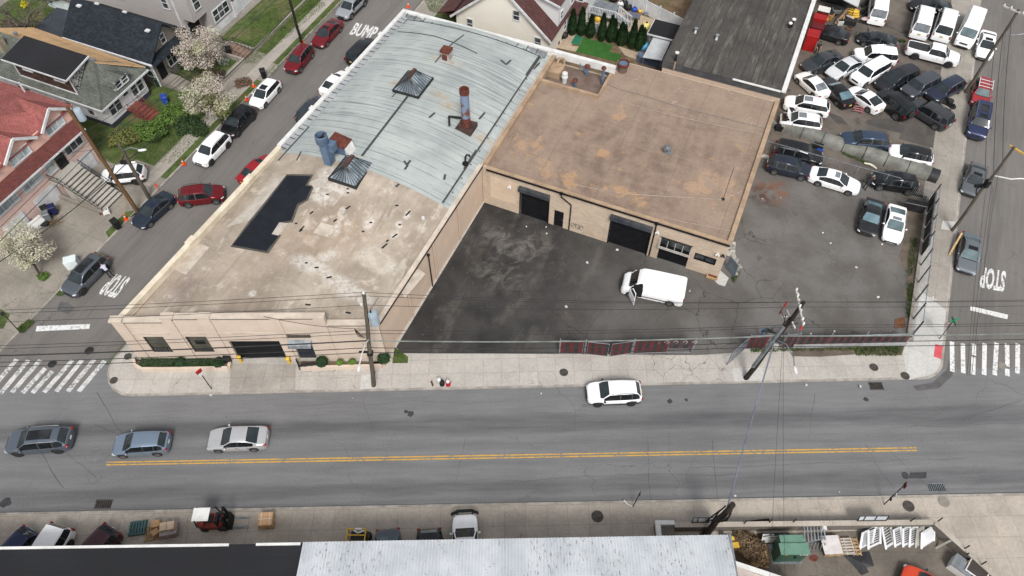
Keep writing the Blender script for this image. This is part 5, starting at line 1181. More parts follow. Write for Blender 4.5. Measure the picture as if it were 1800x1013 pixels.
for e0,d0 in((-22.7,76.5),(-19.6,76.5),(-19.6,79.4)):mb=MB();mb.bar(G(e0,d0,ZP),G(e0,d0,1.0),.12);mb.build('post',M_WVINYL,DK)
KIND={'sedan':dict(L=4.75,W=1.84,top=[(0,.50),(.012,.62),(.05,.71),(.16,.82),(.27,.93),(.43,1.40),(.55,1.45),(.69,1.38),(.86,1.06),(.96,1.01),(.99,.93),(1,.6)],g=(.27,.43,.69,.86),belt=(.86,.95),R=.33,ax=(.19,.78),gc=.2,end=.80),'coupe':dict(L=4.7,W=1.86,top=[(0,.50),(.012,.60),(.05,.69),(.16,.80),(.28,.91),(.45,1.33),(.56,1.38),(.66,1.33),(.88,1.02),(.96,.99),(.99,.9),(1,.6)],g=(.28,.45,.66,.88),belt=(.86,.97),R=.34,ax=(.19,.78),gc=.18,end=.80),'hatch':dict(L=4.45,W=1.80,top=[(0,.52),(.012,.65),(.05,.74),(.15,.86),(.24,.97),(.41,1.45),(.6,1.50),(.87,1.42),(.965,1.02),(.99,.95),(1,.6)],g=(.24,.41,.87,.965),belt=(.90,.98),R=.33,ax=(.19,.80),gc=.2,end=.93),'suv':dict(L=4.6,W=1.88,top=[(0,.55),(.012,.78),(.04,.90),(.14,1.0),(.245,1.10),(.385,1.60),(.55,1.68),(.88,1.61),(.965,1.14),(.988,1.06),(1,.62)],g=(.245,.385,.88,.965),belt=(.99,1.08),R=.37,ax=(.19,.80),gc=.25,end=.935),'bigsuv':dict(L=5.05,W=1.98,top=[(0,.60),(.01,.90),(.03,1.02),(.14,1.10),(.24,1.17),(.345,1.76),(.5,1.86),(.93,1.80),(.985,1.20),(.993,1.1),(1,.65)],g=(.24,.345,.93,.985),belt=(1.05,1.12),R=.39,ax=(.18,.79),gc=.28,end=.965),'boxsuv':dict(L=4.75,W=1.98,top=[(0,.65),(.01,.95),(.03,1.08),(.15,1.14),(.25,1.2),(.33,1.80),(.45,1.88),(.95,1.84),(.985,1.25),(.993,1.1),(1,.7)],g=(.25,.33,.95,.985),belt=(1.14,1.18),R=.42,ax=(.18,.79),gc=.33,end=.965),'minivan':dict(L=5.05,W=1.98,top=[(0,.52),(.012,.68),(.05,.82),(.12,.95),(.18,1.06),(.36,1.64),(.55,1.75),(.91,1.68),(.975,1.12),(.99,1.02),(1,.6)],g=(.18,.36,.91,.975),belt=(1.0,1.1),R=.34,ax=(.18,.78),gc=.2,end=.955),'van':dict(L=5.7,W=2.06,top=[(0,.55),(.01,.85),(.03,1.05),(.09,1.22),(.13,1.32),(.235,2.02),(.29,2.3),(.4,2.4),(.94,2.36),(.99,2.26),(.997,1.5),(1,.6)],g=(.13,.235,.95,.992),belt=(1.2,1.3),R=.36,ax=(.165,.80),gc=.24,end=.33),'ambulette':dict(L=5.7,W=2.06,top=[(0,.55),(.01,.85),(.03,1.05),(.10,1.15),(.16,1.25),(.25,1.95),(.33,2.30),(.45,2.40),(.93,2.38),(.985,1.30),(.992,1.15),(1,.6)],g=(.16,.25,.94,.985),belt=(1.18,1.22),R=.37,ax=(.17,.78),gc=.25,end=.9),'pickup':dict(L=5.9,W=2.02,top=[(0,.65),(.01,.98),(.03,1.10),(.14,1.16),(.235,1.22),(.325,1.80),(.42,1.88),(.57,1.83),(.615,1.26),(.64,1.24),(.975,1.24),(.99,1.2),(1,.7)],g=(.235,.325,.57,.615),belt=(1.14,1.18),R=.42,ax=(.17,.79),gc=.35,end=.585),}
def interp(pts,x):
 if x<=pts[0][0]:return pts[0][1]
 for(a,va),(b,vb)in zip(pts,pts[1:]):
  if x<=b:return va+(vb-va)*(x-a)/(b-a)
 return pts[-1][1]
BOXY=[False]
def pts_w(f):
 return interp([(0,.50),(.006,.62),(.02,.77),(.05,.885),(.1,.95),(.18,.985),(.3,1),(.72,1),(.86,.98),(.93,.935),(.965,.87),(.985,.78),(1,.62)]if not BOXY[0]else[(0,.62),(.006,.74),(.02,.85),(.05,.93),(.12,.97),(.3,1),(.95,1),(.985,.96),(1,.9)],f)
PAINT={}
M_WSCR=m_glass('sky_toned_windscreen',C(44,52,55),.06,C(54,62,66))  # base colour lightened to stand for sky mirrored in front and rear glass
def paint(col,metal=.0,rough=.32):
 key=(tuple(round(c,4)for c in col),metal,rough)
 if key not in PAINT:
  t=NT('car_paint');v=t.pos(world=False)
  dirt=t.mth('MULTIPLY',t.ramp(t.noise(v,1.4,5,.7),.4,.75),.12)
  c=t.mix(dirt,tuple(col),(.16,.15,.14,1))
  PAINT[key]=t.done(c,rough,metal,.4,.35)
 return PAINT[key]
WHEELS={}
M_RIM_S=mat('alloy_rim',C(176,178,182),C(140,142,146),5,.35,.7)
M_RIM_B=mat('black_rim',(.02,.02,.022,1),(.05,.05,.052,1),5,.4,.4)
M_LAMP=mat('headlamp_lens',C(214,220,224),C(160,168,174),6,.12)
M_TAIL=mat('tail_lamp_lens',C(176,22,26),C(120,12,18),5,.15)
M_CHROME=mat('chrome_trim',C(200,203,206),C(170,173,176),3,.2,.8)
M_PLATE=mat('licence_plate',C(222,196,110),C(206,180,96),3,.5)
M_TRIM=mat('dark_trim',(.022,.022,.023,1),(.035,.035,.036,1),3,.6)
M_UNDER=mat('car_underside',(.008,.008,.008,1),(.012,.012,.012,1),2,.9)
M_SUNROOF=m_glass('sunroof_glass',(.012,.013,.015,1),.05,(.03,.032,.035,1))
M_SUNR_L=m_glass('grey_sunroof_glass',C(130,136,142),.1,C(104,110,116))
def wheel_mesh(Rw,black):
 k=(Rw,black)
 if k in WHEELS:return WHEELS[k]
 wd=.24
 t=MB().lathe((0,0,0),[(Rw*.66,-wd/2),(Rw*.92,-wd/2),(Rw,-wd*.32),(Rw,wd*.32),(Rw*.92,wd/2),(Rw*.66,wd/2)],18,0,'Y')
 r=MB().lathe((0,0,0),[(Rw*.60,-.115),(Rw*.68,-.124),(Rw*.70,-.124)],18,0,'Y')
 r=MB()
 r.lathe((0,0,0),[(Rw*.66,.10),(Rw*.66,.126),(Rw*.60,.126),(Rw*.58,.10)],18,0,'Y')
 r.lathe((0,0,0),[(Rw*.15,.10),(Rw*.15,.125),(Rw*.08,.13)],10,0,'Y')
 for i in range(5):
  a=2*PI*i/5;c,s=math.cos(a),math.sin(a)
  q=[(c*Rw*.1-s*.05,s*Rw*.1+c*.05),(c*Rw*.1+s*.05,s*Rw*.1-c*.05),(c*Rw*.62+s*.035,s*Rw*.62-c*.035),(c*Rw*.62-s*.035,s*Rw*.62+c*.035)]
  r.hexa([(x,.105,z)for x,z in q],[(x,.124,z)for x,z in q])
 def me(mb,m,nm):
  o=mb.build(nm,m,smooth=40);d=o.data;bpy.data.objects.remove(o);return d
 WHEELS[k]=(me(t,M_RUBBER,'wheel'),me(r,M_RIM_B if black else M_RIM_S,'rim'));return WHEELS[k]
def link(me,name,parent,loc,rz=0.0):
 o=bpy.data.objects.new(name,me);COL.objects.link(o);o.parent=parent;o.location=loc;o.rotation_euler=(0,0,rz);return o
def car(kind,label,front,rear,col,metal=0.0,name='parked_car',cat='car',group=None,z=.75,glass=None,black_rim=False,rails=False,sunroof=None,cladding=False,plate=True,roofcol=None,hood_open=False,length=None,zg=ZP,door_open=False,trim=None,tinted=False,rear_solid=False,steer=0.0,gap=None):
 K=KIND[kind];a,b=P(front[0],front[1],z+zg),P(rear[0],rear[1],z+zg)
 meas=(a-b).length;L=length or max(K['L']*.94,min(K['L']*1.07,meas));W=K['W']*(1 if L<K['L']*1.03 else 1.02)
 c=(a+b)/2;d=(a-b).normalized();rz=math.atan2(d.y,d.x)
 root=thing(name,label,cat,(c.x,c.y,zg),rz,group)
 body_m=paint(col,metal);roof_m=paint(roofcol,metal)if roofcol else body_m
 gl=glass or M_WSCR
 BOXY[0]=kind in('van','ambulette')
 cow,wt,rt_,rb=K['g'];Rw=K['R'];axf,axr=K['ax']
 arch=Rw*1.16
 xs=set([0,.004,.012,.025,.05,.09,.12,.15,.2,.3,.35,.5,.6,.7,.75,.85,.9,.94,.965,.98,.99,.996,1,cow,wt,rt_,rb,(cow+wt)/2,(rt_+rb)/2,cow+(wt-cow)*.22])
 for ax in(axf,axr):
  for k in(-1.02,-.99,-.86,-.7,-.45,-.2,0,.2,.45,.7,.86,.99,1.02):xs.add(ax+k*arch/L)
 pw=.05/L
 pil=[]
 if K['end']>.5:
  m1=cow+(.53 if kind in('sedan','coupe','hatch')else.49)*(K['end']-cow);pil.append(m1)
  if kind in('suv','bigsuv','boxsuv','minivan','hatch','ambulette'):pil.append(cow+(.80 if kind!='ambulette' else.7)*(K['end']-cow))
 for p_ in pil:xs.add(p_-pw);xs.add(p_+pw)
 ssf=cow+(wt-cow)*.30;xs.add(ssf);xs.add(K['end'])
 xs=sorted(x for x in xs if 0<=x<=1)
 q=[xs[0]]
 for x in xs[1:]:
  if x-q[-1]>.0025:q.append(x)
  elif any(abs(x-k)<1e-9 for k in(cow,wt,rt_,rb)):q[-1]=x
 xs=q
 rings=[]
 for f in xs:
  w=W/2*pts_w(f);zt=interp(K['top'],f)
  zb=min(K['belt'][0]+(K['belt'][1]-K['belt'][0])*f,zt-.035)
  if f<.05:zb=min(zb,zt-.10)
  if kind=='pickup' and f>rb:zb=zt-.03
  gc=K['gc']+(.10*max(0,1-f/.03)if f<.03 else 0)+(.12*max(0,(f-.97)/.03))
  zl=gc
  for ax in(axf,axr):
   dx=abs(f-ax)*L
   if dx<arch:zl=max(zl,Rw+math.sqrt(max(0,arch*arch-dx*dx))*.98)
  zl=min(zl,zb-.1)
  cab=zt-zb
  tumble=.36 if kind not in('van','ambulette','boxsuv','bigsuv','minivan')else(.12 if kind in('van','ambulette')else.25)
  wr=w*.955-tumble*max(0,cab)-.02
  if kind in('suv','hatch','minivan')and f>.6:wr*=1-.13*(f-.6)/.4
  if kind in('sedan','coupe')and f>.55:wr*=1-.10*(f-.55)/.45
  mid=zl+(zb-zl)*.45
  ring=[(0,zl+.0),(w*.80,zl),(w*.965,zl+.02 if zl>gc+.01 else zl+.05),(w*1.0,mid),(w*.995,zb-.07),(w*.955,zb)]
  if cab<.16:
   ring+=[(w*.93,zb+cab*.35),(w*.86,zb+cab*.8),(w*.74,zt-.006),(w*.4,zt+.004),(0,zt+.008)]
  else:
   ring+=[(w*.945,zb+.012),(wr+.012,zb+cab*.86),(wr-.07,zt-.025),(wr*.5,zt-.002),(0,zt+.006)]
  rings.append(ring)
 n=len(rings[0])
 vs=[];N2=2*n-2
 for f,ring in zip(xs,rings):
  x=L/2-f*L
  for y,zz in ring:vs.append((x,-y,zz))
  for y,zz in ring[-2:0:-1]:vs.append((x,y,zz))
 body=MB();glassF={'windscreen':[],'rear_window':[],'side_window':[],'side_window2':[]}
 fs=[];ms=[]
 for i in range(len(xs)-1):
  xm=(xs[i]+xs[i+1])/2
  cabf=interp(K['top'],xm)-(K['belt'][0]+(K['belt'][1]-K['belt'][0])*xm)
  for j in range(N2):
   fc=(i*N2+j,(i+1)*N2+j,(i+1)*N2+(j+1)%N2,i*N2+(j+1)%N2)
   s=j if j<n-1 else N2-1-j
   tgt=None
   if s in(8,9):
    if cow<xm<wt:tgt='windscreen'
    elif rt_<xm<rb and not rear_solid and kind!='van':tgt='rear_window'
   elif s==6 and ssf<xm<K['end']and cabf>.10:
    if not any(p_-pw<xm<p_+pw for p_ in pil):tgt='side_window' if j<n-1 else 'side_window2'
   if tgt:glassF[tgt].append(fc);continue
   m=0
   if s==6 and ssf<xm<K['end']and cabf>.10 and kind not in('van','ambulette'):m=1
   if s==0 or s==1:m=2
   elif s==2 and cladding:m=1
   elif s==2 and zlow(fc,vs)>Rw*1.2 and cladding:m=1
   elif s>=7 and wt<=xm<=rt_ and roofcol:m=3
   elif tinted and s==7 and cow<xm<rt_:m=1
   if kind=='pickup' and s>=8 and xm>rb+.015 and xm<.975:m=1
   fs.append(fc);ms.append(m)
 fs.append(tuple(range(N2)));ms.append(1 if cladding else 0);fs.append(tuple(range((len(xs)-1)*N2,len(xs)*N2))[::-1]);ms.append(0)
 body.v=vs;body.f=fs;body.m=ms
 body.build('body',[body_m,M_TRIM,M_UNDER,roof_m],root,True,32)
 def submesh(name,faces,m):
  if not faces:return
  idx=sorted(set(i for f in faces for i in f));mp={k:i for i,k in enumerate(idx)}
  o=MB();o.v=[vs[k]for k in idx];o.f=[tuple(mp[k]for k in f)for f in faces];o.m=[0]*len(faces)
  return o.build(name,m,root,True,40)
 submesh('windscreen',glassF['windscreen'],gl);submesh('rear_window',glassF['rear_window'],gl if not rear_solid else body_m)
 submesh('side_window',glassF['side_window'],M_CARGL);submesh('side_window',glassF['side_window2'],M_CARGL)
 tm,rm=wheel_mesh(Rw,black_rim)
 for ax in(axf,axr):
  for sd in(1,-1):
   w_=link(tm,'wheel',root,(L/2-ax*L,sd*(W/2-.12),Rw),(0 if sd>0 else PI)+(steer if ax==axf else 0))
   link(rm,'rim',w_,(0,0,0))
 zh=interp(K['top'],.03)-.14;zt_=min(K['belt'][1],interp(K['top'],.985))-.10
 for sd in(1,-1):
  MB().ell((L/2-.045*L,sd*W*.37,zh),(.22,.17,.085),8,5,0,sd*-.5).build('headlight',M_LAMP,root,True,60)
  if kind in('van','ambulette','bigsuv','boxsuv','pickup'):
   MB().box((-L/2+.035,sd*W*.435,zt_-.02),(.12,.12,.34),0).build('tail_light',M_TAIL,root,True)
  else:
   MB().ell((-L/2+.10,sd*W*.375,zt_),(.13,.20,.085),8,5,0,sd*.35).build('tail_light',M_TAIL,root,True,60)
  xm=L/2-(cow+(wt-cow)*.42)*L
  m_=MB().ell((xm,sd*(W/2+.09),K['belt'][0]+.09),(.09,.11,.075),8,5);m_.bar((xm,sd*(W/2-.06),K['belt'][0]+.02),(xm,sd*(W/2+.05),K['belt'][0]+.07),.05)
  m_.build('wing_mirror',roof_m if not cladding else M_TRIM,root,True,60)
 MB().box((L/2-.012,0,zh-.08),(.06,W*.42,.16)).build('grille',M_TRIM,root,True)
 mb=MB().box((L/2+.0,0,.42),(.05,W*.6,.14));mb.build('bumper_vent',M_TRIM,root,True)
 if plate:MB().box((-L/2-.012,0,zt_-.12),(.03,.32,.16)).build('licence_plate',M_PLATE if rnd.random()<.5 else M_WPAINT,root,True)
 for sd in(1,-1):
  for f in[cow+.04*(1 if kind!='van' else.3)]+pil[:1]:
   x=L/2-f*L;z1=K['belt'][0]+(K['belt'][1]-K['belt'][0])*f
   MB().box((x,sd*(W/2*.997),(z1+K['gc'])/2+.05),(.014,.012,(z1-K['gc'])-.3)).build('door_seam',M_TRIM,root,True)
  for f in pil[:1]+([pil[0]+.19]if kind not in('coupe','van')and pil else[]):
   MB().box((L/2-f*L+.14,sd*(W/2*.995),K['belt'][1]-.14),(.16,.04,.03)).build('door_handle',M_TRIM if col[0]<.5 else body_m,root,True)
 zc=interp(K['top'],cow)
 MB().box((L/2-cow*L+.03,0,zc+.006),(.09,W*.72,.02)).build('wiper_cowl',M_TRIM,root,True)
 zr=interp(K['top'],(wt+rt_)/2)
 if rails:
  wr=W/2*.955-(.2 if kind!='ambulette' else.12)*(zr-K['belt'][1])-.12
  for sd in(1,-1):
   x0=L/2-(wt+.03)*L;x1=L/2-(rt_-.03)*L
   mb=MB().tube([(x0,sd*wr,interp(K['top'],wt+.03)-.03),(x0-.12,sd*wr,interp(K['top'],wt+.05)+.04),((x0+x1)/2,sd*wr,zr+.05),(x1+.12,sd*wr,interp(K['top'],rt_-.05)+.04),(x1,sd*wr,interp(K['top'],rt_-.03)-.03)],.022,5)
   mb.build('roof_rail',M_TRIM if rails=='black' else M_CHROME,root,True,60)
 if sunroof:
  a0,a1=(wt+.015,wt+.015+(rt_-wt)*(.75 if sunroof=='long' else.36))
  m_=MB();nn=5;g_=[]
  for i in range(nn):
   f=a0+(a1-a0)*i/(nn-1);zz=interp(K['top'],f)+.012
   g_+=[(L/2-f*L,-.40,zz-.006),(L/2-f*L,0,zz),(L/2-f*L,.40,zz-.006)]
  for i in range(nn-1):
   for j in range(2):m_.add([g_[i*3+j],g_[(i+1)*3+j],g_[(i+1)*3+j+1],g_[i*3+j+1]],[(0,1,2,3)])
  m_.build('sunroof',M_SUNR_L if sunroof=='grey' else M_SUNROOF,root,True,60)
 if trim=='chrome':
  for sd in(1,-1):
   mb=MB()
   for i in range(7):
    f0=ssf+(K['end']-ssf)*i/7;f1=ssf+(K['end']-ssf)*(i+1)/7
    y0,y1=W/2*pts_w(f0)*.958,W/2*pts_w(f1)*.958
    zb0=K['belt'][0]+(K['belt'][1]-K['belt'][0])*f0;zb1=K['belt'][0]+(K['belt'][1]-K['belt'][0])*f1
    mb.bar((L/2-f0*L,sd*y0,zb0+.008),(L/2-f1*L,sd*y1,zb1+.008),.03)
   mb.build('chrome_strip',M_CHROME,root,True)
 if hood_open:
  x0=L/2-cow*L+.05;zc=interp(K['top'],cow)
  mb=MB();ln=cow*L*.86;an=R(hood_open)
  p=[(x0,-W*.40,zc+.02),(x0,W*.40,zc+.02),(x0+ln*math.cos(an),W*.36,zc+ln*math.sin(an)),(x0+ln*math.cos(an),-W*.36,zc+ln*math.sin(an))]
  off=Vector((-math.sin(an),0,math.cos(an)))*.05
  mb.hexa(p,[tuple(Vector(k)+off)for k in p]);mb.build('open_bonnet',body_m,root,True,None)
  eb=MB();eb.box((L/2-cow*L*.52,0,interp(K['top'],.12)+.015),(cow*L*.72,W*.68,.03));
  for k in range(7):eb.box((L/2-cow*L*(.25+.6*rnd.random()),W*.5*(rnd.random()-.5),interp(K['top'],.12)+.05),(.3,.22,.1*rnd.random()+.05),rnd.random())
  eb.build('engine_bay',M_TRIM,root,True)
 root['len']=L
 del root['len']
 return root,L,W
def zlow(fc,vs):return min(vs[i][2]for i in fc)
WH=(.86,.865,.87,1);BK=(.006,.007,.009,1);DG=C(66,70,76);GR=C(120,126,134);SV=C(190,194,198);NV=C(38,44,62);RD=C(132,26,38)
def z4(o,s):return lambda x,y:(o[0]+x/s,o[1]+y/s)
CARS=[]
LEFT='cars parked along the west kerb of the side street';EAST='cars parked beside the long building';MAIN='cars driving on the main road'
SOUTH='cars parked nose-in by the south building';TOW='cars stored in the tow lot';RIGHT='cars parked along the east side street'
def c_(*a,**k):return car(*a,**k)
c_('suv','silver crossover parked first at the top end of the tree-lined kerb',(599,29),(637,-8),SV,.5,group=LEFT,rails=True,cladding=True,zg=0)
c_('sedan','dark red four-door saloon with sunroof, parked between silver and red crossovers',(555,78),(594,36),RD,.4,group=LEFT,sunroof='short',zg=0)
c_('suv','dark red crossover parked by the front steps and lawn kerb',(509,124),(542,83),RD,.4,group=LEFT,rails=True,zg=0)
c_('hatch','small white crossover with two-part sunroof beside the wheelie bin',(447,184),(484,143),WH,0,group=LEFT,sunroof='short',zg=0,length=4.35)
c_('suv','black crossover parked under the blossom tree',(397,236),(440,190),BK,.2,group=LEFT,cladding=True,zg=0,black_rim=True)
c_('suv','white crossover with dark windows parked by the orange cone',(348,287),(396,237),WH,0,group=LEFT,rails=True,zg=0,black_rim=True)
c_('suv','small white crossover with black wheel arches standing in the driveway beside the concrete stairs',(181,311),(251,304),WH,0,cladding=True,black_rim=True,rails=True,length=4.3)
c_('sedan','dark blue saloon parked at the kerb under the leaning wooden pole',(240,396),(299,344),C(44,56,74),.4,group=LEFT,zg=0,trim='chrome',z=.6)
c_('suv','dark red crossover backing across the side street',(394,338),(314,348),C(126,20,30),.4,name='moving_car',rails='black',zg=0,z=.7)
c_('suv','grey crossover with black glass roof and a person leaning at its door',(118,517),(183,452),C(104,110,118),.5,group=LEFT,sunroof='long',zg=0,black_rim=True,z=.65)
c_('bigsuv','black estate car seen over the white parapet near the road lettering',(656,73),(619,109),(.012,.014,.018,1),.2,group=EAST,zg=0)
c_('sedan','white saloon seen half over the white parapet',(610,126),(570,164),WH,0,group=EAST,zg=0)
c_('suv','dark grey crossover seen half over the white parapet',(568,174),(530,212),C(66,72,82),.4,group=EAST,zg=0)
c_('sedan','bright red saloon seen half behind the beige parapet',(474,278),(430,316),C(178,26,40),.3,group=EAST,zg=0)
c_('suv','dark grey crossover with black sunroof driving at the left end of the main road',(8,778),(128,769),C(108,118,130),.5,name='moving_car',group=MAIN,rails=True,sunroof='long',zg=0,cladding=False,black_rim=True,length=4.85,z=.8)
c_('hatch','blue-grey hatchback driving between the grey crossover and silver saloon',(198,782),(297,776),C(140,158,178),.5,name='moving_car',group=MAIN,zg=0,z=.75)
c_('sedan','silver saloon driving near the start of the yellow line',(366,772),(469,768),C(204,205,207),.35,name='moving_car',group=MAIN,zg=0,length=4.6,glass=None,z=.72)
c_('suv','white crossover with black cladding driving past the hydrant pavement',(1033,691),(1126,688),WH,0,name='moving_car',group=MAIN,zg=0,cladding=True,rails='black',black_rim=True,length=4.4,tinted=False,z=.8)
c_('hatch','dark blue hatchback half under the black roof',(-10,1010),(42,949),C(28,44,84),.4,group=SOUTH,zg=ZP,z=.8)
c_('bigsuv','white estate car with open tailgate glass half under the black roof',(52,1022),(100,946),WH,0,group=SOUTH,sunroof='short',black_rim=True,z=.8)
c_('suv','maroon crossover half under the black roof',(132,1008),(186,946),C(72,34,46),.3,group=SOUTH,z=.8)
c_('sedan','grey saloon nose-in under the white metal roof',(682,1030),(682,944),C(98,104,112),.4,group=SOUTH,glass=M_CARGL2,z=.8)
c_('suv','black crossover with grey rear window nose-in under the white metal roof',(755,1030),(755,941),BK,.2,group=SOUTH,glass=M_SUNR_L,z=.8)
pc,pL,pW=c_('sedan','white patrol-style saloon with black push bar facing the road',(817,911),(819,1005),WH,0,group=SOUTH,z=.8)
mb=MB()
for y in(-.55,.55):mb.tube([(pL/2+.02,y,.3),(pL/2+.2,y,.5),(pL/2+.18,y,.95)],.05,6)
for zz in(.5,.7,.92):mb.tube([(pL/2+.0,-1.0,zz-.1),(pL/2+.2,-.5,zz),(pL/2+.2,.5,zz),(pL/2+.0,1.0,zz-.1)],.045,6)
mb.build('push_bar',M_BLACK,pc,True,60)
c_('hatch','orange sports car with black roof in the walled yard',(1604,1016),(1678,1058),C(226,76,44),0,roofcol=BK,z=.8,black_rim=True)
c_('sedan','black saloon with silver rear wheels nosing towards the red gates',(1432,50),(1489,67),BK,.2,group=TOW,z=.7)
c_('sedan','black saloon with bonnet raised behind the white ambulance van',(1508,63),(1577,77),C(44,48,54),.4,group=TOW,hood_open=62,trim='chrome',z=.7)
c_('bigsuv','white boxy estate car with roof rails facing left in the tow lot',(1504,94),(1574,101),WH,0,group=TOW,rails=True,z=.9)
c_('ambulette','white ambulance van beside the stack of tyres',(1550,-26),(1541,45),WH,0,name='van',cat='van',group='white vans in the tow lot',z=1.2,glass=M_SUNR_L)
c_('coupe','black sports car across the top of the tow lot',(1600,6),(1673,14),BK,.2,group=TOW,z=.7)
c_('ambulette','white ambulance van with grey rear windows behind the pickup bed',(1630,6),(1616,62),WH,0,name='van',cat='van',group='white vans in the tow lot',z=1.2,glass=M_SUNR_L)
c_('ambulette','white van with dark rear window behind the pickup cab',(1671,14),(1656,63),WH,0,name='van',cat='van',group='white vans in the tow lot',z=1.2)
c_('van','white high-roof van facing the camera at the tow lot edge',(1692,83),(1720,16),WH,0,name='van',cat='van',group='white vans in the tow lot',z=1.2,glass=M_CARGL2)
c_('sedan','white saloon with black front grille parked outermost by the leaning pole',(1729,102),(1738,55),WH,0,group=RIGHT,z=.7,sunroof='short')
c_('pickup','white crew-cab pickup truck with dark bed cover',(1688,104),(1594,80),WH,0,name='pickup_truck',cat='pickup truck',group=TOW,z=.95,black_rim=True)
c_('sedan','charcoal saloon parked against the grey building with tyres beside it',(1414,119),(1476,96),C(70,76,82),.4,group=TOW,z=.7)
c_('sedan','silver-white saloon parked between charcoal saloon and white estate',(1458,132),(1515,104),C(228,231,234),.1,group=TOW,z=.7)
c_('bigsuv','white long estate car with grey roof rails in the middle row',(1499,144),(1560,110),WH,0,group=TOW,rails=True,z=.85,length=5.2)
c_('minivan','dark grey minivan in the middle row beside the white estate',(1546,151),(1610,123),C(50,52,58),.4,group=TOW,z=.85)
c_('bigsuv','slate grey estate car in the middle of the middle row',(1589,166),(1645,138),C(84,88,96),.4,group=TOW,z=.8,length=4.7)
c_('suv','dark navy crossover at the right end of the middle row',(1635,171),(1690,141),C(54,62,84),.4,group=TOW,z=.8,rails=True)
c_('sedan','white saloon nose to the grey building below the loose tyres',(1409,130),(1448,166),WH,0,group=TOW,z=.7,glass=M_SUNR_L)
c_('sedan','long black saloon with pale blue rear window',(1450,137),(1494,185),BK,.2,group=TOW,z=.7,length=5.0,glass=M_CARGL3,trim='chrome')
c_('coupe','white fastback saloon with broken front and loose red bumper beside it',(1499,157),(1544,189),WH,0,group=TOW,z=.7)
bx,bL,bW=c_('boxsuv','black boxy off-roader with spare wheel on its back',(1547,160),(1600,204),BK,.2,group=TOW,z=.95,rails='black',sunroof=None)
sw=link(wheel_mesh(.42,True)[0],'spare_wheel',bx,(-bL/2-.13,0,1.12),PI/2);link(wheel_mesh(.42,True)[1],'rim',sw,(0,0,0),PI)
c_('bigsuv','dark grey estate car with roof bars beside the black off-roader',(1609,183),(1663,216),C(72,74,78),.3,group=TOW,z=.85,rails='black',length=4.7)
c_('suv','white and grey estate car with sunroof nose to the small building',(1384,178),(1453,192),WH,0,group=TOW,z=.8,sunroof='grey',length=4.8)
c_('suv','white crossover with bonnet raised and long grey sunroof',(1374,208),(1442,219),WH,0,group=TOW,z=.8,sunroof='grey',hood_open=55)
c_('suv','dark blue estate car with worn lettering on its roof behind the fallen pipe',(1482,243),(1560,250),C(64,80,104),.4,group=TOW,z=.8,length=4.85)
c_('suv','white crossover with black roof and windows behind the fallen pipe',(1564,264),(1638,280),WH,0,group=TOW,z=.8,roofcol=BK,tinted=True)
c_('bigsuv','black estate car nearest the small building below the fallen pipe',(1442,279),(1365,262),BK,.2,group=TOW,z=.8,length=4.8)
c_('suv','dark navy crossover parked along the chain-link fence behind the white saloon',(1425,302),(1350,285),C(48,56,72),.4,group=TOW,z=.75)
c_('sedan','white saloon with small sunroof parked along the chain-link fence',(1509,329),(1427,304),WH,0,group=TOW,z=.7,length=5.0,sunroof='grey',trim='chrome')
c_('suv','black crossover with a person at its front by the dark gate panel',(1532,313),(1614,326),BK,.2,group=TOW,z=.75,sunroof='long')
c_('sedan','black old saloon parked in the open lot left of the white coupe',(1524,408),(1538,354),C(40,42,46),.3,z=.7,glass=M_CARGL3,group='two old cars in the open lot')
c_('coupe','white coupe with sunroof parked in the open lot right of the black saloon',(1568,423),(1577,363),WH,0,z=.7,sunroof='grey',glass=M_CARGL2,group='two old cars in the open lot')
rx,rL,rW=c_('suv','red crossover with white roof rack parked at the kerb',(1722,182),(1729,143),C(176,54,62),.2,group=RIGHT,zg=0,z=.8,glass=M_CARGL2)
mb=MB()
for x in(-.9,-.3,.3):mb.bar((x,-.7,1.74),(x,.7,1.74),.06)
for y in(-.68,.68):mb.bar((-1.2,y,1.77),(.6,y,1.77),.06)
mb.build('roof_rack',M_WPAINT,rx,True)
c_('bigsuv','blue large estate car parked behind the red crossover',(1717,239),(1727,186),C(56,66,104),.4,group=RIGHT,zg=0,z=.85,rails=True,sunroof='long')
c_('sedan','slate grey saloon parked halfway along the kerb',(1705,340),(1721,291),C(112,117,122),.4,group=RIGHT,zg=0,z=.7,sunroof='short')
c_('sedan','blue-grey saloon with sunroof parked nearest the stop lettering',(1700,477),(1708,413),C(126,132,139),.4,group=RIGHT,zg=0,z=.7,sunroof='short',glass=M_CARGL2)
vn,vL,vW=c_('van','white high-roof delivery van with its front door open in the asphalt yard',(1092,490),(1207,515),WH,0,name='delivery_van',cat='van',length=5.5,z=1.15,glass=M_CARGL,trim=None)
a_=R(58);hx=vL/2-.155*vL;hy=vW/2+.01
def dv(u,out,z):return(hx-u*math.cos(a_)-out*math.sin(a_)*0,hy+u*math.sin(a_),z)
mb=MB();n_=Vector((math.sin(a_),math.cos(a_),0))*.07
def panel(pts,m):
 mb.hexa(pts,[tuple(Vector(p)+n_)for p in pts],m)
panel([dv(0,0,.45),dv(1.1,0,.45),dv(1.1,0,1.28),dv(0,0,1.28)],0)
mb.bar(Vector(dv(.05,0,1.28))+n_*.5,Vector(dv(.45,0,2.0))+n_*.5,.06);mb.bar(Vector(dv(.45,0,2.0))+n_*.5,Vector(dv(1.07,0,2.0))+n_*.5,.06);mb.bar(Vector(dv(1.07,0,2.0))+n_*.5,Vector(dv(1.07,0,1.28))+n_*.5,.06)
dr=mb.build('open_door',paint(WH),vn,True)
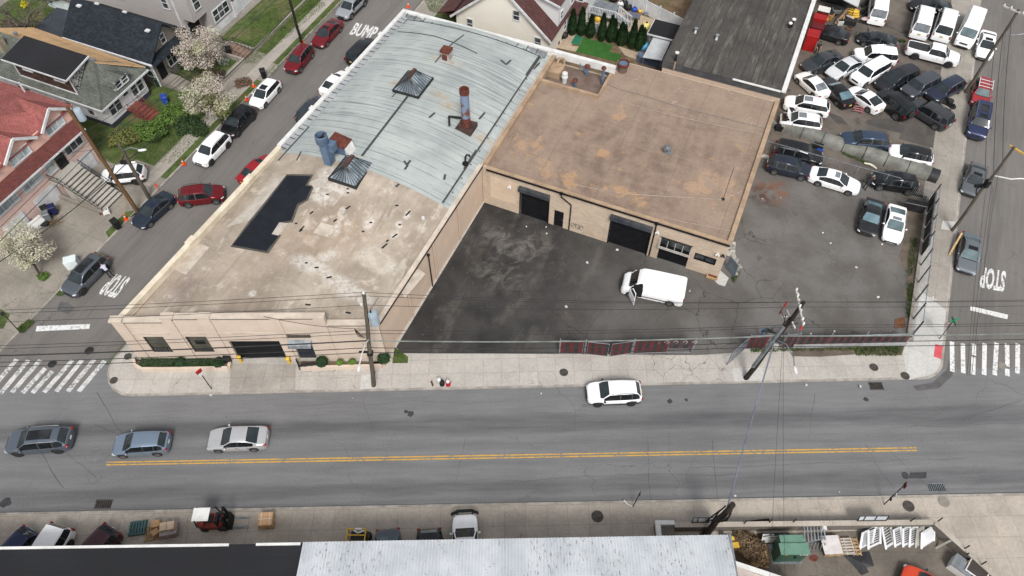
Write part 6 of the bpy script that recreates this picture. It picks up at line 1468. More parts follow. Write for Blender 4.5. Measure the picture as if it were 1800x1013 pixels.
MB().hexa([dv(.1,0,1.28),dv(1.04,0,1.28),dv(1.04,0,1.97),dv(.47,0,1.97)],[tuple(Vector(p)+n_*.3)for p in(dv(.1,0,1.28),dv(1.04,0,1.28),dv(1.04,0,1.97),dv(.47,0,1.97))]).build('door_window',M_CARGL,dr,True)
mb=MB();mb.box((hx-.55,vW/2-.02,1.0),(1.02,.07,1.1));mb.box((hx-.62,vW/2-.07,1.75),(.8,.07,.5));mb.build('dark_interior_patch',M_UNDER,vn,True)  # near-black slabs on the body side imitate the unlit van interior
mb=MB();mb.box((-.3,vW/2*.998,.62),(3.3,.02,.1));mb.box((-.3,-vW/2*.998,.62),(3.3,.02,.1));mb.build('side_moulding',M_TRIM,vn,True)
def upole(label,base,top,z,m,r0=.19,r1=.13,name='utility_pole',zb=ZP):
 b=P(base[0],base[1],zb);t=P(top[0],top[1],z);o=thing(name,label,'utility pole',b,0,'utility poles')
 n=6;MB().tube([b.lerp(t,i/n)+Vector((.04*math.sin(i*1.7),.04*math.cos(i*2.1),0))*(1 if 0<i<n else 0)for i in range(n+1)],[r0+(r1-r0)*i/n for i in range(n+1)],10).build('shaft',m,o,smooth=60)
 return o,b,t
def on(b,t,z):return b+(t-b)*((z-b.z)/(t.z-b.z))
def insul(par,pts,m=None):
 for p in pts:
  MB().lathe(p,[(.05,0),(.09,.05),(.06,.1),(.09,.15),(.05,.24)],8).build('insulator',m or M_WPAINT,par,smooth=50)
pA,bA,tA=upole('weathered wooden pole with grey transformer drum in front of the beige warehouse',(657,678),(639.5,517),11.6,M_POLE)
q=on(bA,tA,8.4)+Vector((.62,-.08,0))
mb=MB();mb.lathe(q,[(.3,0),(.36,.06),(.36,1.25),(.3,1.36),(.1,1.42)],16);tr=mb.build('transformer',mat('transformer_grey',C(170,184,194),C(150,166,178),1.2,.45),pA,smooth=40)
mb=MB();mb.lathe(q+Vector((-.12,0,1.4)),[(.05,0),(.07,.1),(.04,.3)],8);mb.tube([q+Vector((-.12,0,1.7)),q+Vector((.3,.1,2.4)),q+Vector((.6,.3,2.9))],.018,5);mb.build('bushing',M_BLACK,tr)
mb=MB();mb.bar(on(bA,tA,8.8),q+Vector((-.3,0,.4)),.1,.1);mb.bar(on(bA,tA,9.5),q+Vector((-.3,0,1.1)),.1,.1);mb.build('bracket',M_IRON_D,tr)
insul(pA,[tA+Vector((0,0,.02)),on(bA,tA,10.4)+Vector((-.25,0,0))])
l0=on(bA,tA,6.4);mb=MB();mb.tube([l0,l0+Vector((-.1,-.9,.55)),l0+Vector((-.2,-1.9,.75)),l0+Vector((-.25,-2.5,.7))],.045,6);la=mb.build('lamp_arm',M_WPAINT,pA,smooth=60);MB().ell(l0+Vector((-.27,-2.85,.66)),(.15,.38,.1),10,6).build('lamp_head',M_WPAINT,la,smooth=60)
mb=MB();mb.box(on(bA,tA,4.6),(.42,.42,.25));mb.box(on(bA,tA,4.75)+Vector((-.5,0,0)),(.7,.14,.14));mb.build('cable_clamp',M_BLACK,pA)
mb=MB()
for k in range(6):mb.tube([on(bA,tA,7.2)+Vector((-.3+.1*k,-.1,0)),on(bA,tA,6.9)+Vector((-.75+.1*k,-.15,-.05*k)),on(bA,tA,7.4)+Vector((-.9,-.1,.1*k))],.02,4)
mb.build('splice_cables',M_BLACK,pA)
pB,bB,tB=upole('leaning tall pole with two white crossarms and red bushings beside the striped gates',(1311,665),(1413,531),10.9,M_POLE_D,.22,.14)
mb=MB();mb.tube([on(bB,tB,2.2)+Vector((-.22,-.12,0)),on(bB,tB,7.9)+Vector((-.2,-.12,0))],.15,8);mb.build('riser_conduit',M_STEEL,pB,smooth=60)
for k,zz in enumerate((10.5,9.9)):
 c=on(bB,tB,zz);off=Vector((.16*(1 if k else-1),0,0));ad=Vector((.05,1,0)).normalized()
 mb=MB();mb.bar(c+off+ad*1.35,c+off-ad*1.35,.11,.13);ca=mb.build('crossarm',mat('bleached_crossarm',C(206,202,194),C(176,172,164),3,.8),pB)
 insul(ca,[c+off+ad*u+Vector((0,0,.06))for u in(-1.25,-.15,.75,1.28)])
c=on(bB,tB,8.4);mb=MB();mb.bar(c+Vector((.0,.9,.2)),c+Vector((.25,-.7,.2)),.09);mb.bar(c+Vector((-.5,.3,.2)),c+Vector((.1,.3,.2)),.09);cb_=mb.build('bracket_arm',M_WPAINT,pB)
for v in((-.65,.5,.25),(-.2,1.1,.35),(.6,-.8,.2)):
 mb=MB();mb.cyl(c+Vector(v),c+Vector((v[0]+.15,v[1]+.25,v[2]+.45)),.09,.03,8);mb.build('red_bushing',M_RUST if v[0]<-.5 else M_REDP,cb_)
mb=MB()
for k in range(5):mb.tube([c+Vector((-.6+.25*k,.5-.25*k,.6)),c+Vector((-.3,0,.1-.2*k)),c+Vector((-.3,.1,-1.6))],.03,4)
mb.build('riser_cable',M_BLACK,pB)
l0=on(bB,tB,6.0);mb=MB();mb.tube([l0,l0+Vector((.5,-.8,.6)),l0+Vector((.75,-2.0,.7)),l0+Vector((.7,-2.6,.6))],.05,6);la=mb.build('lamp_arm',M_STEEL,pB,smooth=60);MB().ell(l0+Vector((.7,-2.95,.56)),(.15,.38,.1),10,6).build('lamp_head',M_WPAINT,la,smooth=60)
mb=MB();p0=on(bB,tB,7.0)
for k in range(4):mb.bar(p0+Vector((-.3-.2*k,-.1,.15*k)),p0+Vector((-1.5+.1*k,.1,.15*k)),.05)
mb.build('splice_cables',M_BLACK,pB)
pC,bC,tC=upole('brown new wooden pole leaning across the pink house',(243,374),(117,187),12.6,M_POLE_B,.2,.15)
mb=MB();q=on(bC,tC,11.6)+Vector((.5,.2,-.6));mb.lathe(q,[(.28,0),(.33,.05),(.33,1.1),(.28,1.2),(.08,1.25)],14);mb.build('transformer',mat('transformer_grey',S(1,1,1)),pC,smooth=40)
pD,bD,tD=upole('short grey old pole with street lamp beside the small white crossover',(262,348),(209,254),7.4,M_POLE,.19,.15)
l0=on(bD,tD,6.6);le=P(250,264,7.3);mb=MB();mb.tube([l0,l0.lerp(le,.5)+Vector((0,0,.35)),le],.05,6);la=mb.build('lamp_arm',M_STEEL,pD,smooth=60);MB().ell(le,(.4,.16,.1),10,6,0,.2).build('lamp_head',M_WPAINT,la,smooth=60)
mb=MB();mb.box(on(bD,tD,5.0)+Vector((-.4,.1,0)),(.9,.25,.35));mb.tube([on(bD,tD,6.2),on(bD,tD,5.2)+Vector((-.7,.1,-.1)),on(bD,tD,4.8)],.05,5);mb.build('cable_splice',M_BLACK,pD)
pE,bE,tE0=upole('slim dark pole rising from the pavement beside the dark red crossover',(530,75),(509,0),6.6,M_POLE_D,.17,.14)
pF,bF,tF=upole('leaning grey pole with long lamp arm beside the east side street',(1673.5,405.5),(1783,258.5),10.7,M_POLE,.16,.11)
mb=MB();ca0=on(bF,tF,10.5);mb.bar(P(1775,256,10.5),P(1803,273,10.5),.13,.12);mb.build('crossarm',mat('yellow_crossarm',C(232,186,96),C(206,160,78),2,.7),pF)
l0=on(bF,tF,7.4);mb=MB();mb.tube([l0,P(1777,315,8.0),P(1796,314,8.1),P(1830,320,8.0)],.06,6);mb.build('lamp_arm',M_WPAINT,pF,smooth=60)
mb=MB();mb.box(on(bF,tF,6.4),(.3,.5,.7));mb.box(on(bF,tF,5.8)+Vector((-.3,.3,0)),(.7,.2,.3));mb.tube([on(bF,tF,7),on(bF,tF,5.5)+Vector((-.4,.2,0)),on(bF,tF,4.5),on(bF,tF,3)],.06,5);mb.build('cable_splice',M_BLACK,pF)
pG,bG,tG=upole('grey pole with wide pale crossarm at the top right of the tow lot',(1697,163),(1791,17),10.4,M_POLE,.18,.13)
mb=MB();mb.bar(P(1762,10,10.2),P(1806,28,10.2),.14,.13);ca=mb.build('crossarm',mat('bleached_crossarm',S(1,1,1)),pG);insul(ca,[P(x,y,10.3)for x,y in((1765,11),(1777,15),(1798,24))])
l0=on(bG,tG,7.6);mb=MB();mb.tube([l0,P(1785,62,8),P(1815,57,8.1)],.06,6);mb.build('lamp_arm',M_STEEL,pG,smooth=60)
pH,bH,tH=upole('charred dark pole with cable guard rising behind the corrugated roof',(1236,943),(1288,887),6.2,M_POLE_D,.25,.2)
mb=MB()
for k in range(7):a_=k*.9;mb.tube([on(bH,tH,5.2)+Vector((.3*math.cos(a_),.3*math.sin(a_),0)),on(bH,tH,4)+Vector((.5*math.cos(a_),.35*math.sin(a_),0)),on(bH,tH,2.5)+Vector((.6*math.cos(a_),.2,0))],.05,4)
mb.build('hanging_cables',M_BLACK,pH)
WG='overhead cables along the north side of the main road'
def wire(name,label,a,b,sag,r=.02,m=None,group=None):
 o=MB().tube(catenary(a,b,sag),r,4).build(name,m or M_WIRE);tag(o,label,'cable',group);return o
LFT=Vector((-60,27.3,0));RGT=Vector((62,31.5,0))
lev=[(11.75,11.2,'topmost thin',.016),(11.4,10.8,'second thin',.016),(10.4,10.2,'third thin',.016),(7.5,7.9,'upper secondary',.018),(7.1,7.6,'lower secondary',.018),(6.2,6.4,'thick pale bundled',.05),(5.3,5.6,'black telephone',.03),(4.7,4.9,'lowest black',.028)]
for zl,zr_,nm,r in lev:
 a=on(bA,tA,min(zl,11.58))if zl<11.5 else tA+Vector((0,0,.2));b_=on(bB,tB,min(zr_,10.8))+Vector((0,0,.1))
 m=M_WIRE_L if 'pale' in nm else M_WIRE
 wire('power_cable',nm+' overhead cable left of the transformer pole',LFT+Vector((0,.3,zl)),a,.5,r,M_WIRE,WG)
 wire('power_cable',nm+' overhead cable between the transformer pole and the crossarm pole',a,b_,.45,r,m,WG)
 wire('power_cable',nm+' overhead cable right of the crossarm pole',b_,RGT+Vector((0,0,zr_)),.5,r,m,WG)
wire('power_cable','thick grey cable crossing the main road to the charred pole',on(bB,tB,5.9),on(bH,tH,5.0),.25,.07,mat('grey_span_cable',C(120,126,138),C(98,104,116),1,.6))
for x0,x1 in((1383,1380),(1362,1352)):wire('power_cable',('left' if x0<1370 else 'right')+' hair-thin cable crossing the main road near the charred pole',on(bB,tB,7.0)+Vector((.2,0,0)),P(x1,1040,6),.2,.012)
wire('power_cable','slack service cable from the transformer pole to the beige parapet',on(bA,tA,7.6),fx(-19,0,6.6),.4,.02)
SG='overhead cables of the west side street'
for k,(dz,lab)in enumerate(((0,'upper'),(.8,'middle'),(1.6,'lower'))):
 a=on(bC,tC,9.8-dz);b_=tE0+Vector((.2,0,2.4-dz*.6));wire('power_cable',lab+' cable strung from the brown pole to the slim dark pole',a,b_,.6,.028 if k==2 else.02,None,SG)
 wire('power_cable',lab+' cable running down the pavement from the brown pole',a,G(-55+k*.5,-25,8-dz),.6,.028 if k==2 else.02,None,SG)
wire('power_cable','thick black cable from the short grey pole to the slim dark pole',on(bD,tD,5.4),tE0+Vector((0,0,-1.2)),.6,.045,None,SG)
wire('power_cable','thick black cable sagging from the short grey pole over the driveway',on(bD,tD,5.2),G(-57,12,4.5),.9,.04,None,SG)
for k in range(3):wire('power_cable',('first','second','third')[k]+' service cable from the brown pole to the pink house',on(bC,tC,9.2-.6*k),G(-60.2,25.2+k*2.2,5.2),.25,.015,None,SG)
EG='overhead cables of the east side street'
for k in range(3):
 off=Vector((-.6+.6*k,0,0));lab=('left','middle','right')[k]
 wire('power_cable',lab+' cable between the two poles of the east side street',on(bF,tF,6.5+k)+off*.4,on(bG,tG,6.6+k)+off*.4,.4,.026,None,EG)
 wire('power_cable',lab+' cable running towards the camera from the long lamp arm pole',on(bF,tF,6.4+k),P(1700+k*4,660,7.5+k),.3,.014,None,EG)
wire('power_cable','thin cable from the white van to the tow lot fence',P(1560,45,2.5),P(1600,63,1.6),.05,.02)
M_SLATR=mat('red_privacy_slat',C(112,38,38),C(88,30,32),1.5,.6)
M_SLATR2=mat('faded_maroon_slat',C(104,60,62),C(84,48,52),1.5,.6)
M_SLATB=mat('black_privacy_slat',(.016,.016,.018,1),(.028,.028,.03,1),1.5,.6)
def slat_panel(par,a,b_,h,red,n,z0=.12,lean=Vector((0,0,0)),frame=True,holes=()):
 mb=MB();d=(b_-a).normalized();s=Vector((-d.y,d.x,0))*.02
 for i in range(n):
  if i in holes:continue
  u0,u1=i/n,(i+1)/n-.002
  p,q=a.lerp(b_,u0),a.lerp(b_,u1);zz=Vector((0,0,z0));zt=Vector((0,0,h))+lean
  mb.hexa([p-s+zz,q-s+zz,q+s+zz,p+s+zz],[p-s+zt,q-s+zt,q+s+zt,p+s+zt],i%2)
 o=mb.build('slat_panel',[red,M_SLATB],par)
 if frame:
  mb=MB();zt=Vector((0,0,h+.03))+lean
  mb.tube([a+Vector((0,0,.08)),a+zt,b_+zt,b_+Vector((0,0,.08)),a+Vector((0,0,.08))],.035,6);mb.build('frame',M_GALV,par)
 return o
def post(par,p,h,r=.06,m=None):
 MB().tube([p,p+Vector((0,0,h)),p+Vector((0,0,h+.05))],[r,r,r*.4],8).build('post',m or M_GALV,par,smooth=50)
fz=lambda x,y:P(x,y,ZP)
GT=thing('chain_link_gate','bent chain-link double gate with red and black slats, left of the open entrance','gate',fz(1105,624),0)
g=[fz(984,622),fz(1023,623),fz(1031,623),fz(1067,627),fz(1072,627),fz(1108,622),fz(1112,622),fz(1171,620),fz(1214,620)]
slat_panel(GT,g[0],g[1],2.05,M_SLATR,5);slat_panel(GT,g[2],g[3],1.95,M_SLATR,6);slat_panel(GT,g[4],g[5],1.95,M_SLATR,6);slat_panel(GT,g[6],g[7],2.1,M_SLATR,9)
slat_panel(GT,g[7],g[8],2.15,mat('dusty_purple_slat',C(92,66,74),C(78,56,64),1.5,.6),5,.75)
for p in(g[0]-Vector((.06,0,0)),(g[1]+g[2])/2,(g[5]+g[6])/2,g[8]+Vector((.06,0,0))):post(GT,p,2.3,.07)
mb=MB()
for(i,j,z0,txt)in((0,1,1.15,0),):pass
gz=[fz(1150,620).lerp(fz(1214,620),k/4)for k in range(5)]
for k,p in enumerate(gz):mb.tube([p+Vector((-.2,-.04,1.7)),p+Vector((.0,-.04,1.95)),p+Vector((.18,-.04,1.75)),p+Vector((.05,-.04,1.45))],.03,4)
mb.build('spray_scrawl',mat('white_spray_paint',C(206,196,190),C(180,172,166),2,.8),GT)
GL=thing('chain_link_gate','open grey gate leaf swung out over the pavement','gate',fz(1311,612),0);a,b_=fz(1311,612),fz(1277,643);zt=Vector((0,0,2.0))
mb=MB();mb.tube([a+Vector((0,0,.15)),a+zt,b_+zt,b_+Vector((0,0,.15)),a+Vector((0,0,.15))],.04,6);mb.bar(a+Vector((0,0,1.05)),b_+Vector((0,0,1.05)),.05);mb.build('frame',M_GALV,GL)
def mesh_panel(par,a,b_,h,step=.22,r=.008,z0=.1,m=None):
 mb=MB();L=(b_-a).length;n=int(L/step);d=(b_-a)/L;k=int(h/step)
 for i in range(-k,n):
  s0,s1=max(0,i*step),min(L,(i+k)*step)
  if s1<=s0:continue
  mb.bar(a+d*s0+Vector((0,0,z0+s0-i*step)),a+d*s1+Vector((0,0,z0+s1-i*step)),r)
  mb.bar(a+d*s0+Vector((0,0,z0+h-(s0-i*step))),a+d*s1+Vector((0,0,z0+h-(s1-i*step))),r)
 return mb.build('wire_mesh',m or M_GALV,par)
mesh_panel(GL,a,b_,1.85)
FR=thing('chain_link_fence','chain-link fence with faded maroon slats along the weed strip','fence',fz(1450,610),0)
f=[fz(1309,614),fz(1352,613),fz(1372,612),fz(1394,611),fz(1450,610),fz(1510,609),fz(1588,607)]
slat_panel(FR,f[0],f[1],2.1,M_SLATR,9,holes=(7,));slat_panel(FR,f[2],f[3],2.1,M_SLATR2,4)
slat_panel(FR,f[3],f[4],1.75,M_SLATR2,9,.3);slat_panel(FR,f[4],f[5],1.75,M_SLATR2,10,.3);slat_panel(FR,f[5],f[6],1.75,M_SLATR2,11,.3)
for p in(f[0],f[2],f[3],f[4],f[5],f[6]):post(FR,p+Vector((0,.07,0)),2.2,.06)
mb=MB();d_=f[3];mb.bar(fz(1392,612.5)+Vector((0,0,.3)),fz(1590,608.5)+Vector((0,0,.3)),.1,.45);mb.build('concrete_footing',mat('pale_concrete_kerb',C(176,178,178),C(150,152,150),1.2,.9),FR)
FE=thing('chain_link_fence','tall chain-link fence with leaning grey posts along the east pavement','fence',G(17.95,52,ZP),0,None)
dd_=[44.6,46.6,48.7,50.9,53.0,55.2,57.4,59.6,61.6]
for i,d in enumerate(dd_):post(FE,G(17.9,d,ZP),2.6,.07,mat('dark_galvanised_post',C(86,90,94),C(66,70,74),3,.5,.4))
for i in range(len(dd_)-1):
 a,b_=G(17.9,dd_[i],ZP),G(17.9,dd_[i+1],ZP)
 if i<5:mesh_panel(FE,a,b_,2.3,.25,.007)
 mb=MB();mb.bar(a+Vector((0,0,2.55)),b_+Vector((0,0,2.55)),.05);mb.build('rail',M_GALV,FE)
for i in range(4):
 a,b_=G(17.85,54.2+i*1.9,ZP),G(17.85,55.9+i*1.9,ZP)
 mb=MB();mb.bar(a+Vector((0,0,.95)),b_+Vector((0,0,.95)),.05,1.6);mb.build('black_board',M_SLATB,FE)
 mb=MB();mb.bar(a+Vector((.0,0,1.8)),b_+Vector((0,0,1.8)),.12,.25);mb.bar(b_+Vector((0,0,.1)),G(17.85,56.1+i*1.9,ZP+.1),.1,.2);mb.build('grey_rail',mat('grey_board',C(120,124,126),C(96,100,102),2,.7),FE)
mb=MB();mb.gbox(17.6,18.15,44.3,62.3,ZP,ZP+.22);mb.build('concrete_footing',M_WALK_G,FE)
FT=thing('chain_link_fence','chain-link fence with long top rail between the open lot and the tow lot','fence',G(9,61.8,ZP),0)
for e in(1.6,4.6,7.6,10.6,13.4):post(FT,G(e,61.8,ZP),1.9,.05)
mb=MB();mb.bar(G(1.6,61.8,1.95),G(14.6,61.8,1.95),.06);mb.build('top_rail',M_GALV,FT);mesh_panel(FT,G(1.6,61.8,ZP),G(13.4,61.8,ZP),1.8,.3,.006)
SGt=thing('steel_gate','black steel gate with vertical bars and white notice behind the white coupe','gate',G(16,62,ZP),0)
mb=MB();mb.bar(P(1590,358,1.0),P(1627,366,1.0),.05,1.5);mb.build('sheet',M_SLATB,SGt);mb=MB()
for k in range(13):q=P(1592,356,ZP).lerp(P(1629,364,ZP),k/12);mb=MB();mb.cyl(q,q+Vector((0,0,2.2)),.025,.025,5);mb.build('bar',M_STEEL,SGt)
mb=MB();mb.bar(P(1592,356,2.05),P(1629,364,2.05),.05);mb.build('rail',M_STEEL,SGt);mb=MB();q0,q1=P(1600,357,1.1),P(1613,360,1.1);dn=Vector((-.02,-.05,0));mb.bar(q0+dn,q1+dn,.03,.5);nt_=mb.build('notice',M_WPAINT,SGt);mb=MB();dn*=2;mb.bar(q0.lerp(q1,.3)+dn,q0.lerp(q1,.8)+dn,.02,.16);mb.build('notice_print',M_BLACK,nt_)
RL=thing('chain_link_roll','grey wall and gate bars with bent corner at the tan warehouse corner','gate',fz(1285,470));a,b_=fz(1279,461),fz(1292,494)
mb=MB();mb.bar(fz(1276,472)+Vector((0,0,.9)),fz(1290,488)+Vector((0,0,.9)),.06,1.6);mb.build('sheet_panel',mat('blue_grey_sheet',C(124,138,152),C(104,118,132),1.4,.5,.2),RL);RL.name='sheet_gate';RL['label']='blue-grey sheet metal gate leaf at the corner of the tan warehouse'
mb=MB();q0,q1=fz(1276,472),fz(1290,488);mb.tube([q0,q0+Vector((0,0,1.8)),q1+Vector((0,0,1.8)),q1],.04,6);mb.build('frame',M_GALV,RL)
RB=thing('concrete_rubble','heap of pale broken concrete along the tan warehouse corner','rubble',fz(1290,445))
for i in range(26):
 u=rnd.random();p=fz(1283+12*u+rnd.uniform(-7,7),425+60*u+rnd.uniform(-6,6));s=rnd.uniform(.2,.75)
 MB().ell(p+Vector((0,0,.05)),(s*.6,s*.45,s*.3),7,5,0,rnd.random()*3,.5).build('chunk',mat('pale_rubble',C(196,192,184),C(150,146,140),2,.9,fine=.15),RB,smooth=None)
o=sheet('concrete_pad',[fz(1252,489),fz(1264,474),fz(1281,489),fz(1274,504),fz(1262,500)],ZP+.02,M_NEWC)
t=thing('planter_box','small rusty-floored wooden tray by the tan warehouse wall','tray',fz(1252,486));mb=MB();mb.box(fz(1252,486)+Vector((0,0,.12)),(1.0,.75,.24),GROT);mb.build('tray',M_CARD,t);mb=MB();mb.box(fz(1252,486)+Vector((0,0,.245)),(.8,.55,.02),GROT);mb.build('rusty_floor',M_RUST,t)
MG='round iron covers in pavement and road'
for x,y,z,r,lab,m in((157,617,0,.2,'tiny iron cover at the top of the left crosswalk',M_IRON_D),(92,640,0,.36,'iron manhole cover among the left crosswalk stripes',M_IRON_D),(225,627,ZP,.32,'brown iron cover on the corner pavement by the planter',M_IRON),(200,669,ZP,.32,'brown iron cover near the rounded left kerb',M_IRON),(991,655,ZP,.36,'grey round cover on the pavement below the bent gate',M_IRON),(1050,908,ZP,.44,'large grey cover on the south pavement near the white wall end',M_IRON),(1597,890,ZP,.42,'dark cover on the south pavement beside the tilted sign',M_IRON),(1659,882,ZP,.42,'pale cover on the south pavement below the drain',mat('dusty_iron',C(150,144,136),C(136,130,122),3,.8)),(1536,646,ZP,.36,'rusty cover on the pavement left of the new concrete corner',M_IRON),(1591,661,ZP,.36,'rusty cover touching the new concrete corner',M_IRON),(1762,643,0,.34,'grey cover between the right crosswalk stripes',mat('dusty_iron',S(1,1,1))),(157,616,0,.3,'',None)):
 if not m:continue
 if lab.startswith('tiny'):x,y,r=157,616.5,.38;lab='iron manhole cover in the side street above the left crosswalk'
 p=P(x,y,z);t=thing('manhole_cover',lab,'manhole cover',(p.x,p.y,z),0,MG);mb=MB();mb.lathe(p+Vector((0,0,.012+(z>0)*.006)),[(r,0),(r,.012),(r*.9,.014),(r*.88,.008),(r*.5,.008),(r*.48,.014),(.01,.014)],20);mb.build('cover',m,t,smooth=30)
for x,y,w,d,z,lab in((182,886.5,1.2,.62,0,'storm drain grate in the road left of the forklift'),(1540,679,1.1,.62,0,'storm drain grate with litter below the rusty cover'),(1647,857.5,1.25,.65,0,'pale storm drain grate at the south kerb on the right')):
 p=P(x,y,z);t=thing('drain_grate',lab,'drain grate',(p.x,p.y,z));mb=MB();mb.box(p+Vector((0,0,.012)),(w,d,.012),R(1.5));mb.build('sump',M_UNDER,t);mb=MB()
 for k in range(9):mb.box(p+Vector((-w/2+w*(k+.5)/9,0,.024)),(.05,d,.014),R(1.5))
 mb.box(p+Vector((0,d/2,.024)),(w+.1,.08,.016),R(1.5));mb.box(p+Vector((0,-d/2,.024)),(w+.1,.08,.016),R(1.5));mb.build('grate',M_STEEL if x>1600 else M_IRON,t)
p=fz(788,677);t=thing('fire_hydrant','red fire hydrant with white cap at the kerb','fire hydrant',p)
mb=MB();mb.lathe(p,[(.2,0),(.2,.05),(.13,.08),(.12,.5),(.15,.52),(.15,.58)],12);mb.build('barrel',M_REDP,t,smooth=40);mb=MB();mb.lathe(p+Vector((0,0,.58)),[(.17,0),(.15,.12),(.08,.2),(.05,.26)],12);mb.build('cap',M_WPAINT,t,smooth=40)
for s in(-1,1):mb=MB();mb.cyl(p+Vector((.1*s,0,.42)),p+Vector((.25*s,0,.42)),.07,.07,8);mb.build('nozzle',M_REDP,t)
p=fz(775,676);t=thing('standpipe','black twin standpipe with white top between hydrant and rusty stub','standpipe',p);mb=MB();mb.lathe(p+Vector((.1,0,0)),[(.22,0),(.22,.3),(.18,.4),(.2,.5),(.1,.56)],12);mb.build('black_body',M_BLACK,t,smooth=40);mb=MB();mb.lathe(p+Vector((-.12,.05,0)),[(.1,0),(.1,.6),(.16,.62),(.16,.8),(.06,.86)],10);mb.build('white_top',M_WPAINT,t,smooth=40)
p=fz(760.5,678);t=thing('pipe_stub','thin rusty pipe stub left of the standpipe','pipe',p);mb=MB();mb.tube([p,p+Vector((-.02,0,.5)),p+Vector((-.04,0,.62))],[.08,.07,.09],8);mb.build('stub',M_RUST,t,smooth=40)
sheet('pole_pad',[fz(635,659),fz(661,657),fz(662,683),fz(633,685)],ZP+.008,M_NEWC);sheet('pole_pad',[fz(1287,647),fz(1340,646),fz(1343,669),fz(1291,671)],ZP+.008,M_NEWC);sheet('pole_pad',[fz(1657,388),fz(1681,390),fz(1679,407),fz(1654,403)],ZP+.016,M_NEWC)
def sign(label,base,top,h,plates,m=M_IRON_D,name='street_sign',zb=ZP):
 b=P(base[0],base[1],zb);t0=P(top[0],top[1],h);t=thing(name,label,'street sign',b);MB().tube([b,t0],.04,6).build('post',m,t)
 for(f,w,hh,rz,pm)in plates:
  c=b.lerp(t0,f);MB().box(c+Vector((0,-.05,0)).copy(),(w,.03,hh),rz).build('plate',pm,t)
 return t
sign('black sign post with red and white plate beside the planter',(372,684),(349,651),2.9,((.96,.5,.45,.9,M_REDP),(.8,.34,.34,.9,M_WPAINT)))
tS=sign('corner sign post with green street name blades and red octagon plate',(1651,596),(1678.5,561.5),3.0,((.98,1.0,.2,.3,M_GREENP),(.93,.9,.2,1.6,M_GREENP)))
c=P(1651,596,ZP).lerp(P(1678.5,561.5,3.0),.72);mb=MB();mb.tube([c+Vector((-.1,.04,0)),c+Vector((-.1,.08,0))],.38,8);mb.build('stop_plate',mat('sign_back_grey',C(176,156,156),C(160,140,140),2,.5),tS)
M_SGREEN=mat('street_sign_green',C(30,150,104),C(24,136,92),2,.4)
for ch_ in tS.children:
 if ch_.name.startswith('plate'):ch_.data.materials[0]=M_SGREEN
sign('short black sign post leaning beside a bent pipe on the south pavement',(1112,892),(1125.5,866),1.9,((.97,.3,.3,1.4,M_IRON_D),))
mb=MB();t=thing('bent_pipe','pale bent pipe lying at the foot of the short black sign post','pipe',fz(1104,886));mb.tube([fz(1096,881)+Vector((0,0,.2)),fz(1102,887)+Vector((0,0,.12)),fz(1112,892)+Vector((0,0,.05))],.06,6);mb.build('pipe',M_WPAINT,t,smooth=60)
sign('tilted bus sign post with brown and white plates on the south pavement',(1554,887),(1594,849),3.2,((.92,.4,.5,1.3,M_RUST),(.5,.4,.45,1.3,M_WPAINT),(.3,.3,.3,1.3,M_IRON_D)))
sign('thin dark post in the grass by the left kerb',(36,585),(4,550),2.8,((.98,.3,.4,.9,M_IRON_D),))
sign('orange-topped marker post in the grass beside the short grey pole',(278,334),(274,324),.9,((.9,.2,.3,.4,M_ORANGE),),M_ORANGE,'marker_post')
CG='orange traffic cones'
def cone(label,x,y,h=.72):
 p=P(x,y,ZP if x<700 and x>100 and y>100 else 0);t=thing('traffic_cone',label,'traffic cone',p,0,CG);mb=MB();mb.lathe(p+Vector((0,0,.04)),[(.17,0),(.09,h*.5)],12);mb.lathe(p+Vector((0,0,.04+h*.68)),[(.06,0),(.025,h*.3)],12);mb.build('cone',M_ORANGE,t,smooth=40);mb=MB();mb.lathe(p+Vector((0,0,.04+h*.5)),[(.09,0),(.06,h*.18)],12);mb.build('white_band',M_WPAINT,t);mb=MB();mb.box(p+Vector((0,0,.02)),(.4,.4,.04),.3);mb.build('base',M_ORANGE,t)
cone('orange cone on the kerb in front of the white crossover with dark windows',323,289);cone('orange cone with caution tape beside the black bin bag',222,386);cone('orange cone at the far back corner of the silver roof',718,13);cone('orange cone beside the black crossover under the blossom tree',434,176);cone('small cone beside the slim dark pole',532,74,.5);cone('small red cone at the nose of the white crossover by the bin',446,152,.5)
t=thing('caution_tape','yellow caution tape drooping from the brown pole to the cone','tape',fz(220,350));mb=MB();mb.bar(P(217,345,.7),P(219,378,.6),.02,.07);mb.build('tape',M_YELLOW,t)
def bin_(label,x,y,m,z=ZP,rz=0.0,h=1.05,zb=ZP):
 p=P(x,y,zb);t=thing('wheelie_bin',label,'bin',p,rz,'wheelie bins');mb=MB();mb.hexa([(-.24,-.26,.06),(.24,-.26,.06),(.24,.26,.06),(-.24,.26,.06)],[(-.3,-.34,h),(.3,-.34,h),(.3,.34,h),(-.3,.34,h)]);mb.build('tub',m,t,True);mb=MB();mb.hexa([(-.32,-.36,h+.01),(.32,-.36,h+.01),(.32,.4,h+.01),(-.32,.4,h+.01)],[(-.28,-.3,h+.1),(.28,-.3,h+.1),(.28,.34,h+.07),(-.28,.34,h+.07)]);mb.build('lid',m,t,True)
 for s in(-1,1):mb=MB();mb.lathe((s*.22,.3,.1),[(.1,-.03),(.1,.03)],10,0,'Y');mb.build('wheel',M_RUBBER,t,True)
 return t
bin_('black wheelie bin on the pavement above the small white crossover',465,137,M_BLACK,rz=.4);bin_('black wheelie bin beside the garden steps',405,98,M_BLACK,rz=.3);bin_('black wheelie bin leaning by the cone in front of the dark blue saloon',208,401,M_BLACK,rz=.9)
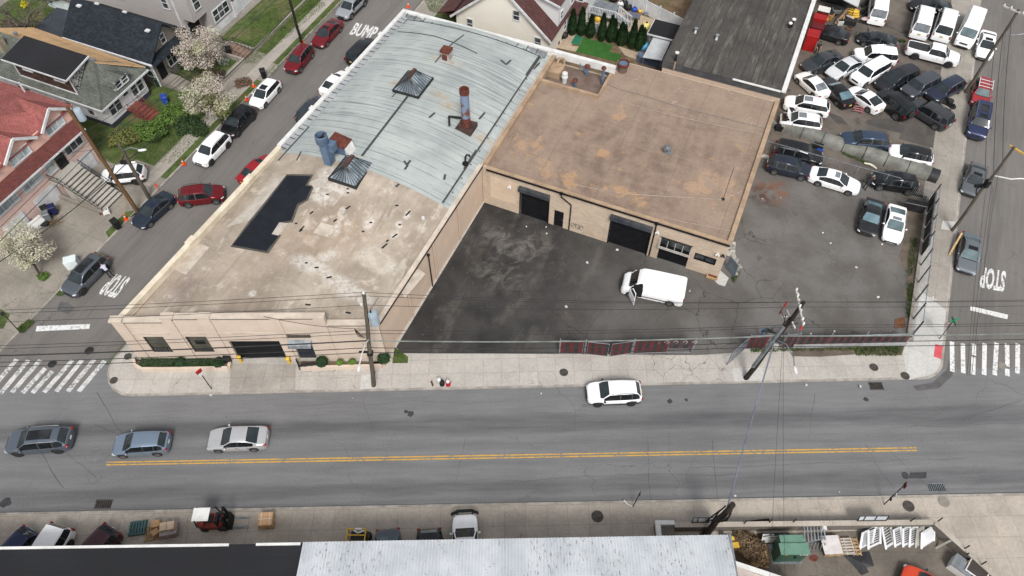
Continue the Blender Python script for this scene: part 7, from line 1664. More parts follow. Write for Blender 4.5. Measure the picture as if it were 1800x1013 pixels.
bin_('dark blue wheelie bin by the white garage of the pink house',98,376,mat('navy_plastic',C(34,40,92),C(26,32,74),2,.5),rz=.5);bin_('grey-lidded bin beside the navy bin on the driveway',88,388,M_STEEL,rz=.5);bin_('black bin behind the navy bin on the driveway',86,378,M_BLACK,rz=.7);bin_('blue bin in the garden between the two houses',293,183,M_BLUE,rz=.4);bin_('dark green bin at the side of the white bungalow',280,150,mat('dark_green_plastic',C(32,62,46),C(26,50,38),2,.5),rz=.4)
bin_('black litter bin in the planter corner beside the garage door',403,636,M_BLACK,h=.8)
t=thing('white_box','large white polystyrene box standing on the pavement beside the grey crossover','box',fz(130,467));mb=MB();mb.box(fz(130,467)+Vector((0,0,.45)),(1.05,.8,.9),.35);mb.build('carton',mat('white_foam',C(236,246,246),C(222,232,232),1,.8),t);mb=MB();mb.box(fz(130,467)+Vector((0,0,.92)),(1.08,.83,.05),.35);mb.build('lid',mat('white_foam',S(1,1,1)),t)
t=thing('sofa_base','long white upholstered base lying by the blossom tree on the driveway','sofa',fz(66,402));mb=MB();mb.box(fz(66,402)+Vector((0,0,.3)),(2.1,.7,.5),GROT+1.5);mb.build('body',M_WPAINT,t,bevel=.06);mb=MB();mb.box(fz(62,400)+Vector((0,0,.62)),(2.0,.3,.25),GROT+1.5);mb.build('back',M_WPAINT,t)
t=thing('ladder','red stepladder leaning against the garage door of the pink house','ladder',fz(52,395));a0,a1=P(56,398,ZP),P(38,372,1.6)
for s in(-.28,.28):mb=MB();sd=Vector((.6,.8,0))*s;mb.bar(a0+sd,a1+sd,.07,.05);mb.build('rail',mat('red_ladder',C(150,66,70),C(128,54,60),2,.6),t)
mb=MB()
for k in range(7):q=a0.lerp(a1,(k+.5)/7);mb.bar(q-Vector((.6,.8,0))*.28,q+Vector((.6,.8,0))*.28,.05)
mb.build('rung',M_STEEL,t)
t=thing('junk_pile','pile of tyres, rims and branches on the driveway by the ladder','scrap heap',fz(75,395));
for k in range(4):p=fz(70+4*k,394+3*(k%2));MB().lathe(p+Vector((0,0,.05+.18*(k%2))),[(.2,0),(.32,0),(.34,.1),(.32,.2),(.2,.2)],12).build('tyre',M_RUBBER,t,smooth=40)
mb=MB()
for k in range(40):p=fz(rnd.uniform(78,104),rnd.uniform(388,398));a_=rnd.random()*6;mb.bar(p+Vector((0,0,rnd.random()*.3)),p+Vector((.7*math.cos(a_),.5*math.sin(a_),rnd.random()*.5)),.03)
mb.build('branches',mat('dry_branches',C(150,128,92),C(120,100,70),3,.9),t)
t=thing('chair','white plastic chair frame lying beside the foot of the concrete stairs','chair',fz(188,376));mb=MB();p=fz(188,376);mb.box(p+Vector((0,0,.2)),(.55,.6,.08),.5);mb.build('seat',M_WPAINT,t);mb=MB();mb.box(p+Vector((.28,.1,.3)),(.08,.6,.5),.5);mb.build('backrest',M_WPAINT,t);mb=MB();mb.box(p+Vector((-.5,.1,.12)),(.4,.5,.22),.5);mb.build('brown_cushion',M_RUST,t)
for k_,(x,y)in enumerate(((70,52),(48,22),(105,14),(60,40))):pass
def planter(label,pts,h=.42):
 t=thing('planter',label,'planter',fz(*pts[0]));q=[fz(*p)for p in pts];mb=MB()
 for a,b_ in zip(q,q[1:]):mb.bar(a+Vector((0,0,h/2)),b_+Vector((0,0,h/2)),.22,h)
 mb.build('low_wall',M_FACADE,t)
 mb=MB();inner=q+[Vector((q[-1].x,31.3,ZP)),Vector((q[0].x,31.3,ZP))];mb.poly([Vector((p.x,p.y,ZP+.2))for p in inner]);mb.build('soil',M_DIRT,t);return t
PL1=planter('long low planter with clipped hedge left of the black garage door',[(237,634),(241,646),(252,652),(300,652),(404,650),(406,640)])
PL2=planter('long low planter with round bushes right of the warehouse door',[(528,644),(530,650),(600,648),(672,646),(688,634)])
t=thing('railing','small black iron railing before the blue warehouse door','railing',fz(545,645));rail_any(t,fz(524,640),fz(528,650),.75,M_IRON_D,5);rail_any(t,fz(528,650),fz(562,646),.75,M_IRON_D,18)
for x,y,lab in((424,636,'left yellow-topped bollard of the garage entrance'),(509,638,'right yellow-topped bollard of the garage entrance')):
 p=fz(x,y);t=thing('bollard',lab,'bollard',p);mb=MB();mb.cyl(p,p+Vector((0,0,.75)),.13,.13,12);mb.build('post',M_YELLOW,t,smooth=40);mb=MB();mb.ell(p+Vector((0,0,.75)),(.2,.2,.1),12,6);mb.build('cap',M_YELLOW,t,smooth=60)
p=fz(388,921);FK=thing('forklift','red and black forklift with white canopy and empty forks on the south pavement','forklift',p,R(2))
mb=MB();mb.box((-.45,0,.55),(1.7,1.05,.7));mb.box((-1.05,0,.8),(.55,1.05,.75));mb.build('body',mat('forklift_orange',C(138,58,46),C(104,44,38),1.5,.6),FK,True,bevel=.1)
mb=MB();mb.box((-.75,0,2.05),(1.15,.95,.06));mb.build('canopy',M_WPAINT,FK,True)
for x,y in((-1.3,.5),(-1.3,-.5),(.2,.5),(.2,-.5)):mb=MB();mb.bar((x,y,.85),(x*.85,y,2.1),.07);mb.build('guard_post',M_BLACK,FK,True)
mb=MB();mb.box((-.5,0,1.05),(.5,.5,.12));mb.box((-.75,0,1.35),(.12,.5,.5));mb.build('seat',M_BLACK,FK,True);mb=MB();mb.box((.1,0,1.1),(.2,.8,.4));mb.tube([(.05,.15,1.25),(-.1,0,1.45),(.05,-.15,1.25)],.03,5);mb.build('dashboard',M_BLACK,FK,True)
mb=MB()
for y in(-.42,.42):mb.box((.72,y,1.15),(.16,.14,2.1))
for zz in(.4,1.2,2.1):mb.box((.72,0,zz),(.12,.9,.1))
for y in(-.15,.15):mb.cyl((.68,y,.4),(.68,y,1.9),.05,.05,6)
mb.build('mast',M_BLACKP,FK,True);mb=MB();mb.box((.92,0,.35),(.08,1.0,.5));mb.box((.92,0,.9),(.05,1.0,.6));mb.build('carriage',M_BLACKP,FK,True)
for y in(-.35,.35):mb=MB();mb.box((1.5,y,.12),(1.15,.12,.05));mb.build('fork',M_STEEL,FK,True)
for x,r in((.35,.34),(-.95,.27)):
 for s in(-1,1):MB().lathe((x,s*.48,r),[(r*.5,-.1),(r,-.1),(r,.1),(r*.5,.1)],14,0,'Y').build('wheel',M_RUBBER,FK,True,40)
def pallet(label,x,y,rz,m,z=ZP,w=1.2,d=1.0,n=7,group='wooden pallets on the south pavement',stack=1):
 p=P(x,y,z);t=thing('pallet',label,'pallet',p,rz,group);mb=MB()
 for s in range(stack):
  zz=s*.15
  for k in range(n):mb.box((-w/2+w*(k+.5)/n,0,.13+zz),(w/n*.62,d,.022))
  for k in(-1,0,1):mb.box((0,k*d*.46,.065+zz),(w,.09,.1))
  for k in range(3):mb.box((-w/2+w*(k+.5)/3,0,.008+zz),(.1,d,.016))
 mb.build('slats',m,t,True);return t
pallet('weathered teal pallet stack on the south pavement',244,930,R(8),M_TEALP,stack=2,n=6);pallet('bare tan pallet leaning beside the teal pallets',270,938,R(12),M_WOODP,n=7)
pallet('loaded pallet under the wrapped cartons',297,935,R(12),M_WOODP)
pallet('pallet under the strapped brown carton',470,919,R(4),M_WOODP,w=1.15)
def carton(label,x,y,z,sz,rz,m=M_CARD,strap=True,group=None):
 p=P(x,y,z);t=thing('carton',label,'carton',p,rz,group);mb=MB();mb.box((0,0,sz[2]/2),sz);mb.build('box',m,t,True)
 if strap:
  mb=MB();mb.box((0,0,sz[2]/2),(sz[0]+.01,.03,sz[2]+.01));mb.box((sz[0]*.3,0,sz[2]/2),(.03,sz[1]+.01,sz[2]+.012));mb.box((-sz[0]*.3,0,sz[2]/2),(.03,sz[1]+.01,sz[2]+.012));mb.build('strap',M_WPAINT,t,True)
 return t
carton('large brown carton with white straps on the lone pallet',470,917,ZP+.16,(1.0,.95,.6),R(4));carton('small brown carton behind the tan pallet',277,924,ZP+.15,(.55,.5,.45),R(10),strap=False);carton('crushed open carton tilted on the tan pallet',276,938,ZP+.15,(.5,.42,.4),R(40),strap=False)
M_FILM=mat('stretch_film_wrap',C(176,170,168),C(140,130,128),2,.3,fine=.15)
carton('film-wrapped load of cartons on the right pallet',300,934,ZP+.16,(1.15,.9,.55),R(12),M_FILM,False);carton('left carton on top of the film-wrapped load',289,928,ZP+.72,(.48,.6,.3),R(12),mat('pale_carton',C(216,192,166),C(198,172,146),2,.8),False);carton('right carton on top of the film-wrapped load',302,926,ZP+.72,(.48,.6,.3),R(12),mat('pale_carton',S(1,1,1)),False)
p=fz(633,948);t=thing('plate_machine','small yellow engine frame machine beside the grey saloon','machine',p);mb=MB()
for y in(-.45,.0,.45):
 mb.bar((-.8,y,.9),(.5,y,.9),.08);mb.bar((-.8,y,0.05),(-.8,y,.9),.08);mb.bar((.5,y,.05),(.5,y,.9),.08)
mb.bar((-.8,-.45,.9),(-.8,.45,.9),.08);mb.bar((.5,-.45,.9),(.5,.45,.9),.08);mb.build('frame',M_YELLOW,t,True);mb=MB();mb.box((-.1,0,.45),(.9,.7,.5));mb.ell((.7,0,.5),(.25,.4,.4),10,6);mb.build('engine',M_IRON_D,t,True);mb=MB();mb.tube([(-.3,.3,.95),(.0,.1,1.1),(.4,.3,.95)],.06,6);mb.box((.0,.42,1.0),(.5,.12,.08));mb.build('hose',M_WPAINT,t,True)
YW=thing('wall','grey concrete yard wall with pale top along the south pavement','wall',fz(1400,925));zt=1.15
def wsec(a,b_,m,name,h=zt,w=.3,cop_=True):
 a,b_=P(a[0],a[1],h),P(b_[0],b_[1],h);a.z=b_.z=0;d=(b_-a).normalized();s=Vector((-d.y,d.x,0))*w
 mb=MB();mb.prism([a,b_,b_+s,a+s],-.02,h);mb.build(name,m,YW)
 if cop_:mb=MB();mb.prism([a-s*.1,b_-s*.1,b_+s*1.1,a+s*1.1],h,h+.07);mb.build('coping',M_WALK_S,YW)
M_YWALL=m_wall('stained_concrete_wall',C(122,116,108),C(74,70,64))
wsec((1186,927),(1640,922),M_YWALL,'street_wall');wsec((1642,922),(1800,1063),M_YWALL,'corner_wall')
mb=MB();a=P(1153,923,1.1);b_=P(1185,921,1.1);mb.prism([(a.x,a.y-1.5),(b_.x,a.y-1.5),(b_.x,b_.y+.15),(a.x,b_.y+.15)],0,.95);mb.build('end_block',M_YWALL,YW);mb=MB();mb.prism([(a.x-.05,b_.y-.1),(b_.x,b_.y-.1),(b_.x,b_.y+.2),(a.x-.05,b_.y+.2)],.95,1.25);mb.prism([(a.x-.05,b_.y-1.5),(a.x+.3,b_.y-1.5),(a.x+.3,b_.y-.11),(a.x-.05,b_.y-.11)],.95,1.25);mb.build('white_coping',M_WPAINT,YW)
for i,(x,y)in enumerate(((1308,921),(1352,919),(1394,918.5),(1600,917),(1648,917),(1695,965),(1699,975),(1724,993))):
 p=P(x,y,zt);mb=MB();mb.cyl(p,p+Vector((0,0,.75 if i!=6 else.35)),.045,.045,6);mb.build('post_stub',M_IRON_D,YW)
for(x0,x1,y,lab)in((1216,1262,918,'left white framed panel fixed on the yard wall'),(1507,1557,915,'right white framed panel fixed on the yard wall')):
 a,b_=P(x0,y,zt+.1),P(x1,y-.5,zt+.1);t=thing('framed_sign',lab,'framed sign',a,0,'framed panels on the yard wall');mb=MB();mb.hexa([a,b_,b_+Vector((0,.03,0)),a+Vector((0,.03,0))],[v+Vector((.0,.12,.62))for v in(a,b_,b_+Vector((0,.03,0)),a+Vector((0,.03,0)))]);mb.build('panel',mat('milky_panel',C(206,212,216),C(188,194,200),1,.4),t)
 mb=MB();u=Vector((0,.12,.62));n_=Vector((0,-.03,.01));mb.tube([a+n_,a+u+n_,b_+u+n_,b_+n_,a+n_],.05,4)
 for f in(.2,.6):q=a.lerp(b_,f)+n_;mb.bar(q,q+u,.05)
 mb.build('frame',M_IRON_D,t)
t=thing('timber_beam','dark timber beam lying on the pavement beside the yard wall','beam',fz(1322,920));mb=MB();mb.bar(P(1292,921,.5),P(1352,914.5,.5),.2,.2);mb.build('beam',M_POLE_D,t)
t.location.z+=0
p=fz(1383,988);GC=thing('generator_cabinet','dark green generator cabinet with louvred front in the walled yard','generator',p,R(1))
mb=MB();mb.box((0,.35,.95),(1.95,.72,1.85));mb.build('body',M_GREENP,GC,True,bevel=.03);mb=MB();mb.box((.02,.33,1.92),(2.02,.78,.08));mb.build('lid',mat('sage_green_paint',C(112,150,132),C(98,136,118),1,.45),GC,True)
mb=MB();mb.box((.05,1.0,.9),(1.6,.55,1.7));mb.build('rear_body',M_GREENP,GC,True);mb=MB();mb.box((.05,1.02,1.8),(1.68,.6,.07));mb.box((-.45,1.02,1.85),(.06,.6,.05));mb.build('rear_lid',mat('sage_green_paint',S(1,1,1)),GC,True)
for k,x in enumerate((.45,.68,.85)):mb=MB();mb.box((x,-.035,1.72),(.15,.02,.09));mb.build('label_sticker',M_WPAINT,GC,True)
mb=MB();mb.box((-.62,-.035,1.78),(.3,.02,.07));mb.build('warning_sticker',M_YELLOW,GC,True);mb=MB();mb.box((.2,-.05,1.25),(.12,.06,.3));mb.build('handle',M_BLACK,GC,True);mb=MB();mb.box((0,.55,.02),(2.1,1.4,.06));mb.build('plinth',M_STEEL,GC,True)
a,b_=P(1336,955,ZP),P(1380,954,ZP);BN=thing('banner_board','white sign board with arched black lettering leaning on the yard wall behind the green cabinet','sign board',a);up_=Vector((0,.38,.95));off=Vector((0,-.03,.012))
mb=MB();mb.hexa([a,b_,b_+Vector((0,.04,0)),a+Vector((0,.04,0))],[v+up_ for v in(a,b_,b_+Vector((0,.04,0)),a+Vector((0,.04,0)))]);mb.build('board',M_WPAINT,BN);mb=MB();mb.tube([a,a+up_,b_+up_,b_,a],.05,4);mb.build('frame',M_BLACK,BN)
mb=MB();tv,tf=text_mesh('INCUPED GENERATORS',.035)
def arch_(u,v):s=.06+.90*u;return a.lerp(b_,s)+up_*(.62+.20*v+.16*(1-(2*u-1)**2))+off
mb.add([arch_(u,v)for u,v in tv],tf);mb.build('lettering',M_BLACK,BN)
mb=MB();put_text(mb,'REPAIRS  SALES',a.lerp(b_,.28)+up_*.56+off,a.lerp(b_,.72)+up_*.56+off,a.lerp(b_,.28)+up_*.64+off,.03);mb.build('small_lettering',M_IRON_D,BN)
mb=MB();c=a.lerp(b_,.1)+up_*.2+off
pts=[c+Vector((.12*math.cos(t_),0,0))+up_*(.10*math.sin(t_))for t_ in[k*PI/8 for k in range(17)]];mb.tube(pts,.025,4);mb.build('round_emblem',M_IRON_D,BN)
p=fz(1428,962);t=thing('metal_rack','white slatted metal rack lying between cabinet and white slab','rack',p,R(-4));mb=MB();mb.bar((-.75,1.15,.9),(.75,1.35,.75),.09);mb.bar((-.75,0,.75),(.75,.5,.65),.07)
for k in range(7):x=-.7+1.4*k/6;mb.bar((x,1.17,.88),(x*1.05,.12+.2*k/6,.72),.08);mb.bar((x,.1,.7),(x*1.05,-.2,.05),.05)
mb.build('slats',M_STEEL,t,True);mb=MB();mb.cyl((.75,1.45,.8),(.75,1.05,.8),.2,.2,12);mb.build('roll',M_WPAINT,t,True,40)
for k,(x,y,z,lab)in enumerate(((1460,962,ZP,'upper'),)):
 pallet('pallet stack carrying the white slab in the walled yard',1460,962,R(3),M_WOODP,w=1.35,d=1.3,stack=3,group='pallets in the walled yard')
 p=P(1461,958,ZP+.48);t=thing('white_slab','plain white square slab on top of the pallet stack','slab',p,R(3));mb=MB();mb.box((0,0,.03),(1.3,1.3,.06));mb.box((-.4,-.55,.07),(.3,.2,.04));mb.build('slab',mat('dusty_white_board',C(226,220,218),C(208,202,200),1.5,.7),t,True)
pallet('bare pallet with wide gaps right of the white slab',1484,962,R(92),mat('pale_pallet_wood',C(206,196,186),C(170,158,146),4,.85),w=1.2,d=1.1,stack=2,group='pallets in the walled yard',n=6)
pallet('tan plank pallet beside the first white railing panel',1502,962,R(92),M_WOODP,w=1.25,d=.6,group='pallets in the walled yard',n=5)
t=thing('tarpaulin','black torn tarpaulin lying on the yard concrete','tarpaulin',fz(1512,985));q=[fz(x,y)for x,y in((1478,973),(1492,972),(1528,970),(1536,996),(1522,998),(1527,1006),(1514,1012),(1500,995))];mb=MB();cc=sum(q,Vector())/len(q);vs=[Vector((v.x,v.y,ZP+.03+.05*rnd.random()))for v in q]+[cc+Vector((0,0,.18))];mb.add(vs,[(i,(i+1)%len(q),len(q))for i in range(len(q))]);mb.build('sheet',M_SLATB,t)
t=thing('oil_stain','rusty brown puddle stain beside the green cabinet','stain',fz(1431,981));mb=MB();mb.poly([fz(1431+9*math.cos(k*.6)*(.8+.4*rnd.random()),981+6*math.sin(k*.6)*(.8+.4*rnd.random()))+Vector((0,0,.02))for k in range(10)][::-1]);mb.build('stain',M_RUST,t)
RP='white railing panels stacked in the walled yard'
def rpanel(label,bl,br,up,m,solid=False,bars=8,z=.5):
 a,b_=fz(*bl),fz(*br);t=thing('garden_railing',label,'railing',(a+b_)/2,0,RP);u=P(bl[0]+up[0],bl[1]+up[1],ZP+z)-a
 mb=MB();mb.bar(a+u*.06,b_+u*.06,.1,.1);mb.bar(a+u,b_+u,.13,.1);mb.bar(a,a+u*1.06,.14);mb.bar(b_,b_+u*1.06,.14);mb.build('frame',m,t)
 n_=(b_-a).cross(u).normalized()*.02
 if solid:mb=MB();q=[a.lerp(b_,.04)+u*.08,a.lerp(b_,.96)+u*.08,a.lerp(b_,.96)+u*.96,a.lerp(b_,.04)+u*.96];mb.hexa([v-n_ for v in q],[v+n_ for v in q]);mb.build('infill',solid,t)
 else:
  for k in range(1,bars):mb=MB();mb.bar(a+u*(k/bars),b_+u*(k/bars),.045);mb.build('bar',m,t)
M_GRP=mat('greyed_vinyl',C(176,174,164),C(150,148,138),1.5,.6)
M_GREYIN=mat('grey_infill',C(160,164,166),C(140,144,146),1.5,.6)
for lab,bl,br,up,m,sol in(('leftmost white railing panel with grey solid infill',(1511,966),(1533,955),(5,-28),M_WVINYL,M_GREYIN),('second white railing panel leaning on the leftmost',(1526,966),(1547,956),(0,-32),M_WVINYL,False),('twisted white railing panel with collapsed bars',(1557,966),(1571,957),(-7,-38),M_WVINYL,False),('white railing panel right of the twisted one',(1573,962),(1586,956),(-3,-29),M_WVINYL,False),('middle white railing panel of the upright stack',(1587,962),(1599,956),(0,-31),M_WVINYL,False),('white railing panel before the greyed one',(1598,962),(1610,956),(2,-31),M_WVINYL,False),('greyed dirty railing panel in the upright stack',(1609,963),(1620,957),(3,-31),M_GRP,M_GRP),('rightmost white railing panel with solid pale infill',(1619,965),(1641,951),(1,-27),M_WVINYL,M_WVINYL)):rpanel(lab,bl,br,up,m,sol)
for k,(x,y,sz,m,lab)in enumerate(((1683,1000,(1.3,1.0,.8),M_WPAINT,'white equipment box beside the orange sports car'),(1708,1008,(1.3,1.2,.9),M_IRON_D,'dark equipment box with white rim at the corner wall'))):
 p=fz(x,y);t=thing('equipment_box',lab,'box',p,R(-42));mb=MB();mb.box((0,0,sz[2]/2),sz);mb.build('body',m,t,True);mb=MB();mb.box((0,0,sz[2]+.03),(sz[0]+.06,sz[1]+.06,.06));mb.build('lid',M_STEEL if k==0 else M_WPAINT,t,True)
 if k:mb=MB();mb.box((0,0,sz[2]+.07),(sz[0]-.1,sz[1]-.1,.03));mb.build('top_sheet',mat('brown_sheet',C(72,64,60),C(60,54,50),1,.6),t,True)
t=thing('plank','tan timber plank leaning on the corner wall','plank',fz(1700,985));mb=MB();mb.bar(fz(1698,1005),P(1704,986,1.2),.14,.06);mb.build('board',M_WOODP,t)
t=thing('plank','long dirty plank leaning on the wall near the railing panels','plank',fz(1655,960));mb=MB();mb.bar(fz(1645,964),P(1672,950,1.1),.14,.06);mb.build('board',M_GRP,t)
p=fz(1284,955);t=thing('machine_part','yellow machine arm poking out beside the corrugated roof','machine',p);mb=MB();mb.box((-.2,.0,.5),(.8,.25,.25),.6);mb.box((.0,-.3,.3),(.9,.4,.4),.1);mb.build('arm',M_YELLOW,t,True);mb=MB();mb.box((-.5,.3,.3),(.4,.4,.6));mb.build('base',M_IRON_D,t,True)
a,b_=P(1376,218,.6),P(1636,304,.6);d=(b_-a).normalized();TP=thing('fallen_pipe','long grey flattened pipe with banded joints and black open end across the tow lot','pipe',Vector((a.x,a.y,ZP)))
SEC=[(-.78,0),(-.76,.4),(-.62,.74),(-.3,.88),(.3,.88),(.62,.74),(.76,.4),(.78,0)]
def flat(mb,p,q,k,dy=0.0):
 s=Vector((-d.y,d.x,0));z=Vector((0,0,1));p=Vector((p.x,p.y,ZP))+s*dy;q=Vector((q.x,q.y,ZP))+s*dy
 mb.hexa([p+s*(u*k)+z*(w*k)for u,w in SEC],[q+s*(u*k)+z*(w*k)for u,w in SEC])
n=7;M_PIPE=mat('dusty_grey_pipe',C(142,142,134),C(110,110,104),.8,.85,fine=.12)
for i in range(n):
 p,q=a.lerp(b_,i/n),a.lerp(b_,(i+1)/n);mb=MB();flat(mb,p,q-d*.03,rnd.uniform(.97,1.02),rnd.uniform(-.06,.06));mb.build('section',M_PIPE,TP,smooth=50)
 mb=MB();flat(mb,q-d*.03,q+d*.03,1.02);mb.build('joint_band',M_IRON_D,TP,smooth=50)
mb=MB();flat(mb,b_+d*.035,b_+d*.8,.96);mb.build('black_end',M_SLATB,TP,smooth=50)
t=thing('scrap_engine','heap of rusty engine parts beside the tan warehouse and pipe end','scrap heap',P(1368,222,ZP))
for k in range(9):p=P(1362+rnd.uniform(-6,14),226+rnd.uniform(-10,10),ZP);MB().box(p+Vector((0,0,.3)),(rnd.uniform(.3,.8),rnd.uniform(.2,.6),rnd.uniform(.3,.7)),rnd.random()*3,0,rnd.uniform(-.3,.3)).build('engine_part',(M_RUST,M_IRON_D,M_STEEL,M_BLACK)[k%4],t)
t=thing('jack_trolley','blue and black trolley jack beside the dark estate car','trolley',P(1440,262,ZP));mb=MB();mb.box(P(1438,257,.5),(1.0,.6,.4),GROT);mb.build('frame',M_BLACK,t);mb=MB();mb.box(P(1441,264,.4),(.6,.3,.2),GROT);mb.build('blue_box',M_BLUE,t);mb=MB();mb.bar(P(1430,252,.8),P(1448,258,.8),.06);mb.build('bar',M_STEEL,t)
t=thing('car_bumper','pale torn car bumper lying along the fallen pipe','bumper',P(1530,292,ZP));mb=MB();mb.tube([P(1519,287,.3),P(1529,289,.35),P(1536,293,.3),P(1541,297,.25)],[.1,.14,.13,.08],6);mb.build('shell',mat('cream_plastic',C(226,222,200),C(206,202,180),2,.6),t,smooth=60)
t=thing('car_bumper','loose red bumper frame beside the broken white fastback','bumper',P(1505,190,ZP));mb=MB()
for k in range(3):mb.tube([P(1499,186+4*k,.4+.1*k),P(1508,187+4*k,.45),P(1519,190+4*k,.4)],.05,5)
mb.bar(P(1501,184,.5),P(1504,196,.3),.06);mb.bar(P(1515,186,.5),P(1514,200,.3),.06);mb.build('frame',mat('pinkish_red_metal',C(190,120,124),C(160,92,98),2,.6),t)
t=thing('wheel_pile','black scrap wheels and bumper parts behind the dark navy crossover','scrap heap',P(1660,182,ZP))
for k in range(7):p=P(1650+26*rnd.random(),172+22*rnd.random(),ZP);MB().lathe(p+Vector((0,0,.2*(k%3))),[(.18,0),(.33,0),(.35,.1),(.33,.22),(.18,.22)],12).build('tyre',M_RUBBER,t,smooth=40)
mb=MB()
for k in range(8):p=P(1648+28*rnd.random(),172+22*rnd.random(),.4);mb.box(p,(.8,.3,.25),rnd.random()*3,0,.3)
mb.build('bumper_parts',M_BLACK,t)
TY='loose tyres stacked in the tow lot'
for k,(x,y,z)in enumerate(((1437,128,ZP),(1446,128,ZP),(1523,4,.4),(1524,16,.3),(1522,25,.5),(1516,10,.2),(1515,22,.2),(1527,-4,.4))):
 p=P(x,y,z);lab=('left tyre lying below the charcoal saloon','right tyre lying below the charcoal saloon','top tyre of the stack beside the ambulance van','middle tyre of the stack beside the ambulance van','lowest tyre of the stack beside the ambulance van','tyre behind the tyre stack near the shelter','tyre beside the oval pink sign in the scrap corner','tyre at the upper end of the tyre stack')[k]
 t=thing('tyre',lab,'tyre',p,0,TY);MB().lathe((0,0,0),[(.2,0),(.36,0),(.38,.11),(.36,.22),(.2,.22)],14).build('rubber',M_RUBBER,t,True,40)
 if k>1:t.rotation_euler=(1.1,0,.6)
def cab(label,x,y,sz,m,top=None,zb=ZP,name='tool_cabinet'):
 p=P(x,y,zb);t=thing(name,label,'cabinet',p,GROT);mb=MB();mb.box((0,0,sz[2]/2),sz);mb.build('body',m,t,True);mb=MB();mb.box((0,0,sz[2]+.03),(sz[0]+.08,sz[1]+.08,.06));mb.build('top',top or m,t,True);mb=MB();mb.box((sz[0]/2+.015,0,sz[2]*.5),(.03,sz[1]*.1,.3));mb.build('handle',M_STEEL,t,True);return t
M_REDC=mat('bright_red_paint',C(178,28,30),C(150,22,26),1.2,.55)
cab('bright red cabinet nearest the standing person by the grey building',1421,84,(1.3,1.5,1.9),M_REDC);cab('dark red open cabinet with white bar further along the grey building',1430,66,(1.3,1.2,1.6),mat('dark_red_paint',C(112,30,34),C(90,24,28),1.2,.6));cab('red cabinet with white top bar in the middle of the row',1433,55,(1.4,1.0,1.9),M_REDC);cab('dark cabinet at the far end of the red row',1440,40,(1.3,1.0,1.8),mat('dark_red_paint',S(1,1,1)),M_WPAINT)
SH=thing('shelter','black open shelter with pale sheet roof full of scrap in the tow lot','shelter',P(1480,10,ZP));a=P(1462,-4,2.6);b_=P(1508,13,2.6)
mb=MB();mb.prism([P(1455,-14,2.6),P(1508,13,2.6),P(1514,-6,2.6),P(1470,-34,2.6)],2.55,2.65);mb.build('sheet_roof',mat('pale_sheet_roof',C(212,214,214),C(196,198,198),.8,.6),SH)
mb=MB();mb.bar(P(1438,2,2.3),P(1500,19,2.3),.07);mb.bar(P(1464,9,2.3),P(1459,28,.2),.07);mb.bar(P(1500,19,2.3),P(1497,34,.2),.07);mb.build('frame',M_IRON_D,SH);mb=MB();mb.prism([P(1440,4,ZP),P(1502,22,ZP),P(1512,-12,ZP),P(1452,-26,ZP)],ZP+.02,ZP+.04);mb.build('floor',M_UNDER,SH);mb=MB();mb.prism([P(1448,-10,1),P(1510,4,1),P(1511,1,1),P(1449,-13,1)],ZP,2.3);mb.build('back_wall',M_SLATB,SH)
clut=[('crate','olive crate on the shelter shelf beside the red row',1441,24,(.7,.7,.5),C(132,130,70),.8),('crate','second olive crate on the shelter shelf',1449,26,(.6,.6,.5),C(140,128,70),.8),('crate','grey plastic container among the shelter clutter',1469,22,(1.1,.8,.5),C(120,124,126),.6),('board','tan plywood offcut standing in the shelter clutter',1459,33,(.5,.9,.7),C(190,140,84),.3),('board','orange foam block at the foot of the shelter clutter',1453,37,(.4,.3,.3),C(214,140,40),.3),('crate','white fridge carcass behind the black saloon',1475,43,(.7,.7,.6),C(212,212,206),.2),('crate','black engine block heap between the two black saloons',1492,42,(1.5,.9,.7),(.02,.02,.02,1),.15),('board','pinkish cardboard sheet on the scrap heap',1488,32,(1.0,.8,.1),C(176,140,116),.7),('board','white foam strip on the scrap heap',1494,31,(1.0,.25,.15),C(226,216,208),.9),('crate','brown gearbox part on the ground by the raised bonnet',1492,53,(.7,.4,.35),C(130,96,72),.15)]
for nm,lab,x,y,sz,c_,z in clut:
 p=P(x,y,z);t=thing(nm,lab,nm,p,GROT+rnd.uniform(-.4,.4));MB().box((0,0,sz[2]/2),sz).build('body',mat('clutter_'+lab[:18].replace(' ','_'),c_,tuple(v*.75 for v in c_[:3])+(1,),3,.7),t,True,bevel=.05);MB().box((0,0,sz[2]+.02),(sz[0]*.8,sz[1]*.8,.04)).build('rim',M_IRON_D if sz[2]>.3 else mat('clutter_'+lab[:18].replace(' ','_'),c_),t,True)
t=thing('timber_beam','long tan timber leaning across the shelter clutter','beam',P(1475,35,ZP));mb=MB();mb.bar(P(1468,42,.3),P(1492,15,2.0),.25,.12);mb.build('beam',M_WOODP,t)
for k in range(3):p=P(1500,19+4*k,1.6-.3*k);t=thing('yellow_barrel',('top','middle','lowest')[k]+' yellow tank of the stack in the shelter','tank',p,GROT);MB().ell((0,0,.0),(.75,.45,.22),12,6).build('tank',M_YELLOW,t,True,60);MB().box((0,0,.2),(.2,.2,.08)).build('cap',M_IRON_D,t,True)
p=P(1521,33,.9);t=thing('oval_sign','pink oval dish leaning beside the ambulance van','dish',p);MB().ell((0,0,0),(.5,.35,.08),14,5,0,.3).build('dish',mat('pale_pink_plastic',C(216,196,194),C(198,176,174),1,.5),t,True,60);MB().cyl((0,0,-.8),(0,0,0),.05).build('stand',M_IRON_D,t,True)
t=thing('plank','pale long timber plank leaning between kerb and blue-grey saloon','plank',P(1680,428,ZP));mb=MB();mb.bar(P(1669,448,ZP+.08),P(1691,410,.9),.16,.07);mb.build('board',mat('pale_new_timber',C(226,190,138),C(208,170,118),3,.7),t)
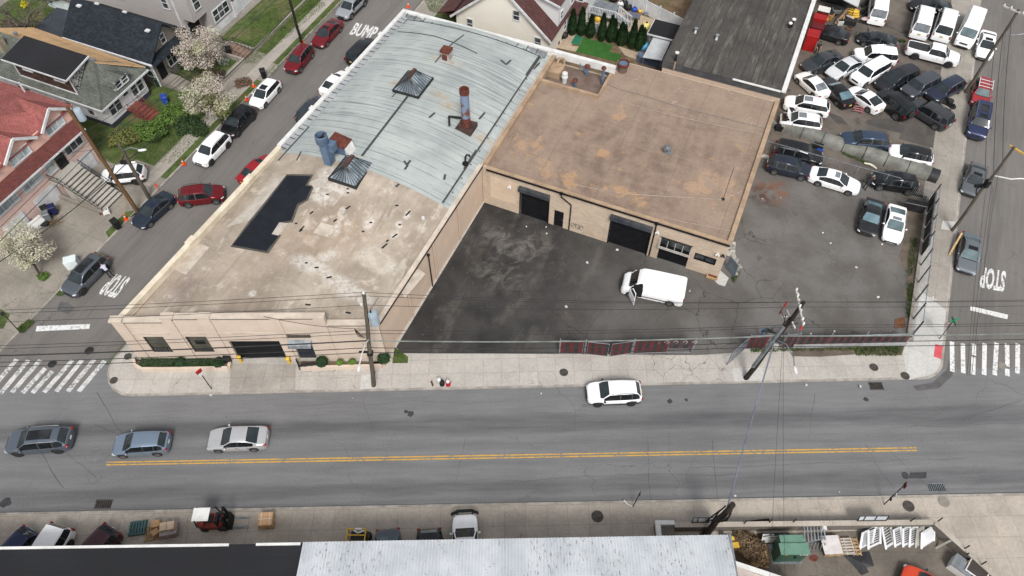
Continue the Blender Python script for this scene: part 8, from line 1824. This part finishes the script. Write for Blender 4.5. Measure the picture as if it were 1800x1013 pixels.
p=fz(1336,594);t=thing('blue_post','blue capped pipe post behind the maroon slatted fence','post',p);mb=MB();mb.cyl(p,p+Vector((0,0,1.1)),.08,.08,8);mb.build('pipe',mat('mid_blue_paint',C(70,120,176),C(60,104,156),2,.5),t);mb=MB();mb.cyl(p+Vector((0,0,1.1)),p+Vector((0,0,1.25)),.14,.14,10);mb.build('cap',mat('mid_blue_paint',S(1,1,1)),t)
t=thing('rust_sheet','square rusty steel sheet lying in the corner of the open lot','metal sheet',fz(1581,569));mb=MB();mb.prism([fz(1573,562),fz(1590,558),fz(1592,576),fz(1572,578)],ZP+.02,ZP+.06);mb.build('sheet',mat('brown_rust_sheet',C(132,90,62),C(108,72,50),2,.9),t)
LT='scraps of litter on the ground'
lit=[(951,692),(946,419),(961,411),(1120,485),(1032,462),(868,404),(925,399),(1040,402),(960,400),(1150,524),(995,540),(880,520),(1425,588),(1395,600),(1365,672),(1380,671),(1417,677),(1540,668),(1512,680),(980,604),(1466,583),(1512,581),(1565,583),(1486,519),(1543,523),(1450,520),(620,700),(584,692),(371,695),(85,890),(1475,865),(1456,867),(1292,872),(1342,869),(1212,512),(1225,525),(1085,440),(1160,500),(1300,470),(1312,480),(1446,410),(1460,428),(1505,470),(1410,440),(1550,430),(1340,350),(1372,348),(1480,350)]
for k,(x,y)in enumerate(lit[::2]+lit[41::4]):
 z=0 if(y>690 or(y>660 and x>1300 and y<900 and not 1536>x>1500))and y<868 else ZP
 if 860<y:z=ZP if y>880 else 0
 p=P(x,y,z);s=rnd.uniform(.07,.2);o=MB().hexa([p+Vector((s*math.cos(t_)*rnd.uniform(.5,1),s*math.sin(t_)*rnd.uniform(.4,.9),.014))for t_ in(0,1.3,2.6,3.9,5.2)],[p+Vector((s*.7*math.cos(t_),s*.6*math.sin(t_),.04+.1*rnd.random()))for t_ in(0,1.3,2.6,3.9,5.2)]).build('litter',(M_WPAINT,mat('paper_scrap',C(214,208,198),C(190,184,176),4,.8))[k%2])
 tag(o,'small pale scrap of litter lying on asphalt or pavement','litter',LT,'thing')
def table(label,x,y,sz,m):
 p=P(x,y,ZP);t=thing('garden_table',label,'table',p,GROT);MB().box((0,0,.74),(sz[0],sz[1],.05)).build('tabletop',m,t,True)
 for u in(-1,1):
  for v in(-1,1):MB().bar((u*sz[0]*.42,v*sz[1]*.42,0),(u*sz[0]*.42,v*sz[1]*.42,.72),.06).build('leg',M_IRON_D,t,True)
table('grey garden table with dark benches on the patio',1112,36,(1.7,1.0),mat('grey_table_top',C(112,112,124),C(96,96,108),1.5,.5))
for k,(x,y)in enumerate(((1136,27),(1150,31))):
 p=P(x,y,ZP);t=thing('folding_chair',('left','right')[k]+' tall grey folding chair against the white patio fence','chair',p,GROT,'folding chairs by the patio fence');MB().box((0,0,.45),(.55,.5,.06)).build('seat',M_STEEL,t,True);MB().box((0,.3,.95),(.55,.06,1.0),0,0,0,-.15).build('backrest',mat('grey_mesh',C(128,124,120),C(108,104,100),2,.8),t,True)
 for u in(-.24,.24):
  for v in(-.22,.22):MB().bar((u,v,0),(u,v,.44),.04).build('leg',M_STEEL,t,True)
for lab,x,y,r,m in(('blue ball on the patio by the table',1115,20,.35,M_BLUE),('yellow bucket by the blue ball',1125,22,.28,M_YELLOW),('white sack on the patio',1090,12,.45,M_WPAINT),('black sack beside the white sack',1097,10,.5,M_BLACK),('second black sack on the patio',1104,17,.45,M_BLACK),('red toy heap under the deck',1012,31,.5,M_REDP),('blue tub beside the deck steps',1054,26,.4,M_BLUE),('yellow toy slide by the deck',1051,37,.45,M_YELLOW),('white appliance by the deck steps',1046,24,.5,M_WPAINT),('blue paddling pool beside the white canopy',1132,87,.6,mat('sky_blue_plastic',C(96,176,220),C(80,156,200),1.5,.5)),('yellow float leaning on the patio steps',1135,52,.6,mat('pale_yellow_plastic',C(240,222,140),C(226,206,120),1.5,.5)),('black grill by the cream house corner',984,68,.5,M_BLACK),('dark garden cart beside the black grill',992,66,.45,M_IRON_D),('maroon grill cover by the cream house',978,78,.4,mat('maroon_cover',C(88,34,40),C(72,28,34),2,.7)),('green hose reel near the shed',1176,40,.5,M_GREENP),('black bin by the patio fence',1078,2,.6,M_BLACK)):
 p=P(x,y,ZP);t=thing(lab.split()[1]if lab.split()[0]!='second' else 'sack',lab,'garden item',p);t.name={'ball':'ball','bucket':'bucket','sack':'sack'}.get(lab.split()[1],'garden_item')
 MB().lathe((0,0,0),[(r*.7,0),(r,r*.5),(r*.95,r*1.1),(r*.5,r*1.5),(r*.1,r*1.6)],10).build('body',m,t,True,50);MB().lathe((0,0,r*1.6),[(r*.25,-.02),(r*.2,.05)],8).build('top',M_IRON_D if m is not M_BLACK else M_STEEL,t,True)
def leafmat(name,c1,c2,c3):
 t=NT(name);v=t.pos();c=t.mix(t.ramp(t.noise(v,1.6,4),.35,.65),c1,c2);c=t.mix(t.ramp(t.noise(v,9,2),.5,.7),c,c3)
 m=t.done(c,.7,0,.25);return m
M_BLOS=leafmat('cream_blossom',C(218,212,194),C(192,186,164),C(164,162,130))
M_BLOP=leafmat('pinkish_blossom',C(214,202,192),C(186,172,160),C(164,150,132))
M_BLOG=leafmat('greenish_blossom',C(206,204,176),C(184,182,150),C(150,154,108))
M_LEAFY=leafmat('young_leaf',C(150,152,104),C(120,126,82),C(104,112,70))
M_EVER=leafmat('evergreen_leaf',S(34,58,30),S(24,44,22),S(50,76,40))
M_HEDGE=leafmat('hedge_leaf',S(46,66,36),S(32,50,26),S(66,86,48))
M_BUSH=leafmat('bush_leaf',S(82,108,46),S(58,84,32),S(112,132,62))
M_OLIVE=leafmat('olive_leaf',S(104,110,58),S(80,90,44),S(126,116,72))
M_TWIG=mat('grey_twig',C(120,112,102),C(92,86,78),3,.9)
M_BARK=m_polewood('bark',C(92,82,72),C(62,56,50))
M_YFLOW=leafmat('yellow_flower',C(210,196,40),C(180,168,36),C(150,150,40))
def cloud(blobs,n,size,shell=.55,rr=None):
 "leaf-sized faces scattered through a set of ellipsoids; returns a builder"
 mb=MB();r_=rr or rnd;tot=sum(b[3]*b[4]*b[5]for b in blobs)**1
 for(cx,cy,cz,rx,ry,rz)in blobs:
  k=max(6,int(n*(rx*ry*rz)/tot))
  for _ in range(k):
   while True:
    x,y,z=r_.uniform(-1,1),r_.uniform(-1,1),r_.uniform(-1,1);q=x*x+y*y+z*z
    if q<1 and(q>shell*shell or r_.random()<.25):break
   c=Vector((cx+x*rx,cy+y*ry,cz+z*rz));s=size*r_.uniform(.6,1.5)
   u=Vector((r_.uniform(-1,1),r_.uniform(-1,1),r_.uniform(-.5,.5))).normalized();nrm=(Vector((x,y,z+.5)).normalized()+Vector((r_.uniform(-.7,.7),r_.uniform(-.7,.7),r_.uniform(-.4,.7)))).normalized()
   w=nrm.cross(u);w=w.normalized()if w.length>.01 else Vector((0,0,1));u=w.cross(nrm).normalized()
   mb.add([c-u*s,c-w*s*.6,c+u*s,c+w*s*.6],[(0,1,2,3)])
 return mb
def limbs(mb,base,top,spread,n,r0,sub=3,seed=1):
 r_=random.Random(seed);mid=base.lerp(top,.38);mb.tube([base,base.lerp(mid,.5)+Vector((r_.uniform(-.1,.1),r_.uniform(-.1,.1),0)),mid],[r0,r0*.85,r0*.75],8)
 ends=[]
 for i in range(n):
  a=2*PI*i/n+r_.uniform(-.4,.4);e=top+Vector((math.cos(a)*spread*r_.uniform(.5,1),math.sin(a)*spread*r_.uniform(.5,1),r_.uniform(-.5,.4)*spread*.6))
  k=mid.lerp(e,.5)+Vector((r_.uniform(-.2,.2),r_.uniform(-.2,.2),r_.uniform(0,.4)));mb.tube([mid,k,e],[r0*.5,r0*.33,r0*.12],6)
  for j in range(sub):
   f=k.lerp(e,r_.random());g_=f+Vector((r_.uniform(-1,1),r_.uniform(-1,1),r_.uniform(-.2,1)))*spread*.35;mb.tube([f,f.lerp(g_,.5)+Vector((0,0,.08)),g_],[r0*.18,r0*.12,r0*.05],4)
def tree(name,label,cat,base,crown,rad,mats,n,size,seed,tr=.14,blobs=16,group=None,flat=.75):
 r_=random.Random(seed);t=thing(name,label,cat,base,0,group);mb=MB();limbs(mb,base,crown,rad*.8,8,tr,4,seed);mb.build('trunk',M_BARK,t,smooth=60)
 groups=[[]for _ in mats]
 for i in range(blobs):
  a=r_.random()*2*PI;q=math.sqrt(r_.random());z=r_.uniform(-.75,.8);w=math.sqrt(max(.1,1-z*z*.8));s=rad*r_.uniform(.17,.36)
  groups[min(len(mats)-1,int(r_.random()*len(mats)))].append((crown.x+math.cos(a)*q*rad*w*.85,crown.y+math.sin(a)*q*rad*w*.85,crown.z+z*rad*flat,s,s,s*.8))
 cr=MB()
 for i,g in enumerate(groups):
  if not g:continue
  k=cloud(g,int(n*len(g)/blobs),size,.3,r_);o=len(cr.v);cr.v+=k.v;cr.f+=[tuple(j+o for j in f)for f in k.f];cr.m+=[i]*len(k.f)
 cr.build('crown',list(mats),t);return t
B=fz(72,487);tree('blossom_tree','small white blossom tree leaning over the driveway at the left edge','tree',B,P(42,432,2.9),2.25,[M_BLOS,M_BLOS,M_BLOG],7000,.07,11,.12,44)
B=fz(392,221);tree('blossom_tree','cream blossom street tree beside the black crossover','tree',B,P(366,170,3.6),2.75,[M_BLOS,M_BLOG,M_BLOP,M_LEAFY],8000,.07,12,.12,50)
B=fz(352,132);tree('blossom_tree','pinkish blossom tree in the garden of the taupe house','tree',B,P(350,84,3.6),2.75,[M_BLOP,M_BLOP,M_BLOG],7000,.08,13,.12,46)
B=P(62,62,ZP);t=thing('bare_tree','leafless grey tree behind the white bungalow','tree',B);mb=MB();limbs(mb,B,P(20,25,5.5),3.6,14,.2,9,5);limbs(mb,B,P(48,40,4),2.6,10,.12,8,6);mb.build('branches',M_TWIG,t,smooth=60)
B=P(95,8,ZP);t=thing('bare_tree','smaller leafless tree behind the charcoal roof','tree',B);mb=MB();limbs(mb,B,P(90,-8,4.2),2.8,12,.15,9,8);mb.build('branches',M_TWIG,t,smooth=60)
def shrub(name,label,x,y,r,h,m,n,size,z=ZP,group=None,cat='shrub',m2=None,sq=None):
 p=P(x,y,z);t=thing(name,label,cat,p,0,group);r_=random.Random(int(x*7+y));bl=[(p.x,p.y,p.z+h*.5,r*.8,r*.8,h*.5)]
 for k in range(7):a=r_.random()*6.3;bl.append((p.x+math.cos(a)*r*.6,p.y+math.sin(a)*r*.6,p.z+h*r_.uniform(.3,.75),r*.45,r*.45,h*.3))
 mb=cloud(bl,n,size,.6,r_);mb.build('foliage',m,t);mb=MB()
 for k in range(5):a=k*1.3;mb.tube([p,p+Vector((math.cos(a)*r*.4,math.sin(a)*r*.4,h*.6))],[.05,.02],5)
 mb.build('stem',M_BARK,t)
 return t
EV='evergreens in a row behind the patio turf'
pos=[(1005,61),(1021,62),(1037,66),(1057,72),(1072,74),(1090,80),(1110,85),(1122,88)]
p0=None
for i,(x,y)in enumerate(pos):
 p=fz(x,y);hgt=3.3*(1+.12*math.sin(i*2.3));lab=('leftmost tapering evergreen of the row beside the cream house','second tapering evergreen counted from the cream house','third tapering evergreen, before the lone gap','evergreen just after the gap in the row','wide evergreen with a double tip near the middle','evergreen with a low side shoot near the turf edge','broad evergreen second from the shed end','rightmost evergreen with two tips near the shed')[i]
 t=thing('evergreen',lab,'evergreen tree',p,0,EV);r_=random.Random(40+i);mb=MB()
 tips=[(0,0,1)]+([(.38,.1,.85)]if i in(4,5,7)else[])
 for ox,oy,k in tips:
  for j in range(int(1300*k)):
   u=r_.random()**.8;z=hgt*k*u;rad=.62*k*(1-u)**.55*(.55+.45*min(1,u*6))*r_.uniform(.75,1.06);a=r_.random()*2*PI;c=p+Vector((ox+math.cos(a)*rad,oy+math.sin(a)*rad,z+.1));s=.11*r_.uniform(.6,1.4);up_v=Vector((math.cos(a)*.5,math.sin(a)*.5,1)).normalized();sd=Vector((-math.sin(a+r_.uniform(-.8,.8)),math.cos(a+r_.uniform(-.8,.8)),r_.uniform(-.2,.2))).normalized()
   mb.add([c-sd*s*.5,c+sd*s*.5,c+up_v*s*1.6],[(0,1,2)])
  core=MB();core.lathe(p+Vector((ox,oy,.1)),[(.35*k,0),(.5*k,hgt*k*.25),(.36*k,hgt*k*.6),(.03,hgt*k*.93)],10);o_=len(mb.v);mb.v+=core.v;mb.f+=[tuple(q+o_ for q in f)for f in core.f];mb.m+=[0]*len(core.f)
 mb.build('foliage',M_EVER,t);MB().cyl(p,p+Vector((0,0,.4)),.08,.08,6).build('trunk',M_BARK,t)
def hedge(label,x0,x1,y,w,h,m,n,group=None):
 a,b_=fz(x0,y),fz(x1,y);t=thing('hedge',label,'hedge',(a+b_)/2,0,group);mb=MB();r_=random.Random(int(x0));L=(b_-a).length
 c=(a+b_)/2;mb.box(c+Vector((0,0,.2+h*.45)),(L-.15,w-.12,h*.85));
 for k in range(n):
  f=r_.choice((0,0,0,1,2));x=r_.uniform(-.5,.5)*L;yy=r_.uniform(-.5,.5)*w;z=h
  if f==1:yy,z=-.5*w,r_.uniform(.1,1)*h
  if f==2:yy,z=.5*w,r_.uniform(.1,1)*h
  q=c+Vector((x,yy,.2+z+r_.uniform(-.04,.05)));s=r_.uniform(.05,.1);an=r_.random()*6.3;u=Vector((math.cos(an),math.sin(an),r_.uniform(-.5,.8))).normalized();v=u.cross(Vector((r_.uniform(-1,1),r_.uniform(-1,1),1))).normalized()
  mb.add([q-u*s,q-v*s*.6,q+u*s,q+v*s*.6],[(0,1,2,3)])
 mb.build('foliage',m,t);return t
hedge('left half of the clipped hedge in the warehouse planter',250,310,641,.6,.22,M_HEDGE,1500);hedge('right half of the clipped hedge in the warehouse planter',330,378,641,.6,.22,M_HEDGE,1300)
shrub('brush_pile','heap of dead brush and leaves beside the green cabinet',1312,958,1.3,.5,leafmat('dead_brush',C(140,118,92),C(104,86,66),C(84,74,54)),1800,.09,cat='brush pile');shrub('brush_pile','pale heap of sawdust and straw at the foot of the green cabinet',1334,982,.8,.25,leafmat('straw',C(206,176,136),C(176,144,104),C(140,116,88)),700,.07,cat='brush pile')
BS='clipped ball bushes in the warehouse planters'
for x,y,r,lab,m in((320,642,.44,'dark ball bush between the two clipped hedges',M_EVER),(387,643,.46,'dark ball bush at the garage end of the left planter',M_EVER),(568,642,.5,'dark ball bush beside the blue warehouse door',M_EVER),(599,642,.32,'pale green small bush left of the lamp arm',M_BUSH),(620,641,.32,'pale green small bush under the lamp arm',M_BUSH),(676,636,.55,'large dark ball bush at the pole end of the right planter',M_EVER)):
 p=fz(x,y);t=thing('ball_bush',lab,'bush',p,0,BS);r_=random.Random(int(x));mb=cloud([(p.x,p.y,p.z+r*1.05,r,r,r)],700,.07,.82,r_);mb.ell(p+Vector((0,0,r*1.05)),(r*.86,r*.86,r*.86),12,7);mb.build('foliage',m,t);MB().cyl(p,p+Vector((0,0,.3)),.05,.05,6).build('stem',M_BARK,t)
shrub('shrub','large round bright green shrub at the pavement before the bungalow',272,243,1.7,2.0,M_BUSH,2600,.1);shrub('shrub','olive shrub mound left of the large round shrub',228,248,1.6,1.4,M_OLIVE,1800,.1);shrub('shrub','green shrub right of the brown wooden steps',305,212,1.7,1.5,M_BUSH,2200,.1);shrub('shrub','dark green shrub under the cream blossom tree',330,226,1.5,1.1,M_HEDGE,1700,.1);shrub('shrub','low shrub along the pavement by the bungalow gate',355,232,1.1,.8,M_HEDGE,900,.09);shrub('shrub','spiky olive shrub at the foot of the brown pole driveway',205,252,1.0,1.0,M_OLIVE,900,.09)
shrub('shrub','dark shrub behind the retaining wall of the taupe house',385,140,1.2,1.2,leafmat('bronze_leaf',S(72,64,50),S(50,46,36),S(110,90,84)),1500,.09);shrub('shrub','reddish low shrub bed along the pavement',428,148,1.0,.6,leafmat('reddish_leaf',S(104,84,66),S(74,66,48),S(146,106,96)),900,.08);shrub('shrub','dark shrub against the taupe house wall',322,118,1.0,.9,M_HEDGE,1000,.09);shrub('shrub','heap of pale pots and plants beside the garden bin',393,112,.8,.7,leafmat('pale_plants',C(190,194,186),C(110,124,96),C(60,74,50)),600,.09)
shrub('shrub','yellow flowering bush behind the plywood roof',58,56,.7,.8,M_YFLOW,500,.1);shrub('shrub','second yellow flowering bush in the back garden',46,12,.6,.7,M_YFLOW,350,.1);shrub('shrub','brown thicket behind the white bungalow',18,62,1.6,1.6,leafmat('dead_leaf',S(96,84,66),S(70,64,50),S(104,104,64)),1400,.1);shrub('shrub','grass tuft at the foot of the white blossom tree',78,489,.55,.4,M_BUSH,500,.07)
shrub('shrub','red-brown brick heap behind the charcoal roof',108,22,1.1,.5,mat('brick_red_rubble',C(140,74,66),C(96,60,56),3,.9),500,.14)
t=thing('white_sheet','pale tarpaulin roof of a shed behind the charcoal roof','tarpaulin',P(100,8,ZP));mb=MB();mb.prism([P(78,-6,2),P(122,6,2),P(118,22,2),P(86,10,2)],1.9,2.0);mb.build('sheet',mat('pale_teal_sheet',C(206,216,214),C(184,196,194),.8,.6),t)
def blades(name,areas,m,h,dens):
 mb=MB();r_=random.Random(3)
 for quad,z,n in areas:
  q=[P(x,y,z)for x,y in quad]
  for k in range(n):
   u,v=r_.random(),r_.random();p=q[0].lerp(q[1],u).lerp(q[3].lerp(q[2],u),v);a=r_.random()*6.3;hh=h*r_.uniform(.5,1.6);s=.03*r_.uniform(.7,1.6);d=Vector((math.cos(a),math.sin(a),0));b=d*s;tip=p+Vector((r_.uniform(-1,1)*hh*.7,r_.uniform(-1,1)*hh*.7,hh))
   mb.add([p-b,p+b,tip],[(0,1,2)])
 o=mb.build(name,m);return o
o=blades('grass',[([(190,262),(300,290),(420,190),(300,170)],ZP,5000),([(440,40),(530,-20),(560,0),(440,95)],ZP+.34,5000),([(415,112),(450,112),(575,8),(560,0)],ZP,2600),([(470,128),(480,132),(590,12),(580,10)],ZP,800),([(740,-10),(810,-10),(800,35),(755,20)],ZP,2600),([(0,20),(60,0),(110,30),(40,60)],ZP,2500),([(30,578),(50,562),(61,566),(40,586)],ZP,500),([(690,630),(715,632),(705,620),(697,614)],ZP,350),([(225,385),(240,375),(300,345),(285,335)],ZP,700)],leafmat('grass_blade',S(84,106,50),S(66,90,40),S(112,116,66)),.12,1);tag(o,'short uneven grass growing on the lawns and verges','grass',None,'stuff')
o=blades('weeds',[([(1392,613),(1585,609),(1585,616),(1392,618)],ZP,650),([(1500,612),(1585,609),(1582,626),(1505,626)],ZP,600),([(1600,420),(1612,420),(1606,480),(1592,490)],ZP,420),([(1450,326),(1500,340),(1500,345),(1450,332)],ZP,400),([(1285,490),(1296,470),(1300,480),(1290,500)],ZP,250),([(1480,268),(1530,288),(1530,292),(1480,272)],ZP,300),([(1575,70),(1592,72),(1592,76),(1575,75)],ZP,250),([(1320,614),(1392,612),(1392,618),(1320,620)],ZP,350),([(1595,500),(1604,498),(1600,560),(1592,560)],ZP,450)],leafmat('weed_leaf',S(78,100,50),S(58,78,40),S(112,112,72)),.22,1);tag(o,'ragged green weeds growing along the fences and walls','weeds',None,'stuff')
M_SKIN=mat('skin',C(206,160,130),C(190,142,114),4,.6)
def person(label,base,rz,joints,shirt,legs,hair,cap=None):
 "one skinned body; joints in metres, x forward, y left"
 t=thing('person',label,'person',base,rz);J=joints;names=list(J);idx={n:i for i,n in enumerate(names)}
 E=[('pelvis','chest'),('chest','neck'),('neck','head'),('chest','shL'),('chest','shR'),('shL','elL'),('elL','haL'),('shR','elR'),('elR','haR'),('pelvis','hipL'),('pelvis','hipR'),('hipL','knL'),('knL','anL'),('anL','toL'),('hipR','knR'),('knR','anR'),('anR','toR')]
 rad=dict(pelvis=.15,chest=.165,neck=.06,head=.105,shL=.085,shR=.085,elL=.05,elR=.05,haL=.036,haR=.036,hipL=.095,hipR=.095,knL=.065,knR=.065,anL=.048,anR=.048,toL=.045,toR=.045)
 me=bpy.data.meshes.new('body');me.from_pydata([J[n]for n in names],[(idx[a],idx[b])for a,b in E],[]);o=bpy.data.objects.new('body',me);COL.objects.link(o)
 sk=o.modifiers.new('skin','SKIN');sv=me.skin_vertices
 if not sv:
  me.update()
 lay=me.skin_vertices[0]if me.skin_vertices else None
 if lay:
  for n in names:lay.data[idx[n]].radius=(rad[n],rad[n]*(.8 if n in('chest','pelvis')else 1));lay.data[idx[n]].use_root=(n=='pelvis')
 ss=o.modifiers.new('subd','SUBSURF');ss.levels=1;ss.render_levels=1
 bpy.context.view_layer.update();dg=bpy.context.evaluated_depsgraph_get();me2=bpy.data.meshes.new_from_object(o.evaluated_get(dg));bpy.data.objects.remove(o)
 ms=[M_SKIN,shirt,legs,M_BLACK]
 me2.materials.clear()
 for m in ms:me2.materials.append(m)
 nj={n:Vector(J[n])for n in names}
 for p in me2.polygons:
  c=p.center;best=min(E,key=lambda e:(c-(nj[e[0]]+(nj[e[1]]-nj[e[0]])*max(0,min(1,(c-nj[e[0]]).dot(nj[e[1]]-nj[e[0]])/(nj[e[1]]-nj[e[0]]).length_squared)))).length)
  b=best[1];p.material_index=0 if b in('head','haL','haR')else 1 if b in('chest','neck','shL','shR','elL','elR')else 3 if b in('toL','toR')else 2;p.use_smooth=True
 bo=bpy.data.objects.new('body',me2);COL.objects.link(bo);bo.parent=t
 hd=nj['head'];nk=nj['neck'];ax=(hd-nk).normalized()
 MB().ell(hd+ax*.05+Vector((-.025,0,0)),(.115,.108,.10),12,7,0,0,.06).build('hair',hair,t,True,60)
 fc=MB();fw_d=Vector((1,0,0))-ax*ax.x;fw_d.normalize();sdv=ax.cross(fw_d)
 f=MB();f.ell(hd+fw_d*.11-ax*.01,(.022,.016,.022),6,5);f.build('nose',M_SKIN,t,True,60)
 for s in(-1,1):
  MB().ell(hd+fw_d*.095+sdv*.04*s+ax*.015,(.012,.014,.01),6,5).build('eye',M_BLACK,t,True,60);MB().ell(hd+sdv*.108*s,(.02,.012,.03),6,5).build('ear',M_SKIN,t,True,60)
 MB().ell(hd+fw_d*.09-ax*.055,(.01,.03,.008),6,5).build('mouth',M_RUST,t,True,60)
 for sfx in 'LR':
  h=nj['ha'+sfx];d=(h-nj['el'+sfx]).normalized();s=d.orthogonal().normalized();u=d.cross(s);mb=MB();mb.ell(h+d*.03,(.045,.03,.045),8,5)
  for k in range(4):b0=h+d*.05+s*(.03-.02*k);ln=(.07,.08,.075,.06)[k];mb.tube([b0,b0+d*ln*.5+u*.01,b0+d*ln*.8+u*.035],[.009,.009,.007],5)
  b0=h+d*.01+s*.04;mb.tube([b0,b0+s*.03+d*.03,b0+s*.035+d*.055+u*.01],[.011,.01,.008],5);mb.build('hand',M_SKIN,t,True,60)
 if cap:MB().ell(hd+ax*.06,(.125,.125,.09),12,6).build('cap',cap,t,True,60)
 return t
stand=dict(pelvis=(0,0,.95),chest=(.02,0,1.32),neck=(.03,0,1.5),head=(.06,0,1.66),shL=(.02,.19,1.42),shR=(.02,-.19,1.42),elL=(-.03,.27,1.14),elR=(.08,-.27,1.14),haL=(.12,.24,.92),haR=(.24,-.2,.98),hipL=(0,.1,.9),hipR=(0,-.1,.9),knL=(.06,.11,.5),knR=(-.02,-.12,.5),anL=(.0,.11,.08),anR=(-.1,-.13,.08),toL=(.17,.12,.04),toR=(.08,-.15,.04))
lean=dict(pelvis=(-.12,0,.92),chest=(.26,0,1.16),neck=(.44,0,1.24),head=(.6,0,1.26),shL=(.32,.19,1.2),shR=(.32,-.19,1.2),elL=(.5,.24,.98),elR=(.5,-.24,.98),haL=(.72,.2,1.0),haR=(.72,-.18,1.0),hipL=(-.12,.1,.88),hipR=(-.12,-.1,.88),knL=(-.12,.13,.48),knR=(-.2,-.13,.49),anL=(-.26,.14,.08),anR=(-.38,-.15,.08),toL=(-.09,.16,.04),toR=(-.21,-.17,.04))
def face_to(a,b):d=b-a;return math.atan2(d.y,d.x)
b=P(192,487,0);person('person in a pale lilac top and black trousers leaning into the grey crossover door',b+Vector((.1,.1,0)),face_to(P(194,487,0),P(172,468,0)),lean,mat('lilac_cloth',C(206,206,222),C(188,188,206),3,.9),mat('black_cloth',(.015,.015,.018,1),(.025,.025,.028,1),4,.9),mat('dark_hair',(.02,.016,.014,1),(.03,.024,.02,1),5,.7))
b=P(1434,96,ZP);person('person in black clothes standing beside the bright red cabinet',b,face_to(b,P(1440,110,ZP)),stand,mat('black_cloth',S(1,1,1)),mat('black_cloth',S(1,1,1)),mat('dark_hair',S(1,1,1)))
b=P(1521,331,ZP);person('person in black with a white cap bending at the front of the black crossover',b,face_to(b,P(1535,318,ZP)),lean,mat('black_cloth',S(1,1,1)),mat('black_cloth',S(1,1,1)),mat('dark_hair',S(1,1,1)),M_WPAINT)
cd=bpy.data.cameras.new('camera');cam=bpy.data.objects.new('camera',cd);COL.objects.link(cam)
cam.matrix_world=Matrix(((RT.x,UP.x,-FW.x,0),(RT.y,UP.y,-FW.y,0),(RT.z,UP.z,-FW.z,CAMH),(0,0,0,1)))
cd.sensor_width=36;cd.lens=FPX/1800*36;cd.clip_end=3000;cd.clip_start=.5
scene.camera=cam
SUN_EL,SUN_AZ=R(52),R(170)
w=bpy.data.worlds.new('World');scene.world=w;w.use_nodes=True
nt=w.node_tree;bg=nt.nodes['Background'];sk=nt.nodes.new('ShaderNodeTexSky');sk.sky_type='NISHITA';sk.sun_disc=False
sk.sun_elevation=SUN_EL;sk.sun_rotation=SUN_AZ;sk.air_density=1.0;sk.dust_density=3.0;sk.ozone_density=1.0
hs=nt.nodes.new('ShaderNodeHueSaturation');hs.inputs['Saturation'].default_value=.22
nt.links.new(sk.outputs[0],hs.inputs['Color']);nt.links.new(hs.outputs[0],bg.inputs['Color']);bg.inputs['Strength'].default_value=.125
sd=bpy.data.lights.new('sun','SUN');sd.energy=1.9;sd.angle=R(16);sd.color=(1,.97,.93)
so=bpy.data.objects.new('sun',sd);COL.objects.link(so)
sdir=Vector((math.cos(SUN_EL)*math.sin(SUN_AZ),math.cos(SUN_EL)*math.cos(SUN_AZ),math.sin(SUN_EL)))
so.rotation_euler=sdir.to_track_quat('Z','Y').to_euler();so.location=(0,0,80)
scene.view_settings.view_transform='Standard';scene.view_settings.look='None'
scene.view_settings.exposure=.47;scene.view_settings.gamma=1
scene.render.engine='CYCLES';scene.cycles.max_bounces=5;scene.cycles.use_denoising=True
scene.cycles.diffuse_bounces=3;scene.cycles.glossy_bounces=2;scene.cycles.transparent_max_bounces=4
